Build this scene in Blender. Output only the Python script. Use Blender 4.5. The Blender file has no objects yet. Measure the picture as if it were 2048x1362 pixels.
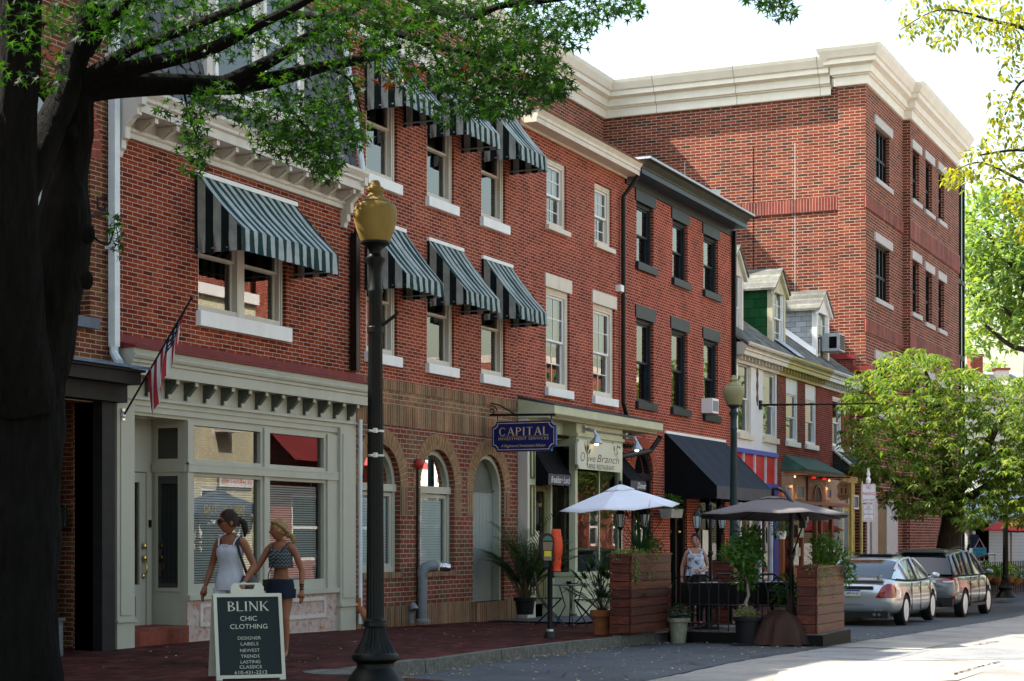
import bpy, bmesh, math, random
from mathutils import Vector, Matrix, noise
random.seed(7)
R = math.radians
# ------------------------------------------------------------------ camera, sky, sun, exposure
sc = bpy.context.scene
TH = R(24.5); FPX = 3579.0; CX = 1024.0; HY = 1075.0
CAM = Vector((0.0, -13.9, 1.6))
cam_d = bpy.data.cameras.new('camera'); cam = bpy.data.objects.new('camera', cam_d)
sc.collection.objects.link(cam); sc.camera = cam
cam.location = CAM; cam.rotation_euler = (R(90), 0, -(R(90) - TH))
cam_d.sensor_width = 36.0; cam_d.lens = 36.0 * FPX / 2048.0
cam_d.shift_y = (HY - 681.0) / 2048.0; cam_d.clip_end = 2000.0
SUN = Vector((-0.28, 0.85, 1.0)).normalized()
world = bpy.data.worlds.new('World'); sc.world = world; world.use_nodes = True
wn = world.node_tree; bg = wn.nodes['Background']
sky = wn.nodes.new('ShaderNodeTexSky'); sky.sky_type = 'NISHITA'; sky.sun_disc = False
sky.sun_elevation = math.asin(SUN.z); sky.sun_rotation = math.atan2(SUN.x, SUN.y)
sky.air_density = 1.8; sky.dust_density = 3.6; sky.ozone_density = 1.2
wn.links.new(sky.outputs[0], bg.inputs[0]); bg.inputs[1].default_value = 0.125
sun_d = bpy.data.lights.new('sun', 'SUN'); sun_d.energy = 5.0; sun_d.angle = R(0.5); sun_d.color = (1.0, 0.93, 0.82)
sun = bpy.data.objects.new('sun', sun_d); sc.collection.objects.link(sun)
sun.rotation_euler = SUN.to_track_quat('Z', 'Y').to_euler()
vs = sc.view_settings; vs.view_transform = 'Standard'; vs.look = 'None'; vs.gamma = 1.0; vs.exposure = 1.64
sc.cycles.use_denoising = True
sc.cycles.max_bounces = 7; sc.cycles.diffuse_bounces = 3; sc.cycles.glossy_bounces = 3
sc.cycles.transmission_bounces = 4; sc.cycles.transparent_max_bounces = 10
sc.cycles.caustics_reflective = False; sc.cycles.caustics_refractive = False
sc.cycles.sample_clamp_indirect = 6.0
COL = sc.collection
ST, CT = math.sin(TH), math.cos(TH)

# ------------------------------------------------------------------ measuring helpers (photo pixel -> place on a known plane)
def on_y(px, py, Y=0.0):
    u = (px - CX) / FPX; d = (Y - CAM.y) / (ST - u * CT)
    return d * (CT + u * ST), 1.6 - (py - HY) / FPX * d
def WX(px, Y=0.0): return on_y(px, 0, Y)[0]
def WZ(px, py, Y=0.0): return on_y(px, py, Y)[1]
def on_x(px, py, X):
    u = (px - CX) / FPX; d = X / (CT + u * ST)
    return d * (ST - u * CT) + CAM.y, 1.6 - (py - HY) / FPX * d
def at_d(px, py, d):
    u = (px - CX) / FPX
    return Vector((d * (CT + u * ST), d * (ST - u * CT) + CAM.y, 1.6 - (py - HY) / FPX * d))
def gz(X):                                    # the street falls away gently past the lamp
    return -0.015 * min(max(X - 22.0, 0.0), 24.0)

# ------------------------------------------------------------------ mesh builder
class MB:
    def __init__(s): s.v = []; s.f = []; s.m = []; s.mi = 0
    def add(s, vs, fs):
        o = len(s.v); s.v += [tuple(v) for v in vs]
        for f in fs: s.f.append(tuple(i + o for i in f)); s.m.append(s.mi)
        return s
    def poly(s, pts): return s.add(pts, [tuple(range(len(pts)))])
    def box(s, x0, x1, y0, y1, z0, z1):
        return s.add([(x0,y0,z0),(x1,y0,z0),(x1,y1,z0),(x0,y1,z0),(x0,y0,z1),(x1,y0,z1),(x1,y1,z1),(x0,y1,z1)],
              [(0,3,2,1),(4,5,6,7),(0,1,5,4),(1,2,6,5),(2,3,7,6),(3,0,4,7)])
    def obox(s, c, ax, hx, hy, hz):           # box about c, turned about z by ax
        ca, sa = math.cos(ax), math.sin(ax); p = []
        for z in (-hz, hz):
            for a, b in ((-hx,-hy),(hx,-hy),(hx,hy),(-hx,hy)):
                p.append((c[0] + a*ca - b*sa, c[1] + a*sa + b*ca, c[2] + z))
        return s.add(p, [(0,3,2,1),(4,5,6,7),(0,1,5,4),(1,2,6,5),(2,3,7,6),(3,0,4,7)])
    def prism(s, poly, axis, lo, hi):
        n = len(poly)
        if axis == 'y': P = lambda a, b, c: (a, c, b)
        elif axis == 'x': P = lambda a, b, c: (c, a, b)
        else: P = lambda a, b, c: (a, b, c)
        vs = [P(a, b, lo) for a, b in poly] + [P(a, b, hi) for a, b in poly]
        fs = [tuple(range(n)), tuple(range(2*n-1, n-1, -1))] + [(i, i+n, (i+1) % n + n, (i+1) % n) for i in range(n)]
        return s.add(vs, fs)
    def tube(s, pts, r, n=8, cap=True, rough=0.0):
        pts = [Vector(p) for p in pts]; k = len(pts)
        rs = r if isinstance(r, (list, tuple)) else [r] * k
        t0 = (pts[1] - pts[0]).normalized()
        up = Vector((0,0,1)) if abs(t0.z) < 0.9 else Vector((1,0,0))
        a = t0.cross(up).normalized(); vs = []
        for i, p in enumerate(pts):
            t = (pts[min(i+1, k-1)] - pts[max(i-1, 0)])
            if t.length < 1e-9: t = t0
            t.normalize(); a = (a - t * a.dot(t)).normalized(); b = t.cross(a)
            for j in range(n):
                q = 2*math.pi*j/n; e = a*math.cos(q) + b*math.sin(q); rr = rs[i]
                if rough:
                    w = p + e*rr; rr += rough*(noise.noise(Vector((w.x*15, w.y*15, w.z*2.2)))*.6 + (.5-abs(noise.noise(Vector((w.x*24+5, w.y*24, w.z*3.5)))))*.7 + noise.noise(w*2.0)*1.6)
                vs.append(p + e*rr)
        fs = [(i*n+j, i*n+(j+1) % n, (i+1)*n+(j+1) % n, (i+1)*n+j) for i in range(k-1) for j in range(n)]
        if cap: fs += [tuple(range(n-1, -1, -1)), tuple((k-1)*n+j for j in range(n))]
        return s.add(vs, fs)
    def lathe(s, c, prof, n=24, flute=0, fd=0.0, fz=(0, 0)):
        vs = []; k = len(prof)
        for r, z in prof:
            for j in range(n):
                rr = r
                if flute and fz[0] <= z <= fz[1]: rr = r * (1 - fd * (0.5 - 0.5*math.cos(2*math.pi*j*flute/n)))
                q = 2*math.pi*j/n; vs.append((c[0] + rr*math.cos(q), c[1] + rr*math.sin(q), c[2] + z))
        fs = [(i*n+j, i*n+(j+1) % n, (i+1)*n+(j+1) % n, (i+1)*n+j) for i in range(k-1) for j in range(n)]
        if prof[0][0] > 1e-4: fs.append(tuple(range(n-1, -1, -1)))
        if prof[-1][0] > 1e-4: fs.append(tuple((k-1)*n+j for j in range(n)))
        return s.add(vs, fs)
    def ball(s, c, rx, ry, rz, n=16, m=10):
        vs = []; 
        for i in range(m+1):
            t = math.pi*i/m
            for j in range(n):
                q = 2*math.pi*j/n
                vs.append((c[0]+rx*math.sin(t)*math.cos(q), c[1]+ry*math.sin(t)*math.sin(q), c[2]-rz*math.cos(t)))
        return s.add(vs, [(i*n+j, i*n+(j+1) % n, (i+1)*n+(j+1) % n, (i+1)*n+j) for i in range(m) for j in range(n)])
    def frame(s, x0, x1, z0, z1, w, y0, y1, wb=None):     # picture frame facing -Y
        wb = w if wb is None else wb
        s.box(x0, x0+w, y0, y1, z0, z1); s.box(x1-w, x1, y0, y1, z0, z1)
        s.box(x0+w, x1-w, y0, y1, z1-w, z1); s.box(x0+w, x1-w, y0, y1, z0, z0+wb); return s
    def xform(s, M): s.v = [tuple(M @ Vector(v)) for v in s.v]; return s
    def build(s, name, mats, parent=None, smooth=False, local=False):
        me = bpy.data.meshes.new(name); me.from_pydata(s.v, [], s.f)
        mats = mats if isinstance(mats, (list, tuple)) else [mats]
        for m in mats: me.materials.append(m)
        me.polygons.foreach_set('material_index', s.m)
        if smooth:
            me.polygons.foreach_set('use_smooth', [True]*len(s.f))
        me.update(); o = bpy.data.objects.new(name, me); COL.objects.link(o)
        if smooth and smooth is not True:
            try: me.set_sharp_from_angle(angle=R(smooth))
            except Exception: pass
        if parent is not None:
            o.parent = parent
            if not local: o.matrix_parent_inverse = chain(parent).inverted()
        return o
def chain(o):
    M = o.matrix_basis.copy()
    if o.parent is not None: M = chain(o.parent) @ o.matrix_parent_inverse @ M
    return M
def tag(o, label=None, cat=None, group=None, kind=None):
    if label: o['label'] = label
    if cat: o['category'] = cat
    if group: o['group'] = group
    if kind: o['kind'] = kind
    return o
def thing(name, label, cat, loc=(0,0,0), rz=0.0, group=None):
    o = bpy.data.objects.new(name, None); COL.objects.link(o); o.empty_display_size = 0.2
    o.location = loc; o.rotation_euler = (0, 0, rz)
    return tag(o, label, cat, group)
def kids(o): return [c for c in bpy.data.objects if c.parent == o]
def copy_tree(o, loc=None, rz=None, label=None, parent=None):
    c = o.copy(); COL.objects.link(c)
    if parent is not None: c.parent = parent
    if loc is not None: c.location = loc
    if rz is not None: c.rotation_euler = (0, 0, rz)
    if label: c['label'] = label
    for k in kids(o): copy_tree(k, parent=c)
    return c
def struct(name, mb, m, **kw): return tag(mb.build(name, m, **kw), kind='structure')

# text as real thin letters, in the x-z plane facing -Y (x right, z up), centred on 0,0
def text_mb(mb, body, h, M, width=None, shear=0.0, depth=0.004, bold=0.0, space=1.0, align='CENTER'):
    cu = bpy.data.curves.new('t', 'FONT'); cu.body = body; cu.size = 1.0; cu.align_x = align; cu.align_y = 'CENTER'
    cu.shear = shear; cu.offset = bold; cu.space_character = space; cu.resolution_u = 3
    o = bpy.data.objects.new('t', cu); COL.objects.link(o)
    dg = bpy.context.evaluated_depsgraph_get(); dg.update(); me = bpy.data.meshes.new_from_object(o.evaluated_get(dg))
    vs = [v.co.copy() for v in me.vertices]; fs = [tuple(p.vertices) for p in me.polygons]
    bpy.data.objects.remove(o); bpy.data.curves.remove(cu); bpy.data.meshes.remove(me)
    if not vs: return mb
    xs = [v.x for v in vs]; s = h / 0.72; sx = s
    if width: sx = width / max(1e-6, max(xs) - min(xs))
    cx = (max(xs) + min(xs)) / 2 if align == 'CENTER' else min(xs)
    ys = [v.y for v in vs]; cy = (max(ys) + min(ys)) / 2
    mb.add([M @ Vector(((v.x-cx)*sx, -depth, (v.y-cy)*s)) for v in vs], fs); return mb

# serif capitals drawn as thick and thin strokes
GLY = {'B': (.72, [('v',.14,0,1),('bowl',.14,.52,1,.56),('bowl',.14,0,.52,.66)], [(.14,0),(.14,1)]),
 'L': (.66, [('v',.14,0,1),('h',.14,.66,.03)], [(.14,0),(.14,1)]), 'I': (.34, [('v',.17,0,1)], [(.17,0),(.17,1)]),
 'N': (.92, [('t',.12,0,.12,1),('d',.10,1,.80,0),('t',.80,0,.80,1)], [(.12,0),(.08,1),(.80,1)]),
 'K': (.84, [('v',.14,0,1),('t',.18,.42,.72,1),('d',.32,.56,.78,0)], [(.14,0),(.14,1),(.72,1),(.78,0)]),
 'C': (.84, [('arc',.46,.5,.40,.5,40,320)], []), 'A': (.86, [('t',.12,0,.43,1),('d',.43,1,.76,0),('h',.25,.62,.36)], [(.12,0),(.76,0)]),
 'P': (.66, [('v',.14,0,1),('bowl',.14,.44,1,.58)], [(.14,0),(.14,1)]), 'T': (.76, [('v',.38,0,1),('h',.04,.72,.97)], [(.38,0)])}
def serif_text(mb, txt, h, width, M, depth=.004):
    W = sum(GLY[c][0] for c in txt) + .1*(len(txt)-1); sx = width/W; x = -width/2; y_ = -depth
    P = lambda a, b: M @ Vector((x+a*sx, y_, (b-.5)*h))
    def stroke(a0, b0, a1, b1, w): mb.poly([P(a0-w/2,b0), P(a0+w/2,b0), P(a1+w/2,b1), P(a1-w/2,b1)])
    for c in txt:
        wd, st, se = GLY[c]
        for s in st:
            if s[0] == 'v': stroke(s[1], s[2], s[1], s[3], .15)
            elif s[0] == 't': stroke(*s[1:5], .07)
            elif s[0] == 'd': stroke(*s[1:5], .17)
            elif s[0] == 'h': mb.poly([P(s[1],s[3]-.03),P(s[2],s[3]-.03),P(s[2],s[3]+.03),P(s[1],s[3]+.03)])
            else:
                if s[0] == 'bowl': cx, cy, rx, ry, a0, a1 = s[1]+.05, (s[2]+s[3])/2, s[4]-.12, (s[3]-s[2])/2, -90, 90
                else: cx, cy, rx, ry, a0, a1 = s[1:7]
                k = 14
                for i in range(k):
                    q = [R(a0+(a1-a0)*(i+j)/k) for j in (0,1)]; t = [.05+.11*abs(math.cos(v)) for v in q]
                    mb.poly([P(cx+rx*math.cos(q[0]),cy+ry*math.sin(q[0])),P(cx+rx*math.cos(q[1]),cy+ry*math.sin(q[1])),P(cx+(rx-t[1])*math.cos(q[1]),cy+(ry-.055)*math.sin(q[1])),P(cx+(rx-t[0])*math.cos(q[0]),cy+(ry-.055)*math.sin(q[0]))])
        for a, b in se: mb.poly([P(a-.14,b-.018 if b else 0),P(a+.14,b-.018 if b else 0),P(a+.14,b if b else .018),P(a-.14,b if b else .018)])
        x += (wd+.1)*sx
    return mb

# ------------------------------------------------------------------ materials
def new_mat(name):
    m = bpy.data.materials.new(name); m.use_nodes = True; nt = m.node_tree
    return m, nt, nt.nodes['Principled BSDF']
def N(nt, t, **kw):
    n = nt.nodes.new(t)
    for k, v in kw.items(): setattr(n, k, v)
    return n
def mixc(nt, fac, a, b, mode='MIX'):
    n = N(nt, 'ShaderNodeMix', data_type='RGBA', blend_type=mode)
    for sock, v in ((n.inputs[0], fac), (n.inputs[6], a), (n.inputs[7], b)):
        if hasattr(v, 'links'): nt.links.new(v, sock)
        else: sock.default_value = v if not isinstance(v, tuple) else (v if len(v) == 4 else v + (1,))
    return n.outputs[2]
def noise_n(nt, scale, detail=4, rough=0.6, vec=None, dim='3D'):
    n = N(nt, 'ShaderNodeTexNoise'); n.inputs['Scale'].default_value = scale; n.inputs['Detail'].default_value = detail
    n.inputs['Roughness'].default_value = rough
    if vec is None: vec = N(nt, 'ShaderNodeTexCoord').outputs['Object']
    nt.links.new(vec, n.inputs['Vector']); return n.outputs[0]
def ramp(nt, val, stops):
    n = N(nt, 'ShaderNodeValToRGB'); e = n.color_ramp.elements
    while len(e) < len(stops): e.new(0.5)
    for i, (p, c) in enumerate(stops):
        e[i].position = p; e[i].color = c if len(c) == 4 else tuple(c) + (1,)
    nt.links.new(val, n.inputs[0]); return n.outputs[0]
def bump(nt, h, strength, dist, bsdf):
    b = N(nt, 'ShaderNodeBump'); b.inputs['Strength'].default_value = strength; b.inputs['Distance'].default_value = dist
    nt.links.new(h, b.inputs['Height']); nt.links.new(b.outputs[0], bsdf.inputs['Normal']); return b
def pm(name, col, rough=0.6, var=0.25, scale=3.0, bmp=0.0, bscale=40.0, metal=0.0, dirt=None, spec=0.2, coat=0.0, streak=False):
    m, nt, b = new_mat(name); b.inputs['Roughness'].default_value = rough; b.inputs['Metallic'].default_value = metal
    b.inputs['Specular IOR Level'].default_value = spec; b.inputs['Coat Weight'].default_value = coat
    b.inputs['Coat Roughness'].default_value = 0.03
    vec = None
    if streak:
        tc = N(nt, 'ShaderNodeTexCoord'); mp = N(nt, 'ShaderNodeMapping'); mp.inputs['Scale'].default_value = (1, 1, 0.12)
        nt.links.new(tc.outputs['Object'], mp.inputs['Vector']); vec = mp.outputs[0]
    n = noise_n(nt, scale, 6, 0.65, vec); lo = tuple(c*(1-var) for c in col); hi = tuple(min(1, c*(1+var)) for c in col)
    c = ramp(nt, n, [(0.3, lo), (0.7, hi)])
    if dirt:
        n2 = noise_n(nt, scale*2.7, 8, 0.75, vec); f = ramp(nt, n2, [(dirt[1], (0,0,0)), (dirt[1]+0.12, (1,1,1))])
        c = mixc(nt, f, c, tuple(dirt[0]))
    nt.links.new(c, b.inputs['Base Color'])
    if bmp: bump(nt, noise_n(nt, bscale, 5, 0.7), bmp, 0.01, b)
    return m

def brick(name, stops, mortar, bw=0.215, bh=0.077, ms=0.009, wear=0.35, wearcol=None, off=0.5, z0=0.0, x0=0.0, rough=0.85, warp=0.006, flem=False, floor=False, stain=0.35):
    m, nt, b = new_mat(name); L = nt.links.new
    tc = N(nt, 'ShaderNodeTexCoord'); sp = N(nt, 'ShaderNodeSeparateXYZ'); L(tc.outputs['Object'], sp.inputs[0])
    if floor: ua, ub = sp.outputs[0], sp.outputs[1]
    else:
        ge = N(nt, 'ShaderNodeNewGeometry'); sn = N(nt, 'ShaderNodeSeparateXYZ'); L(ge.outputs['True Normal'], sn.inputs[0])
        ab = N(nt, 'ShaderNodeMath', operation='ABSOLUTE'); L(sn.outputs[0], ab.inputs[0])
        gt = N(nt, 'ShaderNodeMath', operation='GREATER_THAN'); gt.inputs[1].default_value = 0.7; L(ab.outputs[0], gt.inputs[0])
        mx = N(nt, 'ShaderNodeMix', data_type='FLOAT'); L(gt.outputs[0], mx.inputs[0]); L(sp.outputs[0], mx.inputs[2]); L(sp.outputs[1], mx.inputs[3])
        ua, ub = mx.outputs[0], sp.outputs[2]
    cb = N(nt, 'ShaderNodeCombineXYZ'); L(ua, cb.inputs[0]); L(ub, cb.inputs[1])
    ad = N(nt, 'ShaderNodeVectorMath', operation='ADD'); L(cb.outputs[0], ad.inputs[0]); ad.inputs[1].default_value = (-x0, -z0, 0)
    nz = N(nt, 'ShaderNodeTexNoise'); nz.inputs['Scale'].default_value = 3.0; nz.inputs['Detail'].default_value = 3; L(tc.outputs['Object'], nz.inputs['Vector'])
    sc_ = N(nt, 'ShaderNodeVectorMath', operation='SCALE'); sc_.inputs['Scale'].default_value = warp*2; L(nz.outputs['Color'], sc_.inputs[0])
    ad2 = N(nt, 'ShaderNodeVectorMath', operation='ADD'); L(ad.outputs[0], ad2.inputs[0]); L(sc_.outputs[0], ad2.inputs[1])
    bt = N(nt, 'ShaderNodeTexBrick'); bt.offset = off; bt.offset_frequency = 2
    if flem: bt.squash = 0.5; bt.squash_frequency = 4
    L(ad2.outputs[0], bt.inputs['Vector'])
    for k, v in (('Color1', (0,0,0,1)), ('Color2', (1,1,1,1)), ('Mortar', (0.5,0.5,0.5,1)), ('Scale', 1.0), ('Mortar Size', ms), ('Mortar Smooth', 0.15), ('Bias', 0.0), ('Brick Width', bw), ('Row Height', bh)):
        bt.inputs[k].default_value = v*.6 if k == 'Mortar Size' else v
    n1 = noise_n(nt, 1.1, 6, 0.7, tc.outputs['Object']); n2 = noise_n(nt, 14.0, 5, 0.7, tc.outputs['Object'])
    c = ramp(nt, bt.outputs['Color'], stops)
    c = mixc(nt, 0.55, c, ramp(nt, n2, [(0.25, (0.55,0.55,0.55)), (0.75, (1.35,1.35,1.35))]), 'MULTIPLY')
    c = mixc(nt, 1.0, c, ramp(nt, n1, [(0.3, (1-stain,)*3), (0.65, (1+stain*0.4,)*3)]), 'MULTIPLY')
    n3 = noise_n(nt, 2.3, 9, 0.78, tc.outputs['Object'])
    mp = N(nt, 'ShaderNodeMapping'); mp.inputs['Scale'].default_value = (1.7, 1.7, 0.16); L(tc.outputs['Object'], mp.inputs[0])
    c = mixc(nt, 1.0, c, ramp(nt, noise_n(nt, 1.0, 6, 0.7, mp.outputs[0]), [(0.32, (1-stain*.9,)*3), (0.6, (1.04,)*3)]), 'MULTIPLY')
    wf = ramp(nt, n3, [(0.56, (0,0,0)), (0.76, (wear,)*3)])
    mort = mixc(nt, ramp(nt, n1, [(0.35, (0.0,)*3), (0.7, (1,)*3)]), tuple(x*0.72 for x in mortar), tuple(mortar))
    c = mixc(nt, wf, c, tuple(wearcol or mortar))
    c = mixc(nt, bt.outputs['Fac'], c, mort); L(c, b.inputs['Base Color']); b.inputs['Roughness'].default_value = rough
    b.inputs['Specular IOR Level'].default_value = 0.06
    inv = N(nt, 'ShaderNodeMath', operation='SUBTRACT'); inv.inputs[0].default_value = 1.0; L(bt.outputs['Fac'], inv.inputs[1])
    h = N(nt, 'ShaderNodeMath', operation='MULTIPLY_ADD'); L(n2, h.inputs[0]); h.inputs[1].default_value = 0.5; L(inv.outputs[0], h.inputs[2])
    bump(nt, h.outputs[0], 0.6, 0.006, b); return m
def glass(name, ior=1.75, tint=(0.85,0.9,0.9), wav=0.02):
    m, nt, b = new_mat(name); nt.nodes.remove(b); out = nt.nodes['Material Output']; L = nt.links.new
    fr = N(nt, 'ShaderNodeFresnel'); fr.inputs[0].default_value = ior
    tr = N(nt, 'ShaderNodeBsdfTransparent'); tr.inputs[0].default_value = tint + (1,)
    gl = N(nt, 'ShaderNodeBsdfGlossy'); gl.inputs['Roughness'].default_value = 0.0; gl.inputs['Color'].default_value = (1,1,1,1)
    bm = N(nt, 'ShaderNodeBump'); bm.inputs['Strength'].default_value = wav; bm.inputs['Distance'].default_value = 0.02
    L(noise_n(nt, 1.6, 2, 0.5), bm.inputs['Height']); L(bm.outputs[0], gl.inputs['Normal'])
    mx = N(nt, 'ShaderNodeMixShader'); L(fr.outputs[0], mx.inputs[0]); L(tr.outputs[0], mx.inputs[1]); L(gl.outputs[0], mx.inputs[2])
    L(mx.outputs[0], out.inputs[0]); return m
def leafmat(name, c1, c2, c3, trans=0.5, rough=0.45):
    m, nt, b = new_mat(name); L = nt.links.new; out = nt.nodes['Material Output']
    ge = N(nt, 'ShaderNodeNewGeometry'); c = ramp(nt, ge.outputs['Random Per Island'], [(0.0, c1), (0.55, c2), (1.0, c3)])
    L(c, b.inputs['Base Color']); b.inputs['Roughness'].default_value = rough; b.inputs['Specular IOR Level'].default_value = 0.15
    tl = N(nt, 'ShaderNodeBsdfTranslucent'); L(mixc(nt, 1.0, c, (2.3, 2.0, 0.5), 'MULTIPLY'), tl.inputs[0])
    mx = N(nt, 'ShaderNodeMixShader'); mx.inputs[0].default_value = trans
    L(b.outputs[0], mx.inputs[1]); L(tl.outputs[0], mx.inputs[2]); L(mx.outputs[0], out.inputs[0]); return m
def emis(name, col, s):
    m, nt, b = new_mat(name); b.inputs['Base Color'].default_value = col + (1,)
    b.inputs['Emission Color'].default_value = col + (1,); b.inputs['Emission Strength'].default_value = s; return m
def stripes(name, c1, c2, per, axis=0, x0=0.0, duty=0.5, var=0.2, rough=0.9, trans=0.0):
    m, nt, b = new_mat(name); L = nt.links.new
    tc = N(nt, 'ShaderNodeTexCoord'); sp = N(nt, 'ShaderNodeSeparateXYZ'); L(tc.outputs['Object'], sp.inputs[0])
    a = N(nt, 'ShaderNodeMath', operation='MULTIPLY_ADD'); L(sp.outputs[axis], a.inputs[0]); a.inputs[1].default_value = 1/per; a.inputs[2].default_value = -x0/per + 100
    f = N(nt, 'ShaderNodeMath', operation='FRACT'); L(a.outputs[0], f.inputs[0])
    g = N(nt, 'ShaderNodeMath', operation='GREATER_THAN'); L(f.outputs[0], g.inputs[0]); g.inputs[1].default_value = duty
    c = mixc(nt, g.outputs[0], c1, c2); n = noise_n(nt, 5, 6, 0.7)
    c = mixc(nt, 1.0, c, ramp(nt, n, [(0.3, (1-var,)*3), (0.7, (1+var*0.3,)*3)]), 'MULTIPLY')
    L(c, b.inputs['Base Color']); b.inputs['Roughness'].default_value = rough; b.inputs['Specular IOR Level'].default_value = 0.2
    if trans:
        tl = N(nt, 'ShaderNodeBsdfTranslucent'); L(c, tl.inputs[0]); mx = N(nt, 'ShaderNodeMixShader'); mx.inputs[0].default_value = trans
        L(b.outputs[0], mx.inputs[1]); L(tl.outputs[0], mx.inputs[2]); L(mx.outputs[0], nt.nodes['Material Output'].inputs[0])
    return m
RED = [(0.0, (0.12,0.019,0.008)), (0.3, (0.20,0.029,0.011)), (0.6, (0.26,0.040,0.015)), (0.85, (0.30,0.054,0.019)), (1.0, (0.185,0.037,0.018))]
M = {}
M['brick2'] = brick('brick_red_deep', RED, (0.50,0.38,0.31), bh=0.0595, wear=0.35, wearcol=(0.36,0.17,0.12))
M['brick3'] = brick('brick_red_chalky', [(0.0,(0.18,0.029,0.013)),(0.4,(0.28,0.046,0.020)),(0.75,(0.34,0.068,0.031)),(1.0,(0.26,0.053,0.026))], (0.54,0.39,0.32), bh=0.058, bw=0.2, wear=0.6, wearcol=(0.5,0.3,0.26), z0=0.02)
M['brick3low'] = brick('brick_mixed_tan', [(0.0,(0.15,0.08,0.04)),(0.22,(0.21,0.11,0.055)),(0.3,(0.21,0.055,0.031)),(0.7,(0.255,0.068,0.04)),(1.0,(0.205,0.052,0.033))], (0.46,0.40,0.34), bh=0.079, bw=0.22, wear=0.15)
M['brick4'] = brick('brick_red_bright', [(0.0,(0.19,0.028,0.014)),(0.4,(0.32,0.047,0.022)),(0.8,(0.39,0.066,0.03)),(1.0,(0.29,0.056,0.032))], (0.55,0.40,0.33), bw=0.2, bh=0.06, wear=0.35, wearcol=(0.5,0.28,0.22), x0=0.07)
M['brick5'] = brick('brick_red_lined', [(0.0,(0.17,0.022,0.011)),(0.4,(0.32,0.036,0.016)),(0.8,(0.39,0.05,0.022)),(1.0,(0.27,0.042,0.022))], (0.58,0.42,0.34), bw=0.16, bh=0.064, wear=0.12, x0=0.04)
M['brick1'] = brick('brick_brown', [(0.0,(0.12,0.035,0.02)),(0.5,(0.21,0.055,0.03)),(1.0,(0.20,0.10,0.04))], (0.48,0.38,0.26), bh=0.0597, wear=0.3, wearcol=(0.26,0.16,0.07))
M['brick7'] = brick('brick_maroon', [(0.0,(0.15,0.025,0.018)),(0.5,(0.25,0.035,0.022)),(1.0,(0.28,0.05,0.03))], (0.36,0.24,0.2), bh=0.062, wear=0.15)
M['brick9'] = brick('brick_large_new', [(0.0,(0.075,0.036,0.026)),(0.09,(0.10,0.04,0.028)),(0.13,(0.14,0.034,0.019)),(0.4,(0.19,0.041,0.022)),(0.75,(0.235,0.053,0.027)),(1.0,(0.285,0.068,0.033))], (0.50,0.42,0.34), bw=0.36, bh=0.101, ms=0.017, wear=0.0, warp=0.001, stain=0.2)
M['soldier9'] = brick('brick_soldier_new', [(0.0,(0.15,0.05,0.04)),(0.5,(0.27,0.06,0.045)),(1.0,(0.34,0.085,0.055))], (0.5,0.42,0.38), bw=0.101, bh=5.0, ms=0.013, wear=0, off=0.0, z0=-2.0)
M['tansoldier'] = brick('brick_soldier_tan', [(0.0,(0.15,0.08,0.035)),(0.4,(0.25,0.14,0.07)),(0.7,(0.31,0.18,0.095)),(1.0,(0.27,0.095,0.05))], (0.45,0.38,0.31), bw=0.078, bh=5.0, ms=0.008, wear=0.1, off=0.0, z0=-2.0)
M['tanbrick'] = brick('brick_tan', [(0.0,(0.17,0.09,0.045)),(0.5,(0.27,0.15,0.075)),(1.0,(0.29,0.105,0.055))], (0.45,0.38,0.31), bh=0.079, bw=0.22, wear=0.1)
M['mortar'] = pm('mortar', (0.42,0.35,0.29), 0.9)
M['tanvous'] = pm('voussoir_tan', (0.25,0.14,0.07), 0.85, 0.35, 9)
M['redvous'] = pm('voussoir_red', (0.27,0.06,0.035), 0.85, 0.3, 9)
M['paving'] = brick('paving_brick', [(0.0,(0.04,0.011,0.009)),(0.5,(0.085,0.021,0.017)),(1.0,(0.125,0.034,0.025))], (0.03,0.018,0.016), bw=0.21, bh=0.105, ms=0.008, stain=.55, wear=0.3, wearcol=(0.16,0.09,0.08), floor=True, rough=0.7)
M['white'] = pm('white_paint', (0.80,0.78,0.76), 0.5, 0.06, 4, dirt=((0.5,0.46,0.40), 0.64), streak=True)
M['cream'] = pm('cream_paint', (0.66,0.58,0.48), 0.55, 0.08, 3, dirt=((0.38,0.30,0.21), 0.6), streak=True)
M['offwhite'] = pm('off_white_paint', (0.60,0.55,0.48), 0.55, 0.1, 4, dirt=((0.36,0.3,0.23), 0.6), streak=True)
M['cast'] = pm('cast_stone_cream', (0.80,0.77,0.67), 0.7, 0.05, 2, dirt=((0.6,0.56,0.47), 0.62), streak=True)
M['limestone'] = pm('pale_limestone', (0.52,0.50,0.47), 0.8, 0.08, 5)
M['grey'] = pm('grey_green_paint', (0.415,0.395,0.32), 0.55, 0.08, 2.5, dirt=((0.27,0.26,0.22), 0.62), streak=True)
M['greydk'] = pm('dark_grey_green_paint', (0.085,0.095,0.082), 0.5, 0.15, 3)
M['redflash'] = pm('red_flashing', (0.17,0.022,0.022), 0.6, 0.2, 4, dirt=((0.1,0.03,0.03), 0.6))
M['sage'] = pm('sage_paint', (0.50,0.50,0.34), 0.55, 0.1, 3, dirt=((0.28,0.26,0.14), 0.62))
M['olive'] = pm('olive_paint', (0.14,0.125,0.055), 0.5, 0.15, 3)
M['navytrim'] = pm('blue_black_trim', (0.012,0.02,0.025), 0.5, 0.25, 4, spec=0.3)
M['navyfascia'] = pm('slate_blue_fascia', (0.035,0.06,0.08), 0.45, 0.2, 4)
M['blacktrim'] = pm('black_trim', (0.005,0.005,0.0055), 0.5, 0.3, 4, spec=0.25)
M['darkwood'] = pm('dark_wood', (0.012,0.01,0.01), 0.65, 0.4, 5, dirt=((0.05,0.047,0.045), 0.66), spec=0.25)
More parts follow.
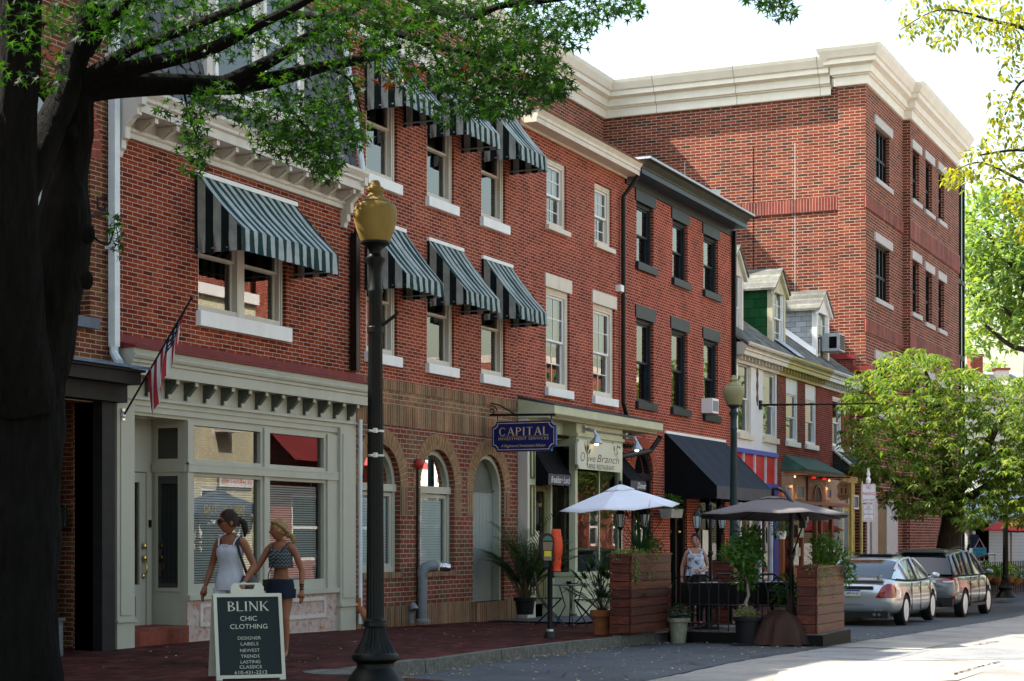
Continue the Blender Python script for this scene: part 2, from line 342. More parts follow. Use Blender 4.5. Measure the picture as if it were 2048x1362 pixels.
M['slate'] = brick('slate_scallop', [(0.0,(0.05,0.055,0.06)),(0.5,(0.09,0.095,0.10)),(1.0,(0.14,0.14,0.14))], (0.02,0.02,0.022), bw=0.2, bh=0.17, ms=0.008, wear=0.1, wearcol=(0.2,0.2,0.2))
M['shingle'] = brick('asphalt_shingle', [(0.0,(0.10,0.10,0.09)),(0.4,(0.16,0.165,0.145)),(0.8,(0.22,0.22,0.19)),(1.0,(0.13,0.128,0.125))], (0.06,0.06,0.055), bw=0.26, bh=0.1, ms=0.005, wear=0.1, wearcol=(0.3,0.3,0.26))
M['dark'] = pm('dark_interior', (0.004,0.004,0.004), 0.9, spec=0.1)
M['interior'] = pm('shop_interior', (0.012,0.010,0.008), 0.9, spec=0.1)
M['roofing'] = pm('flat_roofing', (0.09,0.085,0.08), 0.9)
M['glass'] = glass('window_glass', 2.3, wav=.004)
M['shopglass'] = glass('shop_glass', 1.75, wav=0.004)
M['blind'] = stripes('blind_slats', (0.74,0.76,0.8), (0.4,0.42,0.46), 0.03, axis=2, duty=0.72, var=0.1, rough=0.6)
M['blindgrey'] = stripes('blind_grey', (0.30,0.31,0.34), (0.09,0.09,0.10), 0.03, axis=2, duty=0.7, var=0.1, rough=0.6)
M['lowglass'] = glass('plain_glass', 1.35, wav=.005)
M['blindwhite'] = stripes('white_blind_slats', (0.78,0.79,0.80), (0.42,0.43,0.46), 0.045, axis=2, duty=0.8, var=0.05, rough=0.6)
M['curtain'] = stripes('curtain', (0.4,0.4,0.4), (0.2,0.2,0.2), 0.09, axis=0, var=0.2)
M['pipegrey'] = pm('grey_painted_steel', (0.17,0.18,0.19), 0.5, 0.2, 8, dirt=((0.1,0.1,0.1), .62), spec=.35)
M['metalgrey'] = pm('galvanised', (0.40,0.42,0.44), 0.4, 0.15, 6, metal=0.8)
M['pipewhite'] = pm('white_metal_pipe', (0.62,0.66,0.66), 0.35, 0.1, 5, dirt=((0.4,0.38,0.33), 0.68))
M['pipebrown'] = pm('brown_metal_pipe', (0.010,0.006,0.005), 0.4, 0.2, 5)
M['iron'] = pm('black_iron', (0.005,0.005,0.005), 0.45, 0.3, 6, spec=0.3)
M['lampgreen'] = pm('dark_green_iron', (0.005,0.006,0.0055), 0.45, 0.3, 7, bmp=0.15, bscale=60, spec=0.15)
M['lampskylit'] = pm('sky_tinted_iron', (0.012,0.03,0.034), 0.4, 0.2, 7, spec=0.3)  # dark lamp iron with the teal of sky light put into its colour
M['kerb'] = pm('granite_kerb', (0.13,0.12,0.105), 0.85, 0.4, 14, bmp=0.8, bscale=30, dirt=((0.06,0.052,0.042), 0.52))
M['awnstripe'] = None
# ------------------------------------------------------------------ setting: ground, road, pavement, kerb
def strip(x0, x1, ya, yb, dz, n=60, slope=0.0):
    mb = MB(); vs = []
    for i in range(n+1):
        x = x0 + (x1-x0)*i/n
        vs += [(x, ya, gz(x)+dz), (x, yb, gz(x)+dz+slope)]
    return mb.add(vs, [(2*i, 2*i+2, 2*i+3, 2*i+1) for i in range(n)])
KY = -4.2
m_g = pm('earth', (0.16,0.15,0.13), 0.95, 0.3, 0.3)
struct('ground', MB().poly([(-300,-300,-0.75),(700,-300,-0.75),(700,300,-0.75),(-300,300,-0.75)]), m_g)
def asphalt(name, col, crack, speck=0.5, var=0.25):
    m, nt, b = new_mat(name); L = nt.links.new; tc = N(nt, 'ShaderNodeTexCoord')
    n = noise_n(nt, 1.3, 7, 0.7); c = ramp(nt, n, [(0.3, tuple(x*(1-var) for x in col)), (0.7, tuple(x*(1+var) for x in col))])
    n2 = noise_n(nt, 55, 3, 0.8); c = mixc(nt, speck, c, ramp(nt, n2, [(0.3, (0.5,)*3), (0.72, (1.5,)*3)]), 'MULTIPLY')
    mp = N(nt, 'ShaderNodeMapping'); mp.inputs['Scale'].default_value = (0.5, 2.2, 1); L(tc.outputs['Object'], mp.inputs[0])
    wob = N(nt, 'ShaderNodeTexNoise'); wob.inputs['Scale'].default_value = 1.5; wob.inputs['Detail'].default_value = 5; L(mp.outputs[0], wob.inputs['Vector'])
    a2 = N(nt, 'ShaderNodeVectorMath', operation='ADD'); L(mp.outputs[0], a2.inputs[0]); L(wob.outputs['Color'], a2.inputs[1])
    vo = N(nt, 'ShaderNodeTexVoronoi', feature='DISTANCE_TO_EDGE'); vo.inputs['Scale'].default_value = 0.55; L(a2.outputs[0], vo.inputs['Vector'])
    st = noise_n(nt, .55, 8, .74); c = mixc(nt, 1.0, c, ramp(nt, st, [(.36,(.62,.62,.62)),(.52,(1,1,1)),(.7,(1.12,1.1,1.07))]), 'MULTIPLY')
    sp_ = noise_n(nt, 2.6, 3, .5); c = mixc(nt, ramp(nt, sp_, [(.68,(0,0,0)),(.74,(.45,.45,.45))]), c, (.03,.03,.032))
    f = ramp(nt, vo.outputs['Distance'], [(0.0, (crack,)*3), (0.012, (0,)*3)])
    c = mixc(nt, f, c, (0.02,0.02,0.02)); L(c, b.inputs['Base Color']); b.inputs['Roughness'].default_value = 0.8
    bump(nt, n2, 0.5, 0.006, b); return m
m_as = asphalt('worn_asphalt', (0.042,0.05,0.06), 0.35)
m_cc = asphalt('pale_concrete_lane', (0.24,0.225,0.205), 0.0, 0.25, 0.1)
m_pt = asphalt('asphalt_patch', (0.20,0.205,0.21), 0.15, 0.7)
m_ct = asphalt('tan_concrete_patch', (0.34,0.30,0.255), 0.0, 0.2, 0.08)
m_tar = pm('tar_joint', (0.015,0.015,0.016), 0.7, 0.3)
struct('road', strip(-40, 180, -13.0, KY, 0.0), m_as)
struct('concrete_lane', strip(-40, 180, -12.2, -6.98, 0.004), m_cc)
random.seed(3)
tj = MB(); pts = []
x = 8.0
while x < 90:
    pts.append((x, -6.98 + random.uniform(-0.03, 0.03))); x += random.uniform(0.12, 0.4)
for (xa, ya), (xb, yb) in zip(pts[:-1], pts[1:]):
    w = random.uniform(0.008, 0.028)
    tj.poly([(xa,ya-w,gz(xa)+0.008),(xb,yb-w,gz(xb)+0.008),(xb,yb+w,gz(xb)+0.008),(xa,ya+w,gz(xa)+0.008)])
def patch_poly(name, pxs, dz, m):
    pts = []
    for px, py in pxs:
        u = (px-CX)/FPX; z = -0.06
        for _ in range(4):
            d = (1.6 - z)*FPX/(py-HY); X = d*(CT+u*ST); z = gz(X)
        pts.append((X, d*(ST-u*CT)+CAM.y, gz(X)+dz))
    return struct(name, MB().poly(pts), m)
patch_poly('asphalt_patch', [(1590,1313),(1655,1297),(1860,1301),(1772,1323)], 0.008, m_pt)
patch_poly('concrete_patch', [(1662,1294),(1745,1280),(1905,1287),(1840,1300)], 0.012, m_ct)
patch_poly('worn_asphalt_patch', [(1800,1323),(1940,1296),(2120,1292),(2120,1318)], 0.008, m_pt)
patch_poly('tan_concrete_patch', [(1560,1340),(1800,1326),(2010,1331),(1915,1362),(1540,1380)], 0.012, m_ct)
for a, b_ in (((1908,1361),(2000,1330)), ((1946,1287),(1998,1276)), ((1658,1296),(1880,1302)), ((1552,1312),(1500,1322)), ((1372,1334),(1410,1342))):
    q = []
    for px, py in (a, b_):
        d = 1.66*FPX/(py-HY); u = (px-CX)/FPX; q.append(Vector((d*(CT+u*ST), d*(ST-u*CT)+CAM.y, 0)))
    dr = (q[1]-q[0]).normalized(); nn = Vector((-dr.y, dr.x, 0)); k = 14
    for i in range(k):
        p0 = q[0].lerp(q[1], i/k) + nn*random.uniform(-.02,.02); p1 = q[0].lerp(q[1], (i+1)/k) + nn*random.uniform(-.02,.02); w = random.uniform(.006,.02)
        tj.poly([(p0.x-nn.x*w,p0.y-nn.y*w,gz(p0.x)+.016),(p1.x-nn.x*w,p1.y-nn.y*w,gz(p1.x)+.016),(p1.x+nn.x*w,p1.y+nn.y*w,gz(p1.x)+.016),(p0.x+nn.x*w,p0.y+nn.y*w,gz(p0.x)+.016)])
for _ in range(90):
    x0_, y0_ = random.uniform(15.5, 36), random.uniform(-6.8, -4.5); a = random.gauss(0, .22); L = random.uniform(.15, 1.1); p0 = Vector((x0_, y0_, 0)); k = max(2, int(L/.12))
    for i in range(k):
        a += random.gauss(0, .25); p1 = p0 + Vector((math.cos(a), math.sin(a), 0))*(L/k); w = random.uniform(.003, .011)*(1-abs(i/k-.5)); z = gz(p0.x)+.005
        tj.poly([(p0.x,p0.y-w,z),(p1.x,p1.y-w,gz(p1.x)+.005),(p1.x,p1.y+w,gz(p1.x)+.005),(p0.x,p0.y+w,z)]); p0 = p1
struct('road_joint', tj, m_tar)
# near pavement with a bulge round the lamp, its kerb, and the far pavement behind the camera
sw = MB(); vs = []; n = 90
def kerb_y(x):
    t = min(max((16.6 - x)/.55, 0), 1); t = t*t*(3-2*t)
    return KY + 0.02*math.sin(x*0.9) - 2.0*t
xs = [-20 + i*(140.0/n) for i in range(n)] ; xs = sorted(set(xs + [15.5 + 0.06*i for i in range(30)]))
for x in xs: vs += [(x, kerb_y(x)+0.16, gz(x)+0.15), (x, 0.6, gz(x)+0.205)]
sw.add(vs, [(2*i, 2*i+2, 2*i+3, 2*i+1) for i in range(len(xs)-1)])
struct('pavement', sw, M['paving'])
kb = MB(); random.seed(5); x = -20.0
while x < 120:
    l = random.uniform(1.5, 2.4) if not 15.6 < x < 17 else 0.14
    x1 = x + l; a, b_ = kerb_y(x), kerb_y(x1); dz = random.uniform(-.012, .012) if x > 17 else 0; g = 0.012
    k = [(x+g, a), (x1-g, b_), (x1-g, b_+.16), (x+g, a+.16)]
    o = [gz(x), gz(x1), gz(x1), gz(x)]
    kb.add([(p[0], p[1]-(.015), o[i]-.3) for i, p in enumerate(k)] + [(p[0], p[1]+(.02 if i < 2 else 0), o[i]+.157+dz) for i, p in enumerate(k)],
           [(0,3,2,1),(4,5,6,7),(0,1,5,4),(1,2,6,5),(2,3,7,6),(3,0,4,7)]); x = x1
struct('kerb', kb, M['kerb'])
struct('terrace_paving', strip(29.2, 36.6, -1.9, 0.0, 0.212, 8), pm('slate_flags', (0.085,0.09,0.095), 0.7, 0.3, 4))
struct('far_pavement', strip(-40, 180, -18.6, -13.0, 0.14), M['paving'])
lt = MB(); random.seed(11)                       # fallen leaves and grit in the gutter
for i in range(1100):
    x = random.uniform(15.5, 33); y = kerb_y(x) - abs(random.gauss(0.05, 0.14)) - .02 if random.random() < .55 else random.uniform(-6.9, -4.4)
    s = random.uniform(.008, .028); a = random.uniform(0, 6.28); z = gz(x)+.012
    if random.random() < .12: y = random.uniform(-3.9, -0.5); z = gz(x)+.21
    p = [(x+s*math.cos(a+q)*random.uniform(.5,1.2), y+s*math.sin(a+q)*random.uniform(.5,1.2), z+random.uniform(0,.012)) for q in (0,1.6,3.1,4.7)]
    lt.poly(p)
tag(lt.build('leaf_litter', leafmat('dry_leaf', (0.30,0.17,0.06), (0.42,0.30,0.14), (0.5,0.45,0.32), 0.1)), kind='stuff')

# ------------------------------------------------------------------ building helpers
def wall(mb, x0, x1, z0, z1, holes=(), Y=0.0, rev=0.2):
    """front wall facing -Y with openings; hole = (x0,x1,z0,z1,arch rise)"""
    X = sorted(set([x0, x1] + [h[0] for h in holes] + [h[1] for h in holes])); Z = sorted(set([z0, z1] + [h[2] for h in holes] + [h[3] for h in holes]))
    X = [x for x in X if x0 <= x <= x1]; Z = [z for z in Z if z0 <= z <= z1]
    for i in range(len(X)-1):
        for j in range(len(Z)-1):
            cx, cz = (X[i]+X[i+1])/2, (Z[j]+Z[j+1])/2
            if any(h[0] < cx < h[1] and h[2] < cz < h[3] for h in holes): continue
            mb.poly([(X[i],Y,Z[j]),(X[i+1],Y,Z[j]),(X[i+1],Y,Z[j+1]),(X[i],Y,Z[j+1])])
    for h in holes:
        a, b, c, d = h[:4]; rise = h[4] if len(h) > 4 else 0; e = Y+rev
        sp = d - rise
        mb.poly([(a,Y,c),(a,Y,sp),(a,e,sp),(a,e,c)]); mb.poly([(b,Y,sp),(b,Y,c),(b,e,c),(b,e,sp)]); mb.poly([(a,Y,c),(a,e,c),(b,e,c),(b,Y,c)])
        if not rise: mb.poly([(a,Y,d),(b,Y,d),(b,e,d),(a,e,d)])
        else:
            k = 14; cxm = (a+b)/2; hw = (b-a)/2
            P = [(cxm - hw*math.cos(math.pi*i/k), sp + rise*math.sin(math.pi*i/k)) for i in range(k+1)]
            for (xa, za), (xb, zb) in zip(P[:-1], P[1:]):
                mb.poly([(xa,Y,za),(xb,Y,zb),(xb,Y,d),(xa,Y,d)]); mb.poly([(xa,Y,za),(xb,Y,zb),(xb,e,zb),(xa,e,za)])
    return mb
def body(parent, x0, x1, z1, depth, m, roof=None, yin=0.5, zin=None, zlow=-0.6):
    mb = MB(); a, b = x0+.003, x1-.003
    mb.box(a, a+.12, .003, depth, zlow, z1); mb.box(b-.12, b, .003, depth, zlow, z1); mb.box(a+.12, b-.12, depth-.2, depth, zlow, z1)
    mb.build('side_walls', m, parent)
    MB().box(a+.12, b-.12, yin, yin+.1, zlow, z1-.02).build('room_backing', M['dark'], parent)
    if roof is not None: MB().box(a, b, .01, depth, z1, z1+.06).build('flat_roof', roof, parent)
def sash(parent, x0, x1, z0, z1, fm, Y=0.0, cw=.06, grid=None, split=.5, blind=0, bm=None, sill=None, lintel=None, sm=None, g=None, y0=.07, lh=.2, sh=.13, sx=.06, lx=.07, sd=.08, two=False, dark=True, inner=None, head=0):
    """double hung sash window as a part with panes, sill and lintel"""
    w = MB(); w.frame(x0, x1, z0, z1, cw, Y+y0-.02, Y+y0+.1)
    if cw > .045: w.frame(x0+cw*.35, x1-cw*.35, z0+.002, z1-cw*.35, cw*.25, Y+y0-.035, Y+y0-.02)
    zt = z1 - head
    if head: w.box(x0+cw, x1-cw, Y+y0-.01, Y+y0+.06, zt, z1-cw)
    a, b, c, d = x0+cw, x1-cw, z0+cw*.6, (zt if head else z1-cw); zm = c + (d-c)*split; sw_ = .045
    im = inner or fm
    cols = [(a, b)] if not two else [(a, (a+b)/2-.09), ((a+b)/2+.09, b)]
    if two: w.box((a+b)/2-.09, (a+b)/2+.09, Y+y0-.03, Y+y0+.08, z0+.01, d)
    s = MB(); p = MB()
    for a_, b_ in cols:
        s.frame(a_, b_, zm-.02, d, sw_, Y+y0+.02, Y+y0+.055, .04); s.frame(a_, b_, c, zm+.018, sw_, Y+y0+.058, Y+y0+.09, .06)
        if grid:
            nx, nz = grid
            for (q0, q1, yy) in ((zm, d, Y+y0+.03), (c, zm, Y+y0+.066)):
                for i in range(1, nx): xx = a_+sw_+(b_-a_-2*sw_)*i/nx; s.box(xx-.009, xx+.009, yy, yy+.014, q0+.03, q1-.03)
                for i in range(1, nz): zz = q0+(q1-q0)*i/nz; s.box(a_+sw_, b_-sw_, yy+.001, yy+.013, zz-.009, zz+.009)
        p.poly([(a_+.01,Y+y0+.04,zm),(b_-.01,Y+y0+.04,zm),(b_-.01,Y+y0+.04,d-.01),(a_+.01,Y+y0+.04,d-.01)])
        p.poly([(a_+.01,Y+y0+.076,c),(b_-.01,Y+y0+.076,c),(b_-.01,Y+y0+.076,zm),(a_+.01,Y+y0+.076,zm)])
    o = w.build('window', fm, parent); s.build('sash', im, o)
    p.build('pane', g or M['glass'], o)
    if blind: MB().box(a, b, Y+y0+.13, Y+y0+.14, d-(d-c)*blind, d).build('blind', bm or M['blind'], o)
    if sill is not None: MB().box(x0-sx, x1+sx, Y-sd, Y+y0+.05, z0-sh, z0+.004).build('sill', sill, o)
    if lintel is not None: MB().box(x0-lx, x1+lx, Y-.03, Y+y0, z1-.004, z1+lh).build('lintel', lintel, o)
    return o
def arch_ring(mb, cx, sp, r0, r1, y0, y1, k=18, a0=0, a1=math.pi):
    for i in range(k):
        t, u = a0+(a1-a0)*i/k, a0+(a1-a0)*(i+1)/k
        q = [(cx+r0*math.cos(t), sp+r0*math.sin(t)), (cx+r1*math.cos(t), sp+r1*math.sin(t)), (cx+r1*math.cos(u), sp+r1*math.sin(u)), (cx+r0*math.cos(u), sp+r0*math.sin(u))]
        mb.prism(q, 'y', y0, y1)
def voussoirs(parent, cx, sp, r0, r1, m, k=27, Y=0.0):
    back = MB(); arch_ring(back, cx, sp, r0+.004, r1-.004, Y-.006, Y+.1, 24); o = back.build('brick_arch', M['mortar'], parent)
    v = MB()
    for i in range(k):
        t, u = math.pi*(i+.07)/k, math.pi*(i+.93)/k
        q = [(cx+r0*math.cos(t), sp+r0*math.sin(t)), (cx+r1*math.cos(t), sp+r1*math.sin(t)), (cx+r1*math.cos(u), sp+r1*math.sin(u)), (cx+r0*math.cos(u), sp+r0*math.sin(u))]
        v.prism(q, 'y', Y-.014, Y+.02)
    v.build('voussoirs', m, o)
AX = stripes('awning_stripe', (0.012,0.044,0.041), (0.38,0.405,0.385), 0.21, axis=0, duty=.5, var=.34)
AY = stripes('awning_stripe_shaded', (0.006,0.012,0.012), (0.30,0.30,0.26), 0.25, axis=1, x0=-0.05, duty=.5, var=.35)  # stripe for the side panels, their shade put into darker colours
def awning(parent, xl, xr, zt, p, zf, zv, mt, ms, mv=None, val_y=0.0, wav=.02, label=None, tb=True, sides=True):
    n = 26; vs = []; random.seed(int(xl*10))
    for j in range(9):
        t = j/8
        for i in range(n+1):
            sag = -.05*math.sin(math.pi*t)*(0.7+.3*math.sin(i*1.1)) + .011*noise.noise(Vector((i*.55+xl*3, t*5, zt)))
            vs.append((xl+(xr-xl)*i/n, -p*t-.01, zt+(zf-zt)*t+sag))
    o = MB().add(vs, [(j*(n+1)+i, (j+1)*(n+1)+i, (j+1)*(n+1)+i+1, j*(n+1)+i+1) for j in range(8) for i in range(n)]).build('awning', mt, parent, smooth=True)
    vs = []
    for j in range(4):
        t = j/3
        for i in range(n*2+1):
            w = wav*t*math.sin(i*1.7+random.uniform(-.5,.5))
            vs.append((xl+(xr-xl)*i/(n*2), -p-.01-wav*.6*t+w, zf+(zv-zf)*t+(random.uniform(-.008,.008) if j == 3 else 0)))
    m2 = n*2+1
    MB().add(vs, [(j*m2+i, (j+1)*m2+i, (j+1)*m2+i+1, j*m2+i+1) for j in range(3) for i in range(n*2)]).build('valance', mv or mt, o, smooth=True)
    if sides:
        for x in (xl, xr):
            s = MB(); k = 10; q = []
            for j in range(k+1):
                t = j/k; zz = zt+(zf-zt)*t
                wv = wav*1.2*math.sin(j*2.1)
                q += [(x, -p*t, zz), (x, -p*t, zf+(zt-zf)*.0 if zz > zf else zz), (x+wv, -p*t, zv)]
            s.add(q, [f for j in range(k) for f in ((3*j, 3*j+3, 3*j+4, 3*j+1), (3*j+1, 3*j+4, 3*j+5, 3*j+2))])
            s.build('side_panel', ms, o)
        MB().tube([(xl+.02,-.02,zv+.06),(xl+.02,-p+.02,zv+.06),(xr-.02,-p+.02,zv+.06),(xr-.02,-.02,zv+.06)], .014, 6).build('awning_frame', M['metalgrey'], o)
    MB().box(xl-.02, xr+.02, -.05, 0.004, zt-.03, zt+.03).build('head_rail', M['white'], o)
    if label: o['label'] = label
    return o
def hprof(mb, prof, x0, x1): return mb.prism(prof, 'x', x0, x1)

# ------------------------------------------------------------------ B1: brown brick house behind the tree
b1 = thing('brick_house', 'brown brick house with an arched window and a black doorway, behind the dark tree trunk', 'building', (14, 0, .2))
XB1 = WX(225)
z1a, z1b = WZ(150, 632), WZ(130, 232)
holes = [(13.9, 15.05, z1a, 6.9, .55), (15.9, WX(181), z1a, 7.15, .85), (12.0, WX(186), -.3, WZ(186, 805))]
wall(MB(), 6.0, XB1, -.6, 9.4, holes, rev=.3).build('front_wall', M['brick1'], b1)
body(b1, 6.0, XB1, 9.4, 9, M['brick1'], M['roofing'], yin=.9)
for a, b_, c, d, r in holes[:2]:
    w = MB(); w.frame(a, b_, c, d-r, .07, .16, .26); arch_ring(w, (a+b_)/2, d-r, (b_-a)/2-.08, (b_-a)/2, .16, .26)
    o = w.build('window', M['blacktrim'], b1)
    MB().box(a, b_, .2, .23, (c+d-r)/2-.03, (c+d-r)/2+.03).build('sash', M['blacktrim'], o)
    MB().poly([(a+.05,.22,c),(b_-.05,.22,c),(b_-.05,.22,d-.12),(a+.05,.22,d-.12)]).build('pane', M['glass'], o)
    MB().box(a-.06, b_+.06, -.1, .2, c-.13, c).build('sill', pm('blue_grey_sill', (0.10,0.12,0.15), .6), o)
    voussoirs(b1, (a+b_)/2, d-r, (b_-a)/2, (b_-a)/2+.21, M['redvous'], 31)
hd = thing  # hood over the door
def fz(px, py, Y): return WZ(px, py, Y)
zt = fz(288, 736, -.52); zb = fz(277, 770, -.40); zc = fz(256, 806, -.22); zm_ = fz(277, 742, -.5)
h = MB(); h.box(11.5, XB1+.02, -.42, 0, zb, zt-.05); h.box(11.5, XB1+.0, -.23, -.002, zc, zb); h.box(11.5, XB1+.04, -.48, 0, zt-.05, zt-.02)
o = h.build('door_hood', M['darkwood'], b1)
MB().add([(11.4,-.54,zt-.02),(XB1+.06,-.54,zt-.02),(XB1+.06,0,zt+.05),(11.4,0,zt+.05),(11.4,-.54,zt+.015),(XB1+.06,-.54,zt+.015),(XB1+.06,0,zt+.09),(11.4,0,zt+.09)],[(0,3,2,1),(4,5,6,7),(0,1,5,4),(1,2,6,5),(2,3,7,6),(3,0,4,7)]).build('metal_roof', pm('blue_sheet_metal', (0.07,0.12,0.2), .4, .3, 5), o)
xj = WX(186)
MB().box(xj, WX(205), -.14, .28, -.3, zc).box(WX(205)+.004, XB1-.06, -.08, 0, -.3, zc).build('door_jamb', M['darkwood'], b1)
dr = MB().box(12, xj-.05, .5, .56, -.3, zc).build('door', pm('black_door', (0.006,0.006,0.007), .5), b1)
npl = MB().box(WX(126,.46), WX(136,.46), .47, .5, WZ(130,1056,.46), WZ(130,1015,.46)).build('number_plate', pm('plate', (0.02,0.02,0.02), .5), dr)
t = MB(); px = (WX(126,.46)+WX(136,.46))/2
for i, ch in enumerate('136'): text_mb(t, ch, .075, Matrix.Translation((px, .468, WZ(130,1024+12*i,.46))))
t.build('numerals', pm('grey_numeral', (0.16,0.15,0.13), .6), npl)
MB().tube([(WX(176),-.02,WZ(180,432)),(WX(212),-.05,WZ(212,428))], .018).tube([(WX(195)+.16*math.cos(a)*(1-a/9)+.05, -.04, WZ(200,412)+.13*math.sin(a)*(1-a/9)) for a in [i*.4 for i in range(19)]], .013, 6).build('sign_bracket', M['iron'], b1)
xp = WX(228, -.1)
o = MB().box(xp-.05, xp+.055, -.15, -.05, zt+.28, 9.3).tube([(xp,-.1,zt+.3),(xp,-.1,zt+.2),(xp-.06,-.2,zt+.1),(xp-.1,-.26,zt+.06)], .055, 8).build('downpipe', M['pipewhite'], b1)
for z in (5.2, 7.6): MB().box(xp-.058, xp+.063, -.158, -.002, z, z+.05).build('pipe_clip', M['pipewhite'], o)
ub = thing('utility_box', 'small grey utility box at the foot of the black doorway', 'box', (WX(110,-.2), -.2, .2))
MB().box(-.28, .0, -.12, .12, 0, .42).box(-.3, .02, -.14, .14, .42, .45).build('case', pm('grey_box', (0.1,0.1,0.1), .6), ub, local=True)
MB().box(-.24, -.04, -.13, -.118, .08, .36).build('lid', pm('grey_lid', (0.13,0.13,0.13), .6), ub, local=True)

# ------------------------------------------------------------------ B2: mansard house with the grey shopfront
b2 = thing('brick_shop', 'red brick shop with white bracketed cornice, slate mansard and a grey green shopfront', 'building', (21, 0, .2))
X2a, X2b = XB1+.02, WX(712); zbt = 6.70; zst = 4.15
xw0, xw1 = WX(396), WX(572); zw0 = WZ(396, 622); zw1 = WZ(396, 400)
wall(MB(), X2a, X2b, zst-.1, 7.2, [(xw0, xw1, zw0, zw1)], rev=.22).build('front_wall', M['brick2'], b2)
body(b2, X2a, X2b, 7.2, 9, M['brick2'], None, yin=1.6)
sash(b2, xw0, xw1, zw0, zw1, M['offwhite'], cw=.1, two=True, sill=M['white'], sh=.2, sx=.05, split=.55, y0=.08)
pA = -on_x(482, 455, WX(389))[0]; zfA = on_x(482, 455, WX(389))[1]; zvA = on_x(482, 500, WX(389))[1]
awning(b2, WX(389), WX(676, -pA), WZ(412, 352), pA, zfA, zvA, AX, AY, label='wide green striped awning under the white cornice')
# cornice
c = MB(); xe = 24.16
hprof(c, [(0,zbt-.02),(-.06,zbt-.02),(-.06,zbt+.04),(-.09,zbt+.06),(-.09,zbt+.10),(0,zbt+.10)], X2a+.12, xe)
hprof(c, [(0,zbt+.10),(-.02,zbt+.10),(-.02,6.96),(0,6.96)], X2a+.12, xe)
hprof(c, [(0,6.94),(-.37,6.94),(-.37,7.06),(-.41,7.08),(-.41,7.12),(-.47,7.19),(-.47,7.23),(0,7.23)], X2a+.06, xe+.02)
co = c.build('cornice', M['offwhite'], b2)
x = X2a + .42
for i in range(12):
    k = MB(); q = [(-.02,6.94),(-.33,6.94),(-.33,6.885),(-.30,6.885),(-.17,6.80),(-.15,6.795),(-.15,zbt+.02),(-.02,zbt+.02)]
    k.prism([(-.02,6.93),(-.31,6.93),(-.13,6.80),(-.13,6.79),(-.02,6.79)], 'x', x, x+.045)
    k.box(x-.012, x+.057, -.34, -.28, 6.87, 6.935)
    k.prism([(-.31,6.875),(-.285,6.87),(-.125,6.775),(-.145,6.785)], 'x', x-.01, x+.055); k.build('bracket', M['offwhite'], co); x += .463
for xa in (X2a+.005, xe-.06):
    k = MB(); q = [(0,7.15),(-.43,7.15),(-.43,7.02),(-.36,7.0),(-.36,6.9),(-.28,6.86),(-.18,6.76),(-.18,6.62),(-.12,6.6),(-.12,6.5),(-.08,6.47),(-.06,6.4),(0,6.4)]
    k.prism(q, 'x', xa, xa+.1); k.build('end_scroll', M['offwhite'], co)
# mansard with its dormer
mz = 9.75
def my(z): return -.06 + .16*(z-7.2)
ms_ = MB(); ms_.add([(X2a,my(7.2),7.2),(X2b,my(7.2),7.2),(X2b,my(mz),mz),(X2a,my(mz),mz),(X2a,6,mz),(X2b,6,mz),(X2a,6,7.2),(X2b,6,7.2)],[(0,1,2,3),(3,2,5,4),(0,3,4,6),(1,7,5,2)])
ms_.build('mansard', M['slate'], b2)
sc_m = MB(); random.seed(2)
for r in range(15):
    z = 7.22 + r*.165
    for i in range(29):
        x = X2a + .1 + i*.215 + (.107 if r % 2 else 0)
        if x > X2b-.12: continue
        q = [(x-.1,.165),(x-.1,.05),(x-.06,.01),(x,-.01),(x+.06,.01),(x+.1,.05),(x+.1,.165)]
        g_ = random.uniform(.004,.012)
        sc_m.add([(a, my(z+b_)-.012-g_-(.165-b_)*.09, z+b_) for a, b_ in q], [tuple(range(7))])
m_sl, nt_, bs_ = new_mat('slate_tile'); ge_ = N(nt_, 'ShaderNodeNewGeometry')
nt_.links.new(ramp(nt_, ge_.outputs['Random Per Island'], [(0,(0.055,0.06,0.065)),(.6,(0.09,0.095,0.10)),(1,(0.14,0.14,0.14))]), bs_.inputs['Base Color']); bs_.inputs['Roughness'].default_value = .7
sc_m.build('slates', m_sl, b2)
dx0, dx1 = WX(412), WX(606); dz0 = WZ(414, 178); 
d_ = MB(); d_.box(dx0, dx1, -.02, 1.2, dz0+.01, 9.9); d_.box(dx0-.12, dx1+.12, -.16, 1.2, dz0-.12, dz0+.01); do = d_.build('dormer', M['offwhite'], b2)
xm = (dx0+dx1)/2
for a, b_ in ((dx0+.16, xm-.12), (xm+.12, dx1-.16)):
    f = MB(); f.frame(a, b_, dz0+.03, 9.75, .07, -.05, -.024); f.box(a+.07, b_-.07, -.045, -.026, 8.75, 8.83); f.build('window', M['white'], do)
    MB().box(a+.065, b_-.065, -.032, -.025, dz0+.08, 9.7).build('pane', pm('sky_mirror_glass', (0.02,0.025,0.03), .0, spec=1.0), do)
xp = X2b-.1
MB().tube([(xp, my(7.25)-.14, 7.25),(xp, my(9)-.14, 9.0),(xp, my(9.7)-.14, 9.7)], .05, 8).build('hip_pipe', M['pipewhite'], b2)
xp = WX(710, -.08)
MB().box(xp-.06, xp+.06, -.14, -.03, zst+.05, 6.35).tube([(xp,-.1,6.3),(xp-.02,-.2,6.7),(xp,-.42,7.05)], .05).build('downpipe', M['pipebrown'], b2)
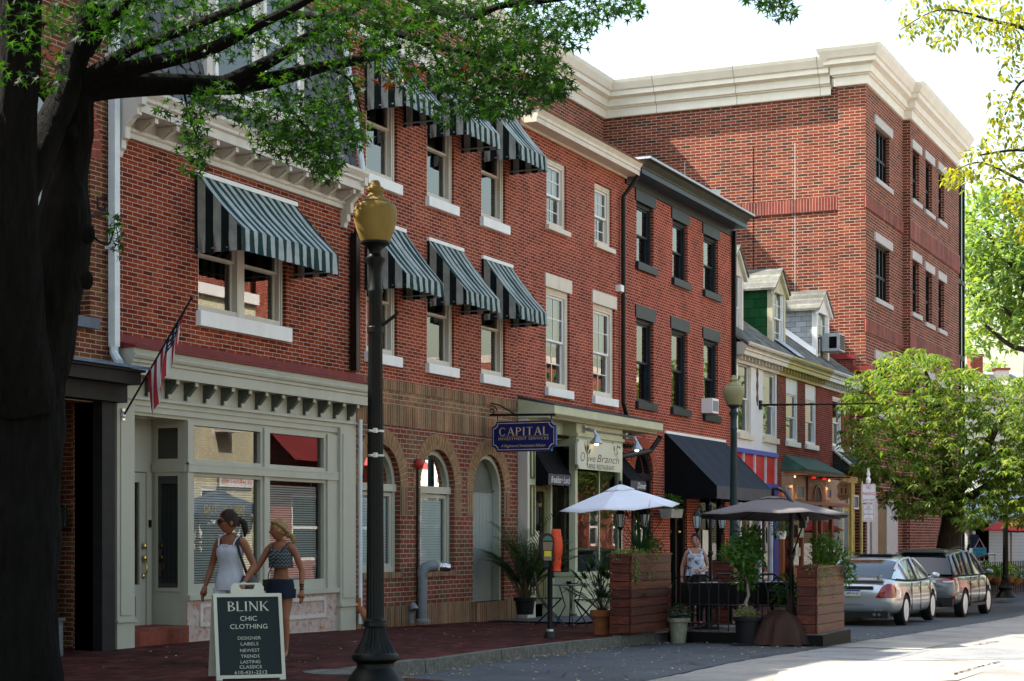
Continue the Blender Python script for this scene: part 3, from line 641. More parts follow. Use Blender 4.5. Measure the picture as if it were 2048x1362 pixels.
# shopfront
zF0 = WZ(726, 810, -.24); zF1 = WZ(726, 792, -.24); zC1 = WZ(727, 776, -.3); zC2 = WZ(727, 767, -.3)
f = MB(); X2s = WX(232)
hprof(f, [(0,zF0),(-.24,zF0),(-.24,zF1),(-.26,zF1+.01),(-.26,zF1+.05),(-.285,zF1+.06),(-.30,zC1-.02),(-.30,zC1),(-.27,zC1+.02),(-.27,zC2),(0,zC2)], X2s, X2b+.16)
fo = f.build('shop_cornice', M['grey'], b2)
hprof(MB(), [(0,zst-.02),(0,zC2+.002),(-.31,zC2+.002),(-.31,zC2+.03),(-.05,zst-.08),(-.04,zst+.02)], X2s-.02, X2b+.18).build('flashing', M['redflash'], b2)
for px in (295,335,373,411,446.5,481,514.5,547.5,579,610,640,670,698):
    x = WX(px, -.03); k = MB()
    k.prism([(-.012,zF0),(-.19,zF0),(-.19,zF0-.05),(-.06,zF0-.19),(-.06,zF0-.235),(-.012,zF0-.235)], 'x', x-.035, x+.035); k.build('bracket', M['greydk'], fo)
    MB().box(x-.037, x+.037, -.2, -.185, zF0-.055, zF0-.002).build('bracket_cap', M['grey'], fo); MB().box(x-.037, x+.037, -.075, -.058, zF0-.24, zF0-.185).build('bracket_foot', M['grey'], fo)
zml = WZ(500, 828, -.05)                                            # moulding under the frieze
tz1, tz0 = WZ(388, 849), WZ(388, 918); bz1, bz0 = WZ(385, 952), WZ(385, 1168)
xa, xb_, xc, xd = WX(388), WX(521), WX(540), WX(648); xl, xr = WX(260), WX(668); xcp = WX(374); zbar0, zbar1 = WZ(380, 944), WZ(380, 925)
zbk = WZ(668, 1178)
s = MB()
s.box(X2s+.02, X2b-.02, -.01, .3, zml+.06, zC2-.02)                       # frieze
s.box(X2s+.02, X2b-.1, -.05, .3, zml-.05, zml+.02); s.box(X2s+.02, X2b-.1, -.085, .3, zml+.02, zml+.06); s.box(X2s+.02, X2b-.1, -.03, .3, zml-.13, zml-.05)
s.box(X2s+.02, X2b-.1, .002, .3, tz1+.05, zml-.13)
so = s.build('shopfront', M['grey'], b2)
x0p, x1p = WX(232), WX(259); p = MB()
p.box(x0p-.08, x1p, -.08, .3, -.2, zml-.05); p.box(x0p-.1, x1p+.03, -.11, .31, WZ(250,1245,-.1), WZ(250,1240,-.1)); p.box(x0p-.02, x1p-.05, -.095, -.08, WZ(240,1230), zml-.2)
p.build('pilaster', M['grey'], so)
x2p, x3p = WX(672), WX(703); p = MB()
p.box(x2p, x3p, -.08, .3, -.2, zml-.05); p.box(x2p-.02, x3p+.03, -.11, .3, WZ(690,1213,-.1), WZ(690,1208,-.1)); p.box(x2p+.06, x3p-.04, -.095, -.08, WZ(690,1195), zml-.15)
p.build('pilaster', M['grey'], so)
MB().tube([(X2b-.09,-.13,.25),(X2b-.09,-.13,zml+.1)], .032, 10).build('white_pipe', M['pipewhite'], so)
w = MB()
w.box(xcp-.02, xa-.06, -.03, .12, zbk, tz1+.05); w.box(xb_+.06, xc-.06, -.03, .12, zbk, tz1+.05); w.box(xd+.06, x2p, -.03, .12, zbk, tz1+.05)
w.box(xcp-.03, x2p, -.05, .12, zbar0, zbar1); w.box(xcp-.03, x2p, -.055, .12, zbar1-.03, zbar1-.005)
w.box(xcp-.03, x2p, -.07, .12, zbk-.05, zbk+.02); w.box(xcp-.03, x2p, .0, .1, zbk+.02, bz0-.119)
for a, b_ in ((xa, xb_), (xc, xd)):
    w.frame(a-.06, b_+.06, tz0-.09, tz1+.05, .06, .0, .1, .09); w.frame(a-.06, b_+.06, bz0-.12, bz1+.06, .06, .0, .1, .12)
wo = w.build('window', M['grey'], so)
g = MB()
for a, b_ in ((xa, xb_), (xc, xd)):
    for c0, c1 in ((tz0, tz1), (bz0, bz1)): g.poly([(a-.01,.06,c0-.01),(b_+.01,.06,c0-.01),(b_+.01,.06,c1+.01),(a-.01,.06,c1+.01)])
g.build('pane', M['shopglass'], so)
for a, b_ in ((xa, xb_), (xc, xd)):
    v = MB(); z = bz0+.02
    while z < bz1-.04: v.poly([(a,.14,z-.012),(b_,.14,z-.012),(b_,.15,z+.012),(a,.15,z+.012)]); z += .034
    for xx in (a+.15, b_-.15): v.box(xx-.003, xx+.003, .137, .139, bz0, bz1)
    v.build('venetian_blind', M['white'], so)
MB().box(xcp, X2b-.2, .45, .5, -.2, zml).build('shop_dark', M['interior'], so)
m_mar = pm('peeling_salmon_panel', (0.46,0.36,0.32), .5, .15, 4, dirt=((0.36,0.14,0.07), .5))
bk = MB(); bk.box(xcp-.02, x2p, -.02, .3, -.2, zbk-.05); bko = bk.build('bulkhead', m_mar, so)
for a, b_ in ((xa+.1, xb_), (xc, xd)):
    MB().frame(a, b_, zbk-.42, zbk-.1, .06, -.04, -.018).build('panel_mould', pm('salmon_white', (0.55,0.47,0.43), .5, .15, 6, dirt=((0.4,0.2,0.12), .58)), bko)
    MB().box(a-.05, b_+.05, -.045, -.018, zbk-.72, zbk-.62).build('panel_rail', m_mar, bko)
# recessed entrance
rd = .56; xdr = WX(292, rd); xdl = xdr-.95
e = MB(); e.box(xdr+.1, xcp-.021, rd, rd+.1, -.2, zml-.1); e.box(xl-.3, xdl, rd, rd+.1, -.2, zml-.1); e.box(xdl, xdr+.1, rd, rd+.1, zbar0, zml-.1)
e.box(xdr, xdr+.1, rd-.02, rd+.1, .3, zbar0)
e.poly([(xcp-.022,0,-.2),(xcp-.022,rd,-.2),(xcp-.022,rd,zml-.1),(xcp-.022,0,zml-.1)]); e.box(xl-.3, xcp, 0, rd, zml-.14, zml-.1)
e.box(xcp-.05, xcp-.022, -.0, rd-.02, zbar0, zbar1)
for y0, y1 in ((.12,.44),):
    for a, b_ in ((tz0, tz1-.05), (bz0-.05, bz1)):
        e.add([(xcp-.04,y0-.05,a-.05),(xcp-.04,y1+.05,a-.05),(xcp-.04,y1+.05,b_+.05),(xcp-.04,y0-.05,b_+.05),(xcp-.04,y0,a),(xcp-.04,y1,a),(xcp-.04,y1,b_),(xcp-.04,y0,b_)],[(0,1,5,4),(1,2,6,5),(2,3,7,6),(3,0,4,7)])
eo = e.build('entrance_recess', M['grey'], so)
MB().poly([(xcp-.03,.12,tz0),(xcp-.03,.44,tz0),(xcp-.03,.44,tz1-.05),(xcp-.03,.12,tz1-.05)]).poly([(xcp-.03,.12,bz0-.05),(xcp-.03,.44,bz0-.05),(xcp-.03,.44,bz1),(xcp-.03,.12,bz1)]).build('side_light', pm('black_glass', (0.01,0.01,0.01), .02, spec=.8), eo)
MB().box(xl-.3, xcp-.01, -.04, rd, -.2, WZ(300,1256)).build('step', brick('terracotta_step', [(0,(0.2,0.05,0.03)),(1,(0.28,0.08,0.05))], (0.12,0.08,0.07), bw=.3, bh=.2), so)
dt = WZ(275, 945, rd); db = .42
d = MB(); d.frame(xdl, xdr, db, dt, .13, rd+.01, rd+.06, .55); do_ = d.build('door', M['grey'], so)
MB().frame(xdl+.2, xdr-.2, db+.1, db+.42, .03, rd-.005, rd+.012).build('door_panel', M['grey'], do_)
MB().poly([(xdl+.12,rd+.04,db+.54),(xdr-.12,rd+.04,db+.54),(xdr-.12,rd+.04,dt-.12),(xdl+.12,rd+.04,dt-.12)]).build('door_glass', M['shopglass'], do_)
MB().box(xdl+.15, xdr-.15, rd+.075, rd+.08, db+.54, dt-.15).build('lace_curtain', M['curtain'], do_)
br = pm('brass', (0.75,0.5,0.14), .25, .1, metal=1.0)
k = MB(); xk = xdr-.065
for zz in (WZ(286,1092,rd), WZ(286,1116,rd)): k.ball((xk,rd-.03,zz), .035,.03,.045, 12, 8)
k.tube([(xk,rd,WZ(286,1122,rd)),(xk,rd-.06,WZ(286,1130,rd)),(xk,rd-.06,WZ(286,1145,rd)),(xk,rd,WZ(286,1152,rd))], .012); k.ball((xk,rd-.01,WZ(286,1152,rd)), .03,.02,.04, 10, 8); k.build('handle', br, do_, smooth=True)
MB().box(xcp-.12, xcp-.06, rd-.03, rd-.0, WZ(303,1055,rd), WZ(303,1040,rd)).build('entry_buzzer', M['blacktrim'], eo)
MB().lathe((xl+.55,.3,zml-.2), [(.0,0),(.13,.01),(.13,.06),(0,.06)], 20).build('ceiling_light', M['grey'], eo)
t = MB(); text_mb(t, 'DUTT & OBEE', .12, Matrix.Translation(((xa+xb_)/2, .055, WZ(450,1018))), depth=.001, shear=0); t.build('window_lettering', pm('gold_leaf', (0.5,0.34,0.12), .4), so)
MB().tube([(WX(703)+.06,-.1,WZ(705,1196,-.1)),(WX(703)+.06,-.1,WZ(705,1215,-.1)),(WX(703)+.09,-.14,.42),(WX(703)+.1,-.24,.33)], [.06,.065,.07,.075], 10).build('drain_elbow', pm('rusty_copper', (0.30,0.1,0.04), .6, .4, 9), so)
# ------------------------------------------------------------------ B3: arcaded house with six striped awnings
b3 = thing('arcaded_house', 'chalky red brick house with six striped awnings over three tan brick arches', 'building', (27.6, 0, .2))
X3a, X3b = X2b, WX(1035); zband = WZ(900, 780)
fl3 = []; 
zS3 = WZ(858, 395); zS2 = WZ(858, 728)
wxs = [(WX(731), WX(795)), (WX(854), WX(908)), (WX(963), WX(1010))]
ww = sum(b_-a for a, b_ in wxs)/3
wxs = [((a+b_)/2-ww/2, (a+b_)/2+ww/2) for a, b_ in wxs]
h3 = [(a, b_, zS3, zS3+1.75) for a, b_ in wxs] + [(a, b_, zS2, zS2+1.75) for a, b_ in wxs]
wall(MB(), X3a, X3b, zband, 9.75, h3).build('upper_wall', M['brick3'], b3)
body(b3, X3a, X3b, 9.75, 9, M['brick3'], M['roofing'])
for i, (a, b_, c, d) in enumerate(h3): sash(b3, a, b_, c, d, M['offwhite'], cw=.11, sill=M['white'], sh=.16, y0=.07, split=.52)
xl = WX(854.5); pz = [on_x(932, 581, xl), on_x(934, 608, xl)]; p3 = -pz[0][0]; zf2, zv2 = pz[0][1], pz[1][1]; zt2 = WZ(854.5, 478)
xl3 = WX(966); q3 = [on_x(1036, 290, xl3), on_x(1036, 319, xl3)]; zf3, zv3 = q3[0][1], q3[1][1]
aw = [(WX(729), WX(886, -p3)), (WX(854.5), WX(998, -p3)), (WX(963), WX(1093, -p3))]
for a, b_ in aw:
    awning(b3, a, b_, zf3+zt2-zf2, p3, zf3, zv3, AX, AY); awning(b3, a, b_, zt2, p3, zf2, zv2, AX, AY)
MB().prism([(0,9.5),(-.1,9.52),(-.1,9.62),(-.2,9.7),(-.2,9.78),(0,9.78)], 'x', X3a+.05, X3b).build('cornice', M['white'], b3)
# arcade: openings
def arch_dims(x0, x1, ptop, pref): a, b_ = WX(x0), WX(x1); return a, b_, WZ(pref, ptop), (b_-a)/2
A1 = (WX(724), WX(799)); A2 = (WX(840), WX(909)); A3 = (WX(946), WX(1008))
wA = (A2[1]-A2[0]); A1 = ((A1[0]+A1[1])/2-wA/2, (A1[0]+A1[1])/2+wA/2)
zA = WZ(874, 899); zsil = WZ(875, 1141); zD = WZ(977, 909); zDb = WZ(977, 1203)
h3l = [(A1[0], A1[1], zsil, zA, wA/2), (A2[0], A2[1], zsil, zA, wA/2), (A3[0], A3[1], zDb, zD, (A3[1]-A3[0])/2)]
zb0, zb1, zb2, zb3 = WZ(900,865), WZ(900,825), WZ(900,800), zband
wall(MB(), X3a, X3b, -.5, zb0, h3l, rev=.26).build('arcade_wall', M['brick3low'], b3)
def band(name, a, b_, m, Y=0.0):
    MB().box(X3a+.002, X3b-.002, Y-.004, .1, a, b_).build(name, m, b3)
band('soldier_course', zb0, zb1, M['tansoldier'], -.01); band('brick_band', zb1, zb2+.01, M['tanbrick']); band('soldier_course', zb2+.01, zb3, M['tansoldier'], -.01)
for (a, b_, c, d, r) in h3l:
    cx, sp = (a+b_)/2, d-r; voussoirs(b3, cx, sp, r+.0, r+.27, M['tanvous'], 25 if r > .4 else 21)
    for x in (a-.24, b_+.001):
        for k in range(2): MB().box(max(x,X3a+.01), x+.239, -.012, .05, sp-.02-.23*(k+1), sp-.015-.23*k).build('impost_block', M['tansoldier'], b3)
for (a, b_, c, d, r) in h3l[:2]:
    cx, sp = (a+b_)/2, d-r
    w = MB(); w.frame(a, b_, c, sp+.02, .09, .1, .2); arch_ring(w, cx, sp, r-.09, r, .1, .2); w.box(a, b_, .07, .2, sp-.1, sp+.02); w.frame(a+.09, b_-.09, c+.08, sp-.12, .06, .12, .17)
    o = w.build('window', M['grey'], b3)
    g = MB(); g.poly([(a+.05,.15,c+.05),(b_-.05,.15,c+.05),(b_-.05,.15,sp-.05),(a+.05,.15,sp-.05)])
    g.poly([(cx+(r-.05)*math.cos(t*math.pi/16), .15, sp+.02+(r-.05)*math.sin(t*math.pi/16)) for t in range(16, -1, -1)]); g.build('pane', M['lowglass'], o)
    MB().box(a+.1, b_-.1, .19, .2, c+.1, sp-.1).build('venetian_blind', M['blindwhite'], o)
    MB().box(a-.05, b_+.05, -.03, .15, c-.1, c).build('sill', M['tansoldier'], o)
a, b_, c, d, r = h3l[2]; cx, sp = (a+b_)/2, d-r
w = MB(); w.box(a, a+.08, .06, .24, c, sp); w.box(b_-.08, b_, .06, .24, c, sp); arch_ring(w, cx, sp, r-.08, r, .06, .24); w.build('door_frame', M['grey'], b3)
dd = MB(); nb = 8
for i in range(nb):
    x0_, x1_ = a+.08+(b_-a-.16)*i/nb, a+.08+(b_-a-.16)*(i+1)/nb; dd.box(x0_+.003, x1_-.003, .19, .23, c, sp)
do_ = dd.build('door', pm('grey_boards', (0.235,0.26,0.245), .5, .08, 3), b3); MB().box(a+.06, b_-.06, .22, .24, c, sp).build('door_back', M['greydk'], do_)
g = MB(); g.poly([(cx+(r-.06)*math.cos(t*math.pi/16), .2, sp+(r-.06)*math.sin(t*math.pi/16)) for t in range(16, -1, -1)]); g.box(a+.08, b_-.08, .17, .22, sp-.02, sp+.03); g.build('fanlight', M['greydk'], do_)
MB().box(a-.1, b_+.15, -.12, .2, -.3, zDb).build('step', M['tansoldier'], b3)
MB().box(X3a, a-.11, -.012, .05, -.4, .47).build('plinth', M['tansoldier'], b3); MB().box(b_+.16, X3b, -.012, .05, -.4, .47).build('plinth', M['tansoldier'], b3)
bl = thing('alarm_bell', 'red fire alarm bell on its black conduit between two arches', 'bell', (WX(832), -.05, WZ(832,928)))
mb = MB(); mb.lathe((0,0,0), [(0,.08),(.04,.076),(.08,.04),(.092,0),(.092,-.02)], 20); mb.xform(Matrix.Rotation(R(90),4,'X')); mb.build('gong', pm('alarm_red', (0.32,0.03,0.02), .35), bl, smooth=40, local=True)
MB().tube([(0,.02,-.08),(0,.02,.22-WZ(832,928))], .022, 8).build('conduit', M['pipebrown'], bl, local=True)
xs_ = WX(845, -.25)
sp_ = thing('standpipe', 'grey fire department standpipe with twin caps rising from the brick pavement', 'standpipe', (xs_, -.25, .2))
zt_ = WZ(845,1130,-.25)-.2
mb = MB(); mb.lathe((0,0,0), [(.13,0),(.13,.03),(.085,.05),(.075,.06),(.075,zt_-.18)], 16)
mb.tube([(0,0,zt_-.2),(0,0,zt_-.12),(.03,-.03,zt_-.05),(.1,-.08,zt_-.02),(.2,-.16,zt_-.02)], [.085,.09,.095,.095,.09], 12); mb.build('pipe', M['pipegrey'], sp_, smooth=40, local=True)
for k in (0, 1):
    c = Vector((.24+.1*k, -.2+.1*k-.05, zt_-.03)); MB().tube([c, c+Vector((.04,-.06,-.01)), c+Vector((.07,-.11,-.015))], [.075,.075,.06], 14).tube([c+Vector((.02,-.03,0)), c+Vector((.035,-.055,0))], .088, 12).build('cap', pm('chrome_cap', (0.6,0.6,0.6), .2, .1, metal=1.0), sp_, smooth=40, local=True)
vp = thing('vent_elbow', 'small grey vent elbow low on the brick pavement beside the standpipe', 'vent', (WX(822,-.2), -.2, .2))
MB().tube([(0,0,0),(0,0,.16),(-.02,-.02,.24),(-.08,-.08,.28),(-.14,-.13,.25),(-.15,-.14,.22)], [.05,.05,.055,.06,.065,.075], 12).build('elbow', M['pipegrey'], vp, smooth=40, local=True)

# ------------------------------------------------------------------ B4: brick house over the sage restaurant front
b4 = thing('restaurant_house', 'bright red brick house with a cream boxed cornice above the sage green restaurant front', 'building', (33, 0, .2))
X4a, X4b = X3b, WX(1249)
w4 = [(WX(1093), WX(1133), WZ(1112,457), WZ(1112,322)), (WX(1189), WX(1223), WZ(1206,493), WZ(1206,371)), (WX(1092), WX(1139), WZ(1116,779), WZ(1116,580)), (WX(1186), WX(1229), WZ(1208,796), WZ(1208,612))]
z4s = WZ(1180, 835)
wall(MB(), X4a, X4b, z4s-.2, 9.44, w4).build('upper_wall', M['brick4'], b4)
body(b4, X4a, X4b, 9.5, 9, M['brick4'], M['roofing'])
for i, (a, b_, c, d) in enumerate(w4):
    sash(b4, a, b_, c, d, M['cream'], cw=.11 if i < 2 else .13, grid=(2, 2) if i < 2 else (2, 2), blind=.55, bm=M['blind'], sill=M['white'] if i > 1 else M['cream'], sh=.09 if i < 2 else .16, lintel=M['cream'] if i > 1 else None, lh=.26, inner=M['white'])
hprof(MB(), [(0,9.40),(-.05,9.40),(-.05,9.44),(-.34,9.44),(-.34,9.53),(-.36,9.54),(-.36,9.60),(-.42,9.68),(0,9.68)], X4a+.12, X4b+.03).build('cornice', M['cream'], b4)
MB().box(X4a+.1, X4b+.04, -.43, .3, 9.683, 9.72).build('rusty_gutter', pm('rust', (0.17,0.07,0.035), .8, .4, 6), b4)
xd4 = WX(1246, -.08)
MB().tube([(X4b-.05,-.33,9.42),(X4b-.12,-.2,9.2),(xd4,-.09,8.95),(xd4,-.09,5.0),(xd4,-.09,4.5),(xd4+.25,-.12,4.05),(xd4+.3,-.12,3.8)], .05, 10).build('downpipe', M['pipebrown'], b4)
MB().box(WX(1231), WX(1240), -.12, 0, WZ(1235,584), WZ(1235,571)).tube([(WX(1238),-.06,WZ(1235,584)),(WX(1240),-.12,WZ(1235,590))], .03, 8).build('security_light', M['white'], b4)
# restaurant front
p4 = .75
zc0 = WZ(1102, 825, -p4); zc1 = WZ(1102, 809, -p4); zc_ = WZ(1094, 834, -p4+.12)
Xf0, Xf1 = X4a+.02, WX(1326, -p4)
f = MB()
hprof(f, [(0,zc_),(-p4+.16,zc_),(-p4+.14,zc_+.05),(-p4+.1,zc_+.06),(-p4+.06,zc0-.04),(-p4,zc0),(-p4,zc1),(0,zc1+.14)], Xf0, Xf1)
fo = f.build('shop_cornice', M['sage'], b4)
hprof(MB(), [(-.0,zc1+.142),(-p4-.01,zc1+.003),(-p4-.01,zc1+.018),(0,zc1+.20)], Xf0-.01, Xf1+.01).build('lead_roof', pm('dull_lead', (0.05,0.05,0.055), .6, .3, 5), fo)
yb = -.42
xB0, xB1 = WX(1150, yb), WX(1240, yb); zg0, zg1 = WZ(1160,1147,yb), WZ(1160,900,yb); xD0, xD1 = WX(1058), WX(1093)
zfb = WZ(1156, 893, yb)
s = MB()
s.box(xB0-.02, xB1+.05, yb-.04, .1, zfb, zc_-.001); s.box(xB0-.05, xB1+.07, yb-.08, .1, (zfb+zc_)/2-.03, (zfb+zc_)/2+.03)
s.box(Xf0+.1, xB0-.021, -.18, .1, zfb+.12, zc_-.001)
s.box(xB0-.06, xB0+.06, yb-.03, yb+.1, .1, zfb); s.box(xB1-.06, xB1+.06, yb-.03, yb+.1, .1, zfb)
s.box(xB0+.06, xB1-.06, yb-.02, 0, -.2, zg0-.05); s.box(xB0-.08, xB1+.08, yb-.07, 0, zg0-.05, zg0+.03)
s.box(xB0-.06, xB0, yb+.1, 0, -.2, zg0); s.box(xB1, xB1+.06, yb+.1, .1, -.2, zfb)
s.box(xD1+.02, xD1+.1, -.08, .1, -.2, zfb+.12)
so4 = s.build('shopfront', M['sage'], b4)
pl = MB(); pl.box(Xf0+.02, WX(1056), -.16, .1, -.2, zc_-.01); po = pl.build('pilaster', M['sage'], so4)
for a, b_ in ((.5, 1.5), (1.62, 2.6), (2.72, 3.3)):
    MB().frame(Xf0+.2, WX(1056)-.08, a, b_, .035, -.185, -.158).build('pilaster_panel', M['olive'], po)
MB().box(Xf0-.0, Xf0+.06, -.2, -.0, -.2, zc_-.01).build('edge_strip', M['offwhite'], so4)
MB().poly([(xB0+.06,yb+.03,zg0),(xB1-.06,yb+.03,zg0),(xB1-.06,yb+.03,zg1),(xB0+.06,yb+.03,zg1)]).poly([(xB0-.03,0,zg0),(xB0-.03,yb+.1,zg0),(xB0-.03,yb+.1,zfb),(xB0-.03,0,zfb)]).poly([(xD1+.1,0,.8),(xB0-.06,0,.8),(xB0-.06,0,zfb+.1),(xD1+.1,0,zfb+.1)]).build('pane', M['shopglass'], so4)
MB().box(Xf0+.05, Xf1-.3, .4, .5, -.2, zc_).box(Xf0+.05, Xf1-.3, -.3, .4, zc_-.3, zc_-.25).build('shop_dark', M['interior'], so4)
MB().box(xD1+.1, xB0-.06, -.02, .1, -.2, .8).box((xB0+xB1)/2+.1, (xB0+xB1)/2+.14, yb+.02, yb+.06, zg0, zg1).build('stall_riser', M['sage'], so4)
dz0, dz1 = WZ(1075,1208), WZ(1075,972)
d = MB().frame(xD0, xD1, dz0, dz1, .1, .0, .05, 1.0); do_ = d.build('door', M['olive'], b4)
MB().frame(xD0+.14, xD1-.14, dz0+.12, dz0+.5, .03, -.02, .002).frame(xD0+.14, xD1-.14, dz0+.58, dz0+.92, .03, -.02, .002).build('door_panel', M['olive'], do_)
MB().poly([(xD0+.08,.03,dz0+.98),(xD1-.08,.03,dz0+.98),(xD1-.08,.03,dz1-.08),(xD0+.08,.03,dz1-.08)]).build('door_glass', M['shopglass'], do_)
n_ = MB(); xm = (xD0+xD1)/2
for q, (c, w_, h_) in enumerate(((1.55, .3, .42), (1.05, .34, .36))):
    MB().box(xm-w_/2-.1, xm+w_/2-.1, .0, .02, dz0+c, dz0+c+h_).build('door_notice', pm('notice_%s' % ('dark' if q == 0 else 'cream'), (0.03,0.03,0.03) if q == 0 else (0.5,0.46,0.36), .6, .5, 25), do_)
t = MB(); text_mb(t, '142 West', .09, Matrix.Translation((xm, .018, dz1-.35)), depth=.002); t.build('door_lettering', bpy.data.materials['gold_leaf'], do_)
MB().tube([(xD0+.05,-.0,dz0+1.0),(xD0+.05,-.06,dz0+1.02),(xD0+.05,-.06,dz0+1.2),(xD0+.05,0,dz0+1.22)], .012).build('handle', br, do_)
m_blk = pm('black_canvas', (0.004,0.0045,0.0055), .9, .25, 3, spec=.15); m_val = pm('grey_canvas', (0.085,0.082,0.092), .85, .1, 5)
def small_awning(px0, pxf, ztp, lab, txt):
    xa_ = WX(px0); Yf, zf_ = on_x(pxf[0], pxf[1], xa_); zv_ = on_x(pxf[0], pxf[2], xa_)[1]; xb2 = WX(pxf[3], Yf)
    o = awning(b4, xa_, xb2, ztp, -Yf, zf_, zv_, m_blk, m_blk, m_val, wav=.0, label=lab)
    t = MB(); text_mb(t, txt, .13, Matrix.Translation(((xa_+xb2)/2, Yf-.02, (zf_+zv_)/2)), width=(xb2-xa_)*.82, shear=.35, depth=.003); t.build('valance_lettering', M['white'], o)
    return Yf
small_awning(1056, (1096, 947, 969, 1142), zfb+.1, 'small black door awning with a grey lettered valance', 'Breakfast \u2022 Lunch')
o = awning(b4, xB1+.08, xB1+1.0, zfb+.06, .62, WZ(1275,962,-.62), WZ(1275,980,-.62), m_blk, m_blk, m_val, wav=0, label='small black awning partly hidden behind the cream restaurant sign')
t = MB(); text_mb(t, 'Dinner', .13, Matrix.Translation((xB1+.72, -.64, (WZ(1275,962,-.62)+WZ(1275,980,-.62))/2)), shear=.3, depth=.003); t.build('valance_lettering', M['white'], o)
# restaurant sign with two lamps
Ys = yb-.18; sx0, sx1 = WX(1153, Ys), WX(1243, Ys); sz0, sz1 = WZ(1153, 937, Ys), WZ(1153, 878, Ys)
sg = thing('restaurant_sign', 'cream board reading Olive Branch Tapas Restaurant on the sage shopfront', 'sign', ((sx0+sx1)/2, Ys, sz0))
W_, H_ = sx1-sx0, sz1-sz0
def notched(w, h, n): return [(-w/2+n,0),(w/2-n,0),(w/2-n,n*.4),(w/2-n*.4,n),(w/2,n),(w/2,h-n),(w/2-n*.4,h-n),(w/2-n,h-n*.4),(w/2-n,h),(-w/2+n,h),(-w/2+n,h-n*.4),(-w/2+n*.4,h-n),(-w/2,h-n),(-w/2,n),(-w/2+n*.4,n),(-w/2+n,n*.4)]
m_scr = pm('cream_sign', (0.62,0.60,0.47), .5, .05, 3); m_ink = pm('dark_green_ink', (0.015,0.022,0.015), .5)
MB().prism(notched(W_, H_, .08), 'y', -.02, .03).build('board', m_scr, sg, local=True)
t = MB(); text_mb(t, 'O', H_*.34, Matrix.Translation((-W_*.39, -.021, H_*.42)), width=W_*.09, shear=.2, depth=.002, bold=-.012); text_mb(t, 'ive', H_*.25, Matrix.Translation((-W_*.2, -.021, H_*.39)), width=W_*.16, shear=.25, depth=.002, bold=-.008)
text_mb(t, 'Branch', H_*.28, Matrix.Translation((W_*.17, -.021, H_*.42)), width=W_*.5, shear=.3, depth=.002, bold=-.008)
text_mb(t, 'TAPAS  RESTAURANT', .1, Matrix.Translation((.0, -.021, H_*.12)), width=W_*.62, depth=.002); t.build('lettering', m_ink, sg, local=True)
t = MB()
for (a, l, x, z) in ((80,.3,-.31,.5),(60,.26,-.3,.55),(110,.24,-.32,.56),(35,.2,-.28,.52)):
    c, s_ = math.cos(R(a)), math.sin(R(a)); b0 = (x*W_*1.0, z*H_)
    t.poly([(b0[0],-.023,b0[1]),(b0[0]+c*l*.5+s_*.035,-.023,b0[1]+s_*l*.5-c*.035),(b0[0]+c*l,-.023,b0[1]+s_*l),(b0[0]+c*l*.5-s_*.035,-.023,b0[1]+s_*l*.5+c*.035)])
t.tube([(-W_*.3,-.022,H_*.12),(-W_*.29,-.022,H_*.6)], .008, 4)
random.seed(4)
for k in range(14):
    a = random.uniform(0, 6.28); x = W_*.36+random.uniform(-.2,.2); z = H_*.82+random.uniform(-.12,.12); l = .11; c, s_ = math.cos(a), math.sin(a)
    t.poly([(x,-.023,z),(x+c*l*.5+s_*.018,-.023,z+s_*l*.5-c*.018),(x+c*l,-.023,z+s_*l),(x+c*l*.5-s_*.018,-.023,z+s_*l*.5+c*.018)])
t.build('olive_sprig', m_ink, sg, local=True)
m_bulb = emis('warm_bulb', (1.0,0.8,0.5), 3.0)
for px in (1167, 1249):
    Yl = yb-.04; x = WX(px, Yl); z = WZ(px, 858+(px-1167)*.17, Yl)
    k = MB().box(x-.06, x+.06, Yl-.06, Yl+.04, z-.06, z+.06).tube([(x,Yl-.06,z),(x+.03,Yl-.22,z-.04),(x+.04,Yl-.26,z-.14)], .03, 8); o = k.build('sign_lamp', M['metalgrey'], b4)
    MB().lathe((x+.04,Yl-.26,z-.3), [(.13,0),(.115,.04),(.05,.14),(.035,.18)], 14).build('lamp_shade', M['metalgrey'], o, smooth=True)
    MB().ball((x+.04,Yl-.26,z-.29), .05,.05,.045, 10, 8).build('bulb', m_bulb, o, smooth=True)
MB().tube([(WX(1167,yb-.05),yb-.06,WZ(1167,860,yb)),(WX(1249,yb-.05),yb-.06,WZ(1249,872,yb))], .018, 6).build('conduit', M['metalgrey'], b4)
xq = WX(1300, -.2); zq = WZ(1300, 878, -.2)
MB().tube([(xq,-.45,zc_),(xq,-.42,zq),(xq-.25,-.3,zq-.28),(xB1+.3,-.2,zq-.5),(xB1+.2,-.1,zq-.6),(xB1+.2,-.1,.3)], .06, 10).build('downpipe', M['pipebrown'], b4)
# blue hanging sign
sgx = WX(980); pY = on_x(1113, 870, sgx)[0]
d_ = at_d(985, 872, (sgx)/(CT+(985-CX)/FPX*ST)); ya = on_x(985, 870, sgx)[0]; zt_ = on_x(1048, 842, sgx)[1]; zb_ = on_x(1048, 903, sgx)[1]
cs = thing('hanging_sign', 'blue hanging sign with gold letters reading Capital Investment Services', 'sign', (sgx, (ya+pY)/2, zb_), R(-90))
W_ = ya-pY; H_ = zt_-zb_
m_nv = pm('navy_sign', (0.010,0.014,0.10), .35, .08, 3); m_gold = pm('sign_gold', (0.55,0.42,0.22), .45, .1, 8); m_bl = pm('sign_edge_blue', (0.03,0.11,0.32), .4)
MB().prism(notched(W_, H_, .09), 'y', -.03, .03).build('board', [m_bl], cs, local=True)
MB().prism([(a*.985, .006+b_*.985) for a, b_ in notched(W_, H_, .09)], 'y', -.034, -.02).build('face', m_nv, cs, local=True)
no = notched(W_-.06, H_-.06, .09); ni = notched(W_-.085, H_-.085, .09); g = MB()
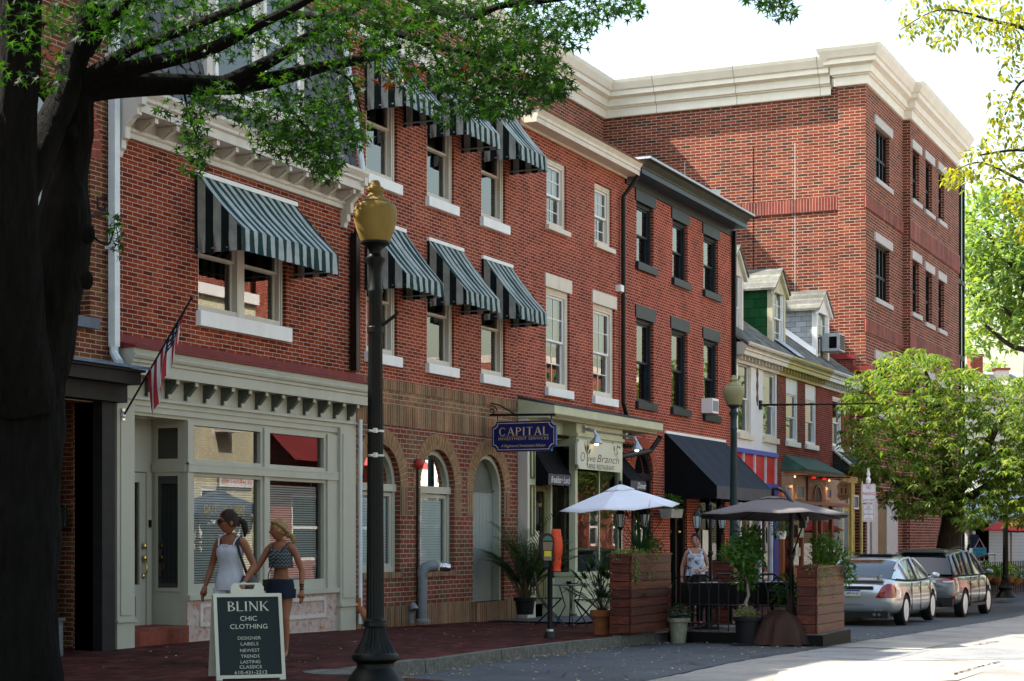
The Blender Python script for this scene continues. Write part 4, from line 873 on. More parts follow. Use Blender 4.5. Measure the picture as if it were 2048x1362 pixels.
for i in range(16):
    a, b_ = no[i], no[(i+1) % 16]; c, d = ni[(i+1) % 16], ni[i]; g.poly([(a[0],-.037,a[1]+.03),(b_[0],-.037,b_[1]+.03),(c[0],-.037,c[1]+.0425),(d[0],-.037,d[1]+.0425)])
g.build('gold_border', m_gold, cs, local=True)
t = MB(); serif_text(t, 'CAPITAL', H_*.27, W_*.78, Matrix.Translation((0,-.036,H_*.66)), .003); text_mb(t, 'INVESTMENT SERVICES', H_*.085, Matrix.Translation((0,-.036,H_*.42)), width=W_*.78, depth=.003, space=1.15)
text_mb(t, 'A Registered Investment Advisor', H_*.1, Matrix.Translation((0,-.036,H_*.18)), width=W_*.7, shear=.3, depth=.003); t.box(-W_*.39, W_*.39, -.039, -.035, H_*.49, H_*.497)
for x, h0 in ((-.372,.525),(-.305,.525),(.0,0)):                       # serifs
    pass
t.build('lettering', m_gold, cs, local=True)
b = MB(); b.tube([(W_/2-.1,0,H_+.02),(W_/2-.1,0,H_+.12)], .01, 5).tube([(-W_/2+.1,0,H_+.02),(-W_/2+.1,0,H_+.12)], .01, 5)
b.tube([(-W_/2-.14,0,H_+.13),(W_/2-.02,0,H_+.1)], .022, 8).box(-W_/2-.17, -W_/2-.12, -.03, .03, H_-.02, H_+.42)
b.tube([(-W_/2-.13,0,H_+.36),(-W_/2+.15,0,H_+.3),(-W_/2+.5,0,H_+.1)], .014, 6)
b.tube([(-W_/2-.02+.11*math.cos(a)*(1-a/12), 0, H_+.2+.11*math.sin(a)*(1-a/12)) for a in [i*.45 for i in range(20)]], .012, 6)
b.build('bracket', M['iron'], cs, local=True)
# ------------------------------------------------------------------ B5: dark trimmed house with the big black awning
b5 = thing('dark_trim_house', 'red brick house with blue black cornice, six dark windows and a large black awning', 'building', (40, 0, .1))
X5a, X5b = X4b, WX(1465)
rows = [((1273,1307), 409, 531), ((1345,1375), 444, 562), ((1407,1436), 474, 586), ((1273,1307), 640, 806), ((1343,1375), 661, 818), ((1407,1436), 681, 831)]
w5 = [(WX(a), WX(b_), WZ((a+b_)/2, c1), WZ((a+b_)/2, c0)) for (a, b_), c0, c1 in rows]
ar = (WX(1268), WX(1306)); zar = WZ(1287, 897); rar = (ar[1]-ar[0])/2
zaw = WZ(1400, 1000)
xs5 = [(WX(1340), WX(1374)), (WX(1399), WX(1449))]
holes = w5 + [(ar[0], ar[1], WZ(1287,1140), zar, rar)] + [(a, b_, -.4, zaw+.3) for a, b_ in xs5]
wall(MB(), X5a, X5b, -.6, 9.5, holes, rev=.22).build('front_wall', M['brick5'], b5)
body(b5, X5a, X5b, 9.6, 10, M['brick5'], M['roofing'], yin=.7)
for i, (a, b_, c, d) in enumerate(w5):
    sash(b5, a, b_, c, d, M['navytrim'], cw=.08, sill=M['navytrim'], sh=.16, lintel=M['navytrim'], lh=.28, lx=.1, sx=.08, inner=M['navytrim'], y0=.1, blind=0.0 if i < 3 else .0)
m_gut = pm('pale_blue_metal', (0.42,0.46,0.52), .4, .1, 5)
f = MB(); hprof(f, [(0,9.30),(-.04,9.30),(-.04,9.5),(-.08,9.52),(-.08,9.62),(0,9.62)], X5a+.03, X5b-.02); fo = f.build('cornice', M['blacktrim'], b5)
f = MB(); hprof(f, [(0,9.5),(-.39,9.5),(-.39,9.6),(-.36,9.61),(0,9.615)], X5a+.04, X5b); f.build('fascia', M['navyfascia'], fo)
f = MB(); hprof(f, [(0,9.616),(-.38,9.616),(-.40,9.66),(-.5,9.76),(-.58,9.79),(0,9.79)], X5a+.04, X5b+.0); f.build('crown', pm('dark_olive_crown', (0.045,0.045,0.035), .5), fo)
MB().box(X5a, X5b+.02, -.6, .3, 9.793, 9.84).build('gutter_edge', m_gut, fo)
MB().box(X5b-.12, X5b-.03, -.12, -.02, -.3, 9.45).build('downpipe', M['blacktrim'], b5)
zv9 = WZ(1425,380,2.2); o = MB().lathe((WX(1425,2.2),2.2,9.6), [(.13,0),(.13,zv9-9.9),(.22,zv9-9.88),(.22,zv9-9.62),(.05,zv9-9.6)], 14); o.build('roof_vent', M['metalgrey'], b5)
voussoirs(b5, (ar[0]+ar[1])/2, zar-rar, rar, rar+.25, M['redvous'], 23)
w = MB(); cx, sp = (ar[0]+ar[1])/2, zar-rar; zq = WZ(1287,1140); w.frame(ar[0], ar[1], zq, sp, .1, .06, .18); arch_ring(w, cx, sp, rar-.1, rar, .06, .18); w.box(ar[0], ar[1], .03, .18, sp-.08, sp+.05)
o = w.build('window', M['blacktrim'], b5)
g = MB(); g.poly([(ar[0]+.05,.12,zq+.03),(ar[1]-.05,.12,zq+.03),(ar[1]-.05,.12,sp),(ar[0]+.05,.12,sp)]); g.poly([(cx+(rar-.05)*math.cos(t*math.pi/16), .12, sp+.02+(rar-.05)*math.sin(t*math.pi/16)) for t in range(16, -1, -1)]); g.build('pane', M['glass'], o)
ac5 = thing('window_unit', 'small white air conditioner in the lowest right window of the dark trimmed house', 'air conditioner', (WX(1417,-.1), -.1, WZ(1417,827,-.1))); MB().box(-.24,.24,-.18,.2,0,.36).build('case', M['white'], ac5, local=True); MB().box(-.2,.2,-.187,-.179,.05,.3).build('grille', M['blindgrey'], ac5, local=True)
xa_ = WX(1329); Yf, zf_ = on_x(1433, 971, xa_); zv_ = on_x(1433, 997, xa_)[1]; xb2 = WX(1544, Yf)
m_bc = pm('charcoal_canvas', (0.022,0.03,0.042), .85, .12, 1.5)
awning(b5, xa_, min(xb2, X5b-.2), WZ(1330,864), -Yf, zf_, zv_, m_bc, m_blk, m_val, wav=.003, label='large black canvas awning reaching far out over the pavement')
for q, (a, b_) in enumerate(xs5):
    d = MB().frame(a, b_, -.2, zaw+.3, .12, .05, .16); d.box((a+b_)/2-.05, (a+b_)/2+.05, .06, .15, -.2, zaw+.2); o = d.build('door', M['blacktrim'], b5)
    MB().poly([(a+.1,.11,.3),(b_-.1,.11,.3),(b_-.1,.11,zaw+.2),(a+.1,.11,zaw+.2)]).build('door_glass', M['shopglass'], o)
    if q == 0: MB().ball(((a+b_)/2+.1,.03,WZ(1357,1064)), .05,.05,.05, 10, 8).build('handle', br, o)
    else: MB().box(a+.5, a+.95, .085, .095, WZ(1410,1110), WZ(1410,1060)).box(a+.55, a+1.0, .085, .095, WZ(1410,1150), WZ(1410,1116)).build('menu_card', M['white'], o)

# ------------------------------------------------------------------ the three low houses with dormers
def dormer_roof(parent, x0, x1, m, xr=None):
    z0, y0 = 6.5, -.42; k = .73; y1 = 3.6; z1 = z0 + k*(y1-y0)
    r = MB(); r.add([(x0,y0,z0),(x1,y0,z0),(x1,y1,z1),(x0,y1,z1),(x0,y0,z0+.09),(x1,y0,z0+.09),(x1,y1,z1+.09),(x0,y1,z1+.09),(x0,7.6,z0),(x1,7.6,z0)],
          [(0,3,2,1),(4,5,6,7),(0,1,5,4),(1,2,6,5),(2,3,7,6),(3,0,4,7),(7,6,9,8)])
    return r.build('roof', m, parent)
def zroof(y): return 6.59 + .73*(y+.42)
def dormer(parent, x0, x1, zb, ze, zp, side_m, trim, roof_m, grid, ac=False):
    y0, y1 = .4, 3.2; ov = .1; xm = (x0+x1)/2
    b_ = MB(); b_.add([(x0,y0,zb-.3),(x0,y1,zb-.3),(x0,y1,ze),(x0,y0,ze)],[(0,3,2,1)]); do = b_.build('dormer', side_m, parent); MB().add([(x1,y0,zb-.3),(x1,y1,zb-.3),(x1,y1,ze),(x1,y0,ze)],[(0,1,2,3)]).build('dormer_cheek', side_m, do)
    f = MB(); f.frame(x0-.02, x1+.02, zb-.1, ze, .16, y0-.05, y0+.1, .12); f.prism([(x0-.02,ze),(x1+.02,ze),(xm,zp-.06)], 'y', y0-.045, y0+.1)
    for s_ in (-1, 1):
        xe_ = x0-.12 if s_ < 0 else x1+.12; f.add([(xe_,y0-.14,ze-.12),(xm,y0-.14,zp+.02),(xm,y0-.14,zp-.1),(xe_,y0-.14,ze-.26),(xe_,y0-.04,ze-.12),(xm,y0-.04,zp+.02),(xm,y0-.04,zp-.1),(xe_,y0-.04,ze-.26)],[(0,1,2,3),(4,7,6,5),(0,4,5,1),(1,5,6,2),(2,6,7,3),(3,7,4,0)])
    f.build('dormer_face', trim, do)
    r = MB()
    for s_ in (-1, 1):
        xe_ = x0-.16 if s_ < 0 else x1+.16
        r.add([(xe_,y0-.18,ze-.14),(xm,y0-.18,zp+.02),(xm,y1,zp+.02),(xe_,y1,ze-.14),(xe_,y0-.18,ze-.08),(xm,y0-.18,zp+.08),(xm,y1,zp+.08),(xe_,y1,ze-.08)],[(0,3,2,1),(4,5,6,7),(0,1,5,4),(1,2,6,5),(2,3,7,6),(3,0,4,7)])
    r.build('dormer_roof', roof_m, do)
    sash(do, x0+.15, x1-.15, zb+.02, ze-.06, M['white'], Y=y0-.03, cw=.05, grid=grid, y0=.03, inner=M['white'])
    MB().box(x0+.1, x1-.1, y0+.2, y0+.25, zb-.2, ze).build('dormer_dark', M['dark'], do)
    return do
def low_house(name, label, x0, x1, wm, trim, wins, zlow, fm, blind=0.0, cc=None, grid=None, head=0, sm=None):
    b = thing(name, label, 'building', ((x0+x1)/2, 0, -.1))
    w = [(WX(a), WX(b_), WZ((a+b_)/2, d), WZ((a+b_)/2, c)) for a, b_, c, d in wins]
    wall(MB(), x0, x1, zlow, 6.5, w, rev=.2).build('front_wall', wm, b)
    body(b, x0, x1, 6.45, 7.4, wm, None, yin=.8)
    for a, b_, c, d in w: sash(b, a, b_, c, d, fm, cw=.09, blind=blind, sill=sm or fm, sh=.14, inner=M['white'], head=head, y0=.05)
    g = MB(); hprof(g, [(0,6.12),(-.08,6.12),(-.08,6.2),(-.02,6.2),(-.02,6.3),(-.32,6.3),(-.32,6.4),(-.36,6.42),(-.36,6.46),(-.46,6.58),(-.46,6.62),(0,6.62)], x0+.004, x1); co = g.build('cornice', cc, b)
    x = x0+.15
    while x < x1-.05: MB().box(x, x+.07, -.2, -.02, 6.2, 6.3).build('dentil', trim, co); x += .31
    return b
X6a, X6b, X7b, X8b = X5b, 48.2, 52.8, 57.0
m_stucco = pm('white_stucco', (0.70,0.69,0.70), .8, .06, 2, dirt=((0.45,0.40,0.34), .66))
m_ylw = pm('yellow_paint', (0.42,0.36,0.14), .55, .12, 3)
m_cyan = pm('pale_cyan_paint', (0.55,0.62,0.60), .55, .1, 3)
b6 = low_house('stucco_house', 'white stucco house with red panels, blue trim and brown diamond ornaments', X6a, X6b, m_stucco, M['offwhite'], [(1476,1502,722,868),(1526,1553,742,876)], WZ(1520,903), M['offwhite'], cc=M['offwhite'], sm=M['cream'])
b7 = low_house('cafe_house', 'maroon brick house with a yellow cornice and green sided dormer over the Mediterranean cafe', X6b, X7b, M['brick7'], m_ylw, [(1572,1596,757,884),(1610.5,1632.5,770,890)], -.6, M['white'], cc=m_ylw, head=.45)
b8 = low_house('yellow_shop_house', 'maroon brick house with a pale cornice and grey slated dormer over the yellow shopfront', X7b, X8b, M['brick7'], m_cyan, [(1665,1683,794,894),(1699,1714,806,900)], -.6, M['white'], cc=m_cyan)
dormer_roof(b6, X6a+.003, X6b-.002, M['shingle']); dormer_roof(b7, X6b+.002, X7b-.002, M['shingle']); dormer_roof(b8, X7b+.002, X8b-.002, M['shingle'])
def shake(name, col, bw, bh, gap=.25): return brick(name, [(0,tuple(c*.8 for c in col)),(1,tuple(c*1.15 for c in col))], tuple(c*gap for c in col), bw=bw, bh=bh, ms=.012, wear=.0, warp=.002, stain=.15)
dormer(b6, 44.95, 46.2, WZ(1484,688,.4), WZ(1484,545,.4), WZ(1484,545,.4)+.55, m_stucco, M['offwhite'], M['shingle'], None)
dormer(b7, 49.0, 50.3, WZ(1541,690,.4), WZ(1541,570,.4), WZ(1541,570,.4)+.5, shake('green_shakes', (0.016,0.075,0.026), .36, .27), pm('pale_butter_trim', (0.5,0.46,0.32), .55), M['shingle'], (2,2))
d8 = dormer(b8, 53.8, 55.3, WZ(1630,722,.4), WZ(1630,612,.4), WZ(1630,612,.4)+.5, shake('pale_slates', (0.42,0.44,0.46), .34, .165, .3), M['white'], M['shingle'], (2,2))
MB().add([(53.78,.35,zroof(.35)+.02),(53.62,.35,zroof(.35)+.02),(53.62,2.9,zroof(2.9)+.02),(53.78,2.9,zroof(2.9)+.02),(53.78,.35,zroof(.35)+.2),(53.78,2.9,zroof(2.9)+.2)],[(0,1,2,3),(0,3,5,4),(1,4,5,2),(0,4,1),(3,2,5)]).build('white_flashing', M['white'], b8)
MB().add([(49.3,.38,zroof(.38)+.06),(50.0,.38,zroof(.38)+.06),(50.0,-.3,zroof(-.3)+.05),(49.3,-.3,zroof(-.3)+.05),(49.3,.38,zroof(.38)+.09),(50.0,.38,zroof(.38)+.09),(50.0,-.3,zroof(-.3)+.08),(49.3,-.3,zroof(-.3)+.08)],[(0,3,2,1),(4,5,6,7),(0,1,5,4),(1,2,6,5),(2,3,7,6),(3,0,4,7)]).build('roof_panel', pm('grey_flashing', (0.45,0.48,0.55), .5), b7)
ac = thing('window_unit', 'grey window air conditioner hanging from the grey slated dormer', 'air conditioner', (54.75, .1, WZ(1655,700,.1)))
MB().box(-.35,.35,-.3,.25,0,.55).build('case', pm('ac_case', (0.42,0.43,0.45), .5), ac, local=True)
g = MB()
for i in range(9): g.box(-.3,.3,-.315,-.298,.06+i*.05,.085+i*.05)
g.build('grille', M['dark'], ac, local=True); MB().box(-.356,-.349,-.22,.02,.08,.44).build('side_grille', M['dark'], ac, local=True)
mcop = pm('red_coping', (0.22,0.03,0.03), .55, .2, 4); pw = MB(); cp = MB()
for k in range(8):
    y0 = -.55+k*.55; z1 = zroof(y0+.55)+.05; pw.box(X8b-.03, X8b+.35, y0, y0+.549, 5.5, z1)
pw.build('party_wall', M['brick7'], b8)
for k in range(8):
    y0 = -.55+k*.55; z1 = zroof(y0+.55)+.05; MB().box(X8b-.1, X8b+.42, y0-.05, y0+.56, z1+.002, z1+.15).build('coping', mcop, b8)
# stucco house ornaments, red panels and shop window
m_dia = pm('rust_brown', (0.16,0.06,0.02), .7); xo = (WX(1514), WX(1555.5))
for x in xo:
    for q, zz in enumerate((748, 772, 797)):
        z = WZ(1514, zz) if x == xo[0] else WZ(1555, zz+8); hh = .28 if q == 1 else .2
        MB().prism([(x-.09,z),(x,z-hh),(x+.09,z),(x,z+hh)], 'y', -.02, -.002).build('diamond', m_dia, b6)
m_redp = pm('red_panel', (0.50,0.02,0.02), .45, .08, 2); m_blu = pm('blue_trim', (0.05,0.08,0.42), .45, .1, 3); m_lil = pm('lilac_trim', (0.62,0.61,0.68), .5)
zr1, zr0 = WZ(1520,905), WZ(1520,966)
MB().box(X6a, X6b-.02, .02, .4, zr0-.1, zr1+.02).build('red_panels', m_redp, b6)
g = MB(); g.box(X6a, X6b-.01, -.06, .02, zr1-.08, zr1+.04); g.box(X6a, X6b-.01, -.06, .02, zr0-.12, zr0); g.build('blue_trim', m_blu, b6)
for i in range(4): x = X6a+.9+i*(X6b-X6a-1.0)/3; MB().box(x-.03, x+.03, -.035, .02, zr0, zr1-.08).build('lilac_batten', m_lil, b6)
zs0 = -.1
MB().box(X6b-.42, X6b-.02, -.06, .3, -.5, zr0-.12).build('blue_pier', m_blu, b6)
g = MB(); xsA = WX(1470)+.4
for x in (xsA, (xsA+X6b)/2+.1, X6b-.55): g.box(x-.06, x+.06, -.04, .08, -.2, zr0-.12)
g.box(xsA, X6b-.5, -.04, .08, -.3, .35); o = g.build('shop_window', m_lil, b6)
MB().poly([(xsA,.02,.35),(X6b-.5,.02,.35),(X6b-.5,.02,zr0-.12),(xsA,.02,zr0-.12)]).build('pane', M['shopglass'], o)
MB().box(X6a+.2, X6b-.1, .6, .7, -.2, zr0).build('shop_back', pm('ochre_room', (0.28,0.18,0.07), .8, .3, 1), b6)
MB().box(X6a, X6b, .3, .9, zr0-.05, zr0+.0).build('shop_ceiling', M['dark'], b6)
random.seed(9)
for k, (px, py) in enumerate(((1502,1065),(1534,1060),(1533,1080),(1545,1075))):
    x = WX(px); z = WZ(px, py); w_ = .28 if k == 0 else .2; MB().box(x-w_/2, x+w_/2, .005, .016, z-.35, z+.35).build('poster', pm('poster_print', (0.5,0.46,0.43), .6, .8, 9, dirt=((0.35,0.04,0.04), .52)), o)
# Mediterranean cafe front
x7a, x7b = WX(1562), WX(1672); ye = -.75
m_cop = pm('copper_timber', (0.26,0.085,0.04), .45, .2, 5); m_peach = pm('peach_paint', (0.45,0.28,0.19), .55, .1, 3); m_verd = pm('green_metal_roof', (0.05,0.10,0.075), .6, .3, 4)
zr_ = WZ(1625, 939, ye); zt7 = WZ(1625, 951, ye+.08); zrt = WZ(1575, 910)
r = MB(); r.add([(x7a,ye,zr_),(WX(1690,ye),ye,zr_),(WX(1690,ye)-.5,0,zrt),(x7a+.3,0,zrt)],[(0,1,2,3)]); r.add([(x7a,ye,zr_),(x7a+.3,0,zrt),(x7a,0,zr_)],[(0,1,2)]); r.box(x7a, WX(1690,ye), ye+.002, 0, zr_-.06, zr_-.001)
ro = r.build('canopy_roof', m_verd, b7)
xr7 = WX(1690, ye)
MB().box(x7a+.02, xr7-.05, ye+.08, 0, zt7, zr_-.061).build('canopy_fascia', m_peach, b7)
MB().box(x7a+.0, xr7-.02, ye+.03, -.1, zr_-.12, zr_-.06).build('canopy_edge', m_cop, b7)
yb7 = -.3; zm7 = WZ(1620, 1003, yb7)
pan = MB().box(x7a+.05, x7b, yb7, .1, zm7, zt7).build('upper_panel', m_peach, b7)
MB().box(x7a+.05, x7b+.1, yb7-.08, .1, zm7-.1, zm7).build('transom', m_cop, b7)
sxa, sxb = WX(1612,yb7), WX(1648,yb7); szb, szt = zm7+.02, WZ(1630, 953, yb7-.06)
sgn = thing('cafe_sign', 'arched copper and red panel reading The Mediterranean above the cafe window', 'sign', ((sxa+sxb)/2, yb7-.06, szb))
w_, h_ = sxb-sxa, szt-szb
MB().box(-w_/2, w_/2, 0, .05, 0, h_).build('panel', pm('sign_red_brown', (0.20,0.06,0.03), .5, .3, 4), sgn, local=True)
k = MB(); ra = min(w_*.34, h_*.56); arch_ring(k, 0, .02, ra, ra*1.12, -.04, -.001, 18); k.build('arch', pm('copper_arch', (0.34,0.14,0.06), .4, .2, 6), sgn, local=True); MB().prism([(ra*math.cos(t*math.pi/14), .02+ra*math.sin(t*math.pi/14)) for t in range(15)], 'y', -.012, -.001).build('niche', pm('dark_niche', (0.07,0.03,0.015), .6, .3, 9), sgn, local=True)
t = MB(); text_mb(t, 'THE', h_*.07, Matrix.Translation((0,-.004,h_*.93)), depth=.004)
for i, ch in enumerate('MEDITERRANEAN'):
    a = (i-6)/6.0; text_mb(t, ch, h_*.16, Matrix.Translation((a*w_*.43, -.004, h_*.78-a*a*h_*.16)), width=w_*(.055 if ch != 'I' else .014), depth=.004)
t.build('lettering', m_gold, sgn, local=True)
for xx in (-w_*.3, w_*.3): MB().lathe((xx,-.06,h_*.9), [(.0,.1),(.05,.08),(.06,0)], 10).build('red_lamp', emis('red_glow', (0.6,0.02,0.01), .5), sgn, local=True)
for a, b_, c, d in ((1590,1606,968,998),(1649,1660,975,1000),(1569,1582,970,998)):
    xa_, xb_2 = WX(a,yb7), WX(b_,yb7); z0_, z1_ = WZ(a,d,yb7), WZ(a,c,yb7)
    o = MB().frame(xa_, xb_2, z0_, z1_, .07, yb7-.05, yb7-.01).build('picture_panel', m_peach, b7)
    MB().box(xa_+.06, xb_2-.06, yb7-.03, yb7-.015, z0_+.06, z1_-.06).build('print', pm('blue_print', (0.08,0.09,0.2), .3, .7, 7), o)
for px in (1587, 1656):                                               # warm downlights washing the panel
    x, z = WX(px,yb7-.1), zt7-.06; MB().ball((x,yb7-.14,z), .03,.03,.03, 8, 6).build('downlight', emis('warm_spot', (1.0,0.62,0.25), .9), b7)
    l = bpy.data.lights.new('downlight_beam', 'SPOT'); l.energy = 6; l.color = (1.0,0.62,0.28); l.spot_size = R(110); l.shadow_soft_size = .05
    lo = bpy.data.objects.new('downlight_beam', l); COL.objects.link(lo); lo.location = (x, yb7-.16, z-.06)
zb7 = WZ(1600,1132,yb7)
g = MB()
for px in (1566, 1605, 1632, 1642, 1664): x = WX(px,yb7); g.box(x-.06, x+.06, yb7-.03, yb7+.08, -.2, zm7-.1)
g.box(x7a+.05, x7b, yb7-.02, yb7+.08, -.3, zb7); o = g.build('cafe_window', m_cop, b7)
MB().poly([(x7a+.1,yb7+.03,zb7),(x7b,yb7+.03,zb7),(x7b,yb7+.03,zm7-.1),(x7a+.1,yb7+.03,zm7-.1)]).build('pane', M['shopglass'], o)
MB().box(x7a, x7b+.3, .55, .65, -.3, zm7).build('cafe_back', pm('orange_room', (0.30,0.13,0.05), .8, .35, 1.2), b7)
MB().box(x7a, x7b, .0, .6, zm7-.02, zm7).build('cafe_ceiling', M['dark'], b7)
MB().box(WX(1610,.4), WX(1628,.4), .42, .46, WZ(1620,1060,.4), WZ(1620,1037,.4)).build('framed_picture', pm('picture', (0.14,0.05,0.03), .5, .6, 9), b7)
MB().box(WX(1594,yb7), WX(1604,yb7), yb7-.045, yb7-.035, WZ(1600,1075,yb7), WZ(1600,1050,yb7)).box(WX(1592,yb7), WX(1598,yb7), yb7-.045, yb7-.035, WZ(1600,1112,yb7), WZ(1600,1095,yb7)).build('menu_card', pm('pale_green_card', (0.4,0.46,0.4), .6), o)
# yellow shopfront under a slated pent roof
m_ysh = pm('mustard_paint', (0.42,0.33,0.055), .5, .1, 3); m_ypl = pm('pale_mustard', (0.52,0.44,0.15), .5, .1, 3)
x8a, x8b = x7b+.05, X8b-.2; zy1 = WZ(1690, 958)
MB().add([(x8a-.4,-.8,WZ(1662,935,-.8)),(X8b,-.8,WZ(1662,935,-.8)),(X8b,-.02,WZ(1655,898)),(x8a-.4,-.02,WZ(1655,898)),(x8a-.4,-.02,WZ(1662,935,-.8)),(X8b,-.02,WZ(1662,935,-.8))],[(0,1,2,3),(0,3,4),(1,5,2),(0,4,5,1)]).build('pent_roof', shake('green_slates', (0.045,0.06,0.055), .3, .16, .4), b8)
MB().tube([(x8a-.42,-.82,WZ(1662,935,-.8)),(x8a-.42,-.02,WZ(1655,898))], .05, 6).build('barge_board', M['white'], b8)
MB().box(x8a, x8b, -.1, .1, -.3, zy1).build('shopfront', m_ysh, b8)
g = MB()
for px in (1684, 1702, 1722): x = WX(px,-.12); g.box(x-.09, x+.09, -.16, -.101, -.2, zy1)
g.box(x8a, x8b, -.2, -.101, zy1-.12, zy1+.08); g.build('posts', m_ypl, b8)
for px0, px1, a, b_ in ((1683,1696,982,1010),(1706,1716,990,1018)):
    xa_, xb_2, z0_, z1_ = WX(px0,-.12), WX(px1,-.12), WZ(px0,b_,-.12), WZ(px0,a,-.12); o = MB().frame(xa_, xb_2, z0_, z1_, .05, -.15, -.102).build('window', M['white'], b8)
    MB().box(xa_+.04, xb_2-.04, -.125, -.104, z0_+.04, z1_-.04).build('pane', bpy.data.materials['black_glass'], o)
xa_, xb_2 = WX(1683,-.12), WX(1697,-.12)
o = MB().box(xa_, xb_2, -.13, -.101, -.1, WZ(1690,1018)).build('shop_door', m_ypl, b8); MB().box(xa_+.1, xb_2-.1, -.14, -.131, .6, WZ(1690,1022)).build('door_glass', bpy.data.materials['black_glass'], o)
t = MB()
for i, ch in enumerate('156'): text_mb(t, ch, .17, Matrix.Translation((WX(1702,-.16), -.165, WZ(1702,1024+i*13,-.16))))
t.build('house_number', M['blacktrim'], b8)
mx = WX(1697, -1.6); zms, zmt = on_x(1687,1001,mx)[1], on_x(1687,963,mx)[1]
med = thing('cafe_hanging_sign', 'small wooden hanging sign reading The Med with a fork and spoon', 'sign', (WX(1687,-1.3), -1.3, WZ(1687,1001,-1.3)), R(-68))
w_, h_ = 24*50/FPX*1.12, WZ(1687,963,-1.3)-WZ(1687,1001,-1.3)
MB().prism([(-w_/2+.1,0),(w_/2-.1,0),(w_/2,.12),(w_/2-.03,h_/2),(w_/2,h_-.12),(w_/2-.1,h_),(-w_/2+.1,h_),(-w_/2,h_-.12),(-w_/2+.03,h_/2),(-w_/2,.12)], 'y', -.03, .03).build('board', pm('tan_board', (0.42,0.20,0.11), .6, .15, 5), med, local=True)
t = MB(); text_mb(t, 'THE', h_*.16, Matrix.Translation((0,-.031,h_*.8)), width=w_*.6, depth=.004); text_mb(t, 'MED', h_*.2, Matrix.Translation((0,-.031,h_*.2)), width=w_*.66, depth=.004)
for x in (-.06, .06): t.box(x-.018, x+.018, -.036, -.03, h_*.36, h_*.66)
t.build('lettering', M['blacktrim'], med, local=True)
MB().tube([(-.7,0,h_+.12),(w_/2,0,h_+.12)], .02, 6).tube([(-w_/3,0,h_),(-w_/3,0,h_+.12)], .01, 5).tube([(w_/3,0,h_),(w_/3,0,h_+.12)], .01, 5).build('bracket', M['iron'], med, local=True)
bp = thing('banner_pole', 'bare horizontal flagpole sticking out from the white stucco wall', 'pole', (WX(1519), 0, WZ(1519,810)))
MB().tube([(0,0,0),(.1,-3.2,-.05)], [.03,.022], 8).build('pole', [M['iron']], bp, local=True); MB().box(-.08,.08,-.06,0,-.12,.12).build('wall_plate', M['iron'], bp, local=True)

# ------------------------------------------------------------------ B9: the big new brick block
b9 = thing('brick_block', 'large new brick block with a cream stepped cornice above the dormered houses', 'building', (66, 4, -.3))
X9, X9e = 58.7, WX(1904); YW = on_x(1205, 240, X9)[0]; XW = 33.0
zbr = WZ(1735, 172); pier = on_x(1676, 300, X9)[0]
zsd = on_x(1675, 188, X9)[1]
w9 = []
def w9d(pa, pb, ta, tb, Y): return (WX(pa,Y), WX(pb,Y), WZ((pa+pb)/2,tb,Y), WZ((pa+pb)/2,ta,Y))
wa = [w9d(1751,1779,262,367,0), w9d(1751,1779,492,603,0), w9d(1751,1779,724,830,0)]
X9s = WX(1805); y2 = -.27
wb = [w9d(a, b_, c, d, y2) for a, b_, c, d in ((1825,1838,303,403),(1851,1864,325,425),(1877,1888,345,443),(1825,1838,523,628),(1851,1864,545,648),(1877,1888,562,660),(1825,1838,740,840),(1851,1864,760,860),(1877,1888,775,870))]
mb = MB(); wall(mb, X9, X9s, -.8, zbr, wa, rev=.22); wall(mb, X9s, X9e, -.8, zbr, wb, Y=y2, rev=.22); mb.poly([(X9s,0,-.8),(X9s,y2,-.8),(X9s,y2,zbr),(X9s,0,zbr)][::-1]); mb.build('front_wall', M['brick9'], b9)
s = MB(); s.box(X9+.12, X9e, YW-.0, 22, -.8, zbr); s.box(X9+.12, X9e, .6, YW, -.8, zbr); s.poly([(X9+.118,pier,-.8),(X9+.118,pier,zbr),(X9+.118,YW,zbr),(X9+.118,YW,-.8)]); s.poly([(X9,.0,-.8),(X9,0,zbr),(X9,pier,zbr),(X9,pier,-.8)]); s.poly([(X9,pier,-.8),(X9,pier,zbr),(X9+.12,pier,zbr),(X9+.12,pier,-.8)])
s.poly([(XW,YW,0),(X9+.118,YW,0),(X9+.118,YW,zbr),(XW,YW,zbr)]); s.poly([(XW,YW,0),(XW,YW,zbr),(XW,YW+12,zbr),(XW,YW+12,0)]); s.build('side_wall', M['brick9'], b9)
MB().box(XW+.02, X9e-.02, YW+.02, 21.9, zbr, zbr+.1).box(X9+.3, X9e-.02, .3, YW+.1, zbr, zbr+.1).build('flat_roof', M['roofing'], b9)
MB().box(X9+.2, X9e, .58, .6, -.8, zbr-.1).build('room_backing', M['dark'], b9)
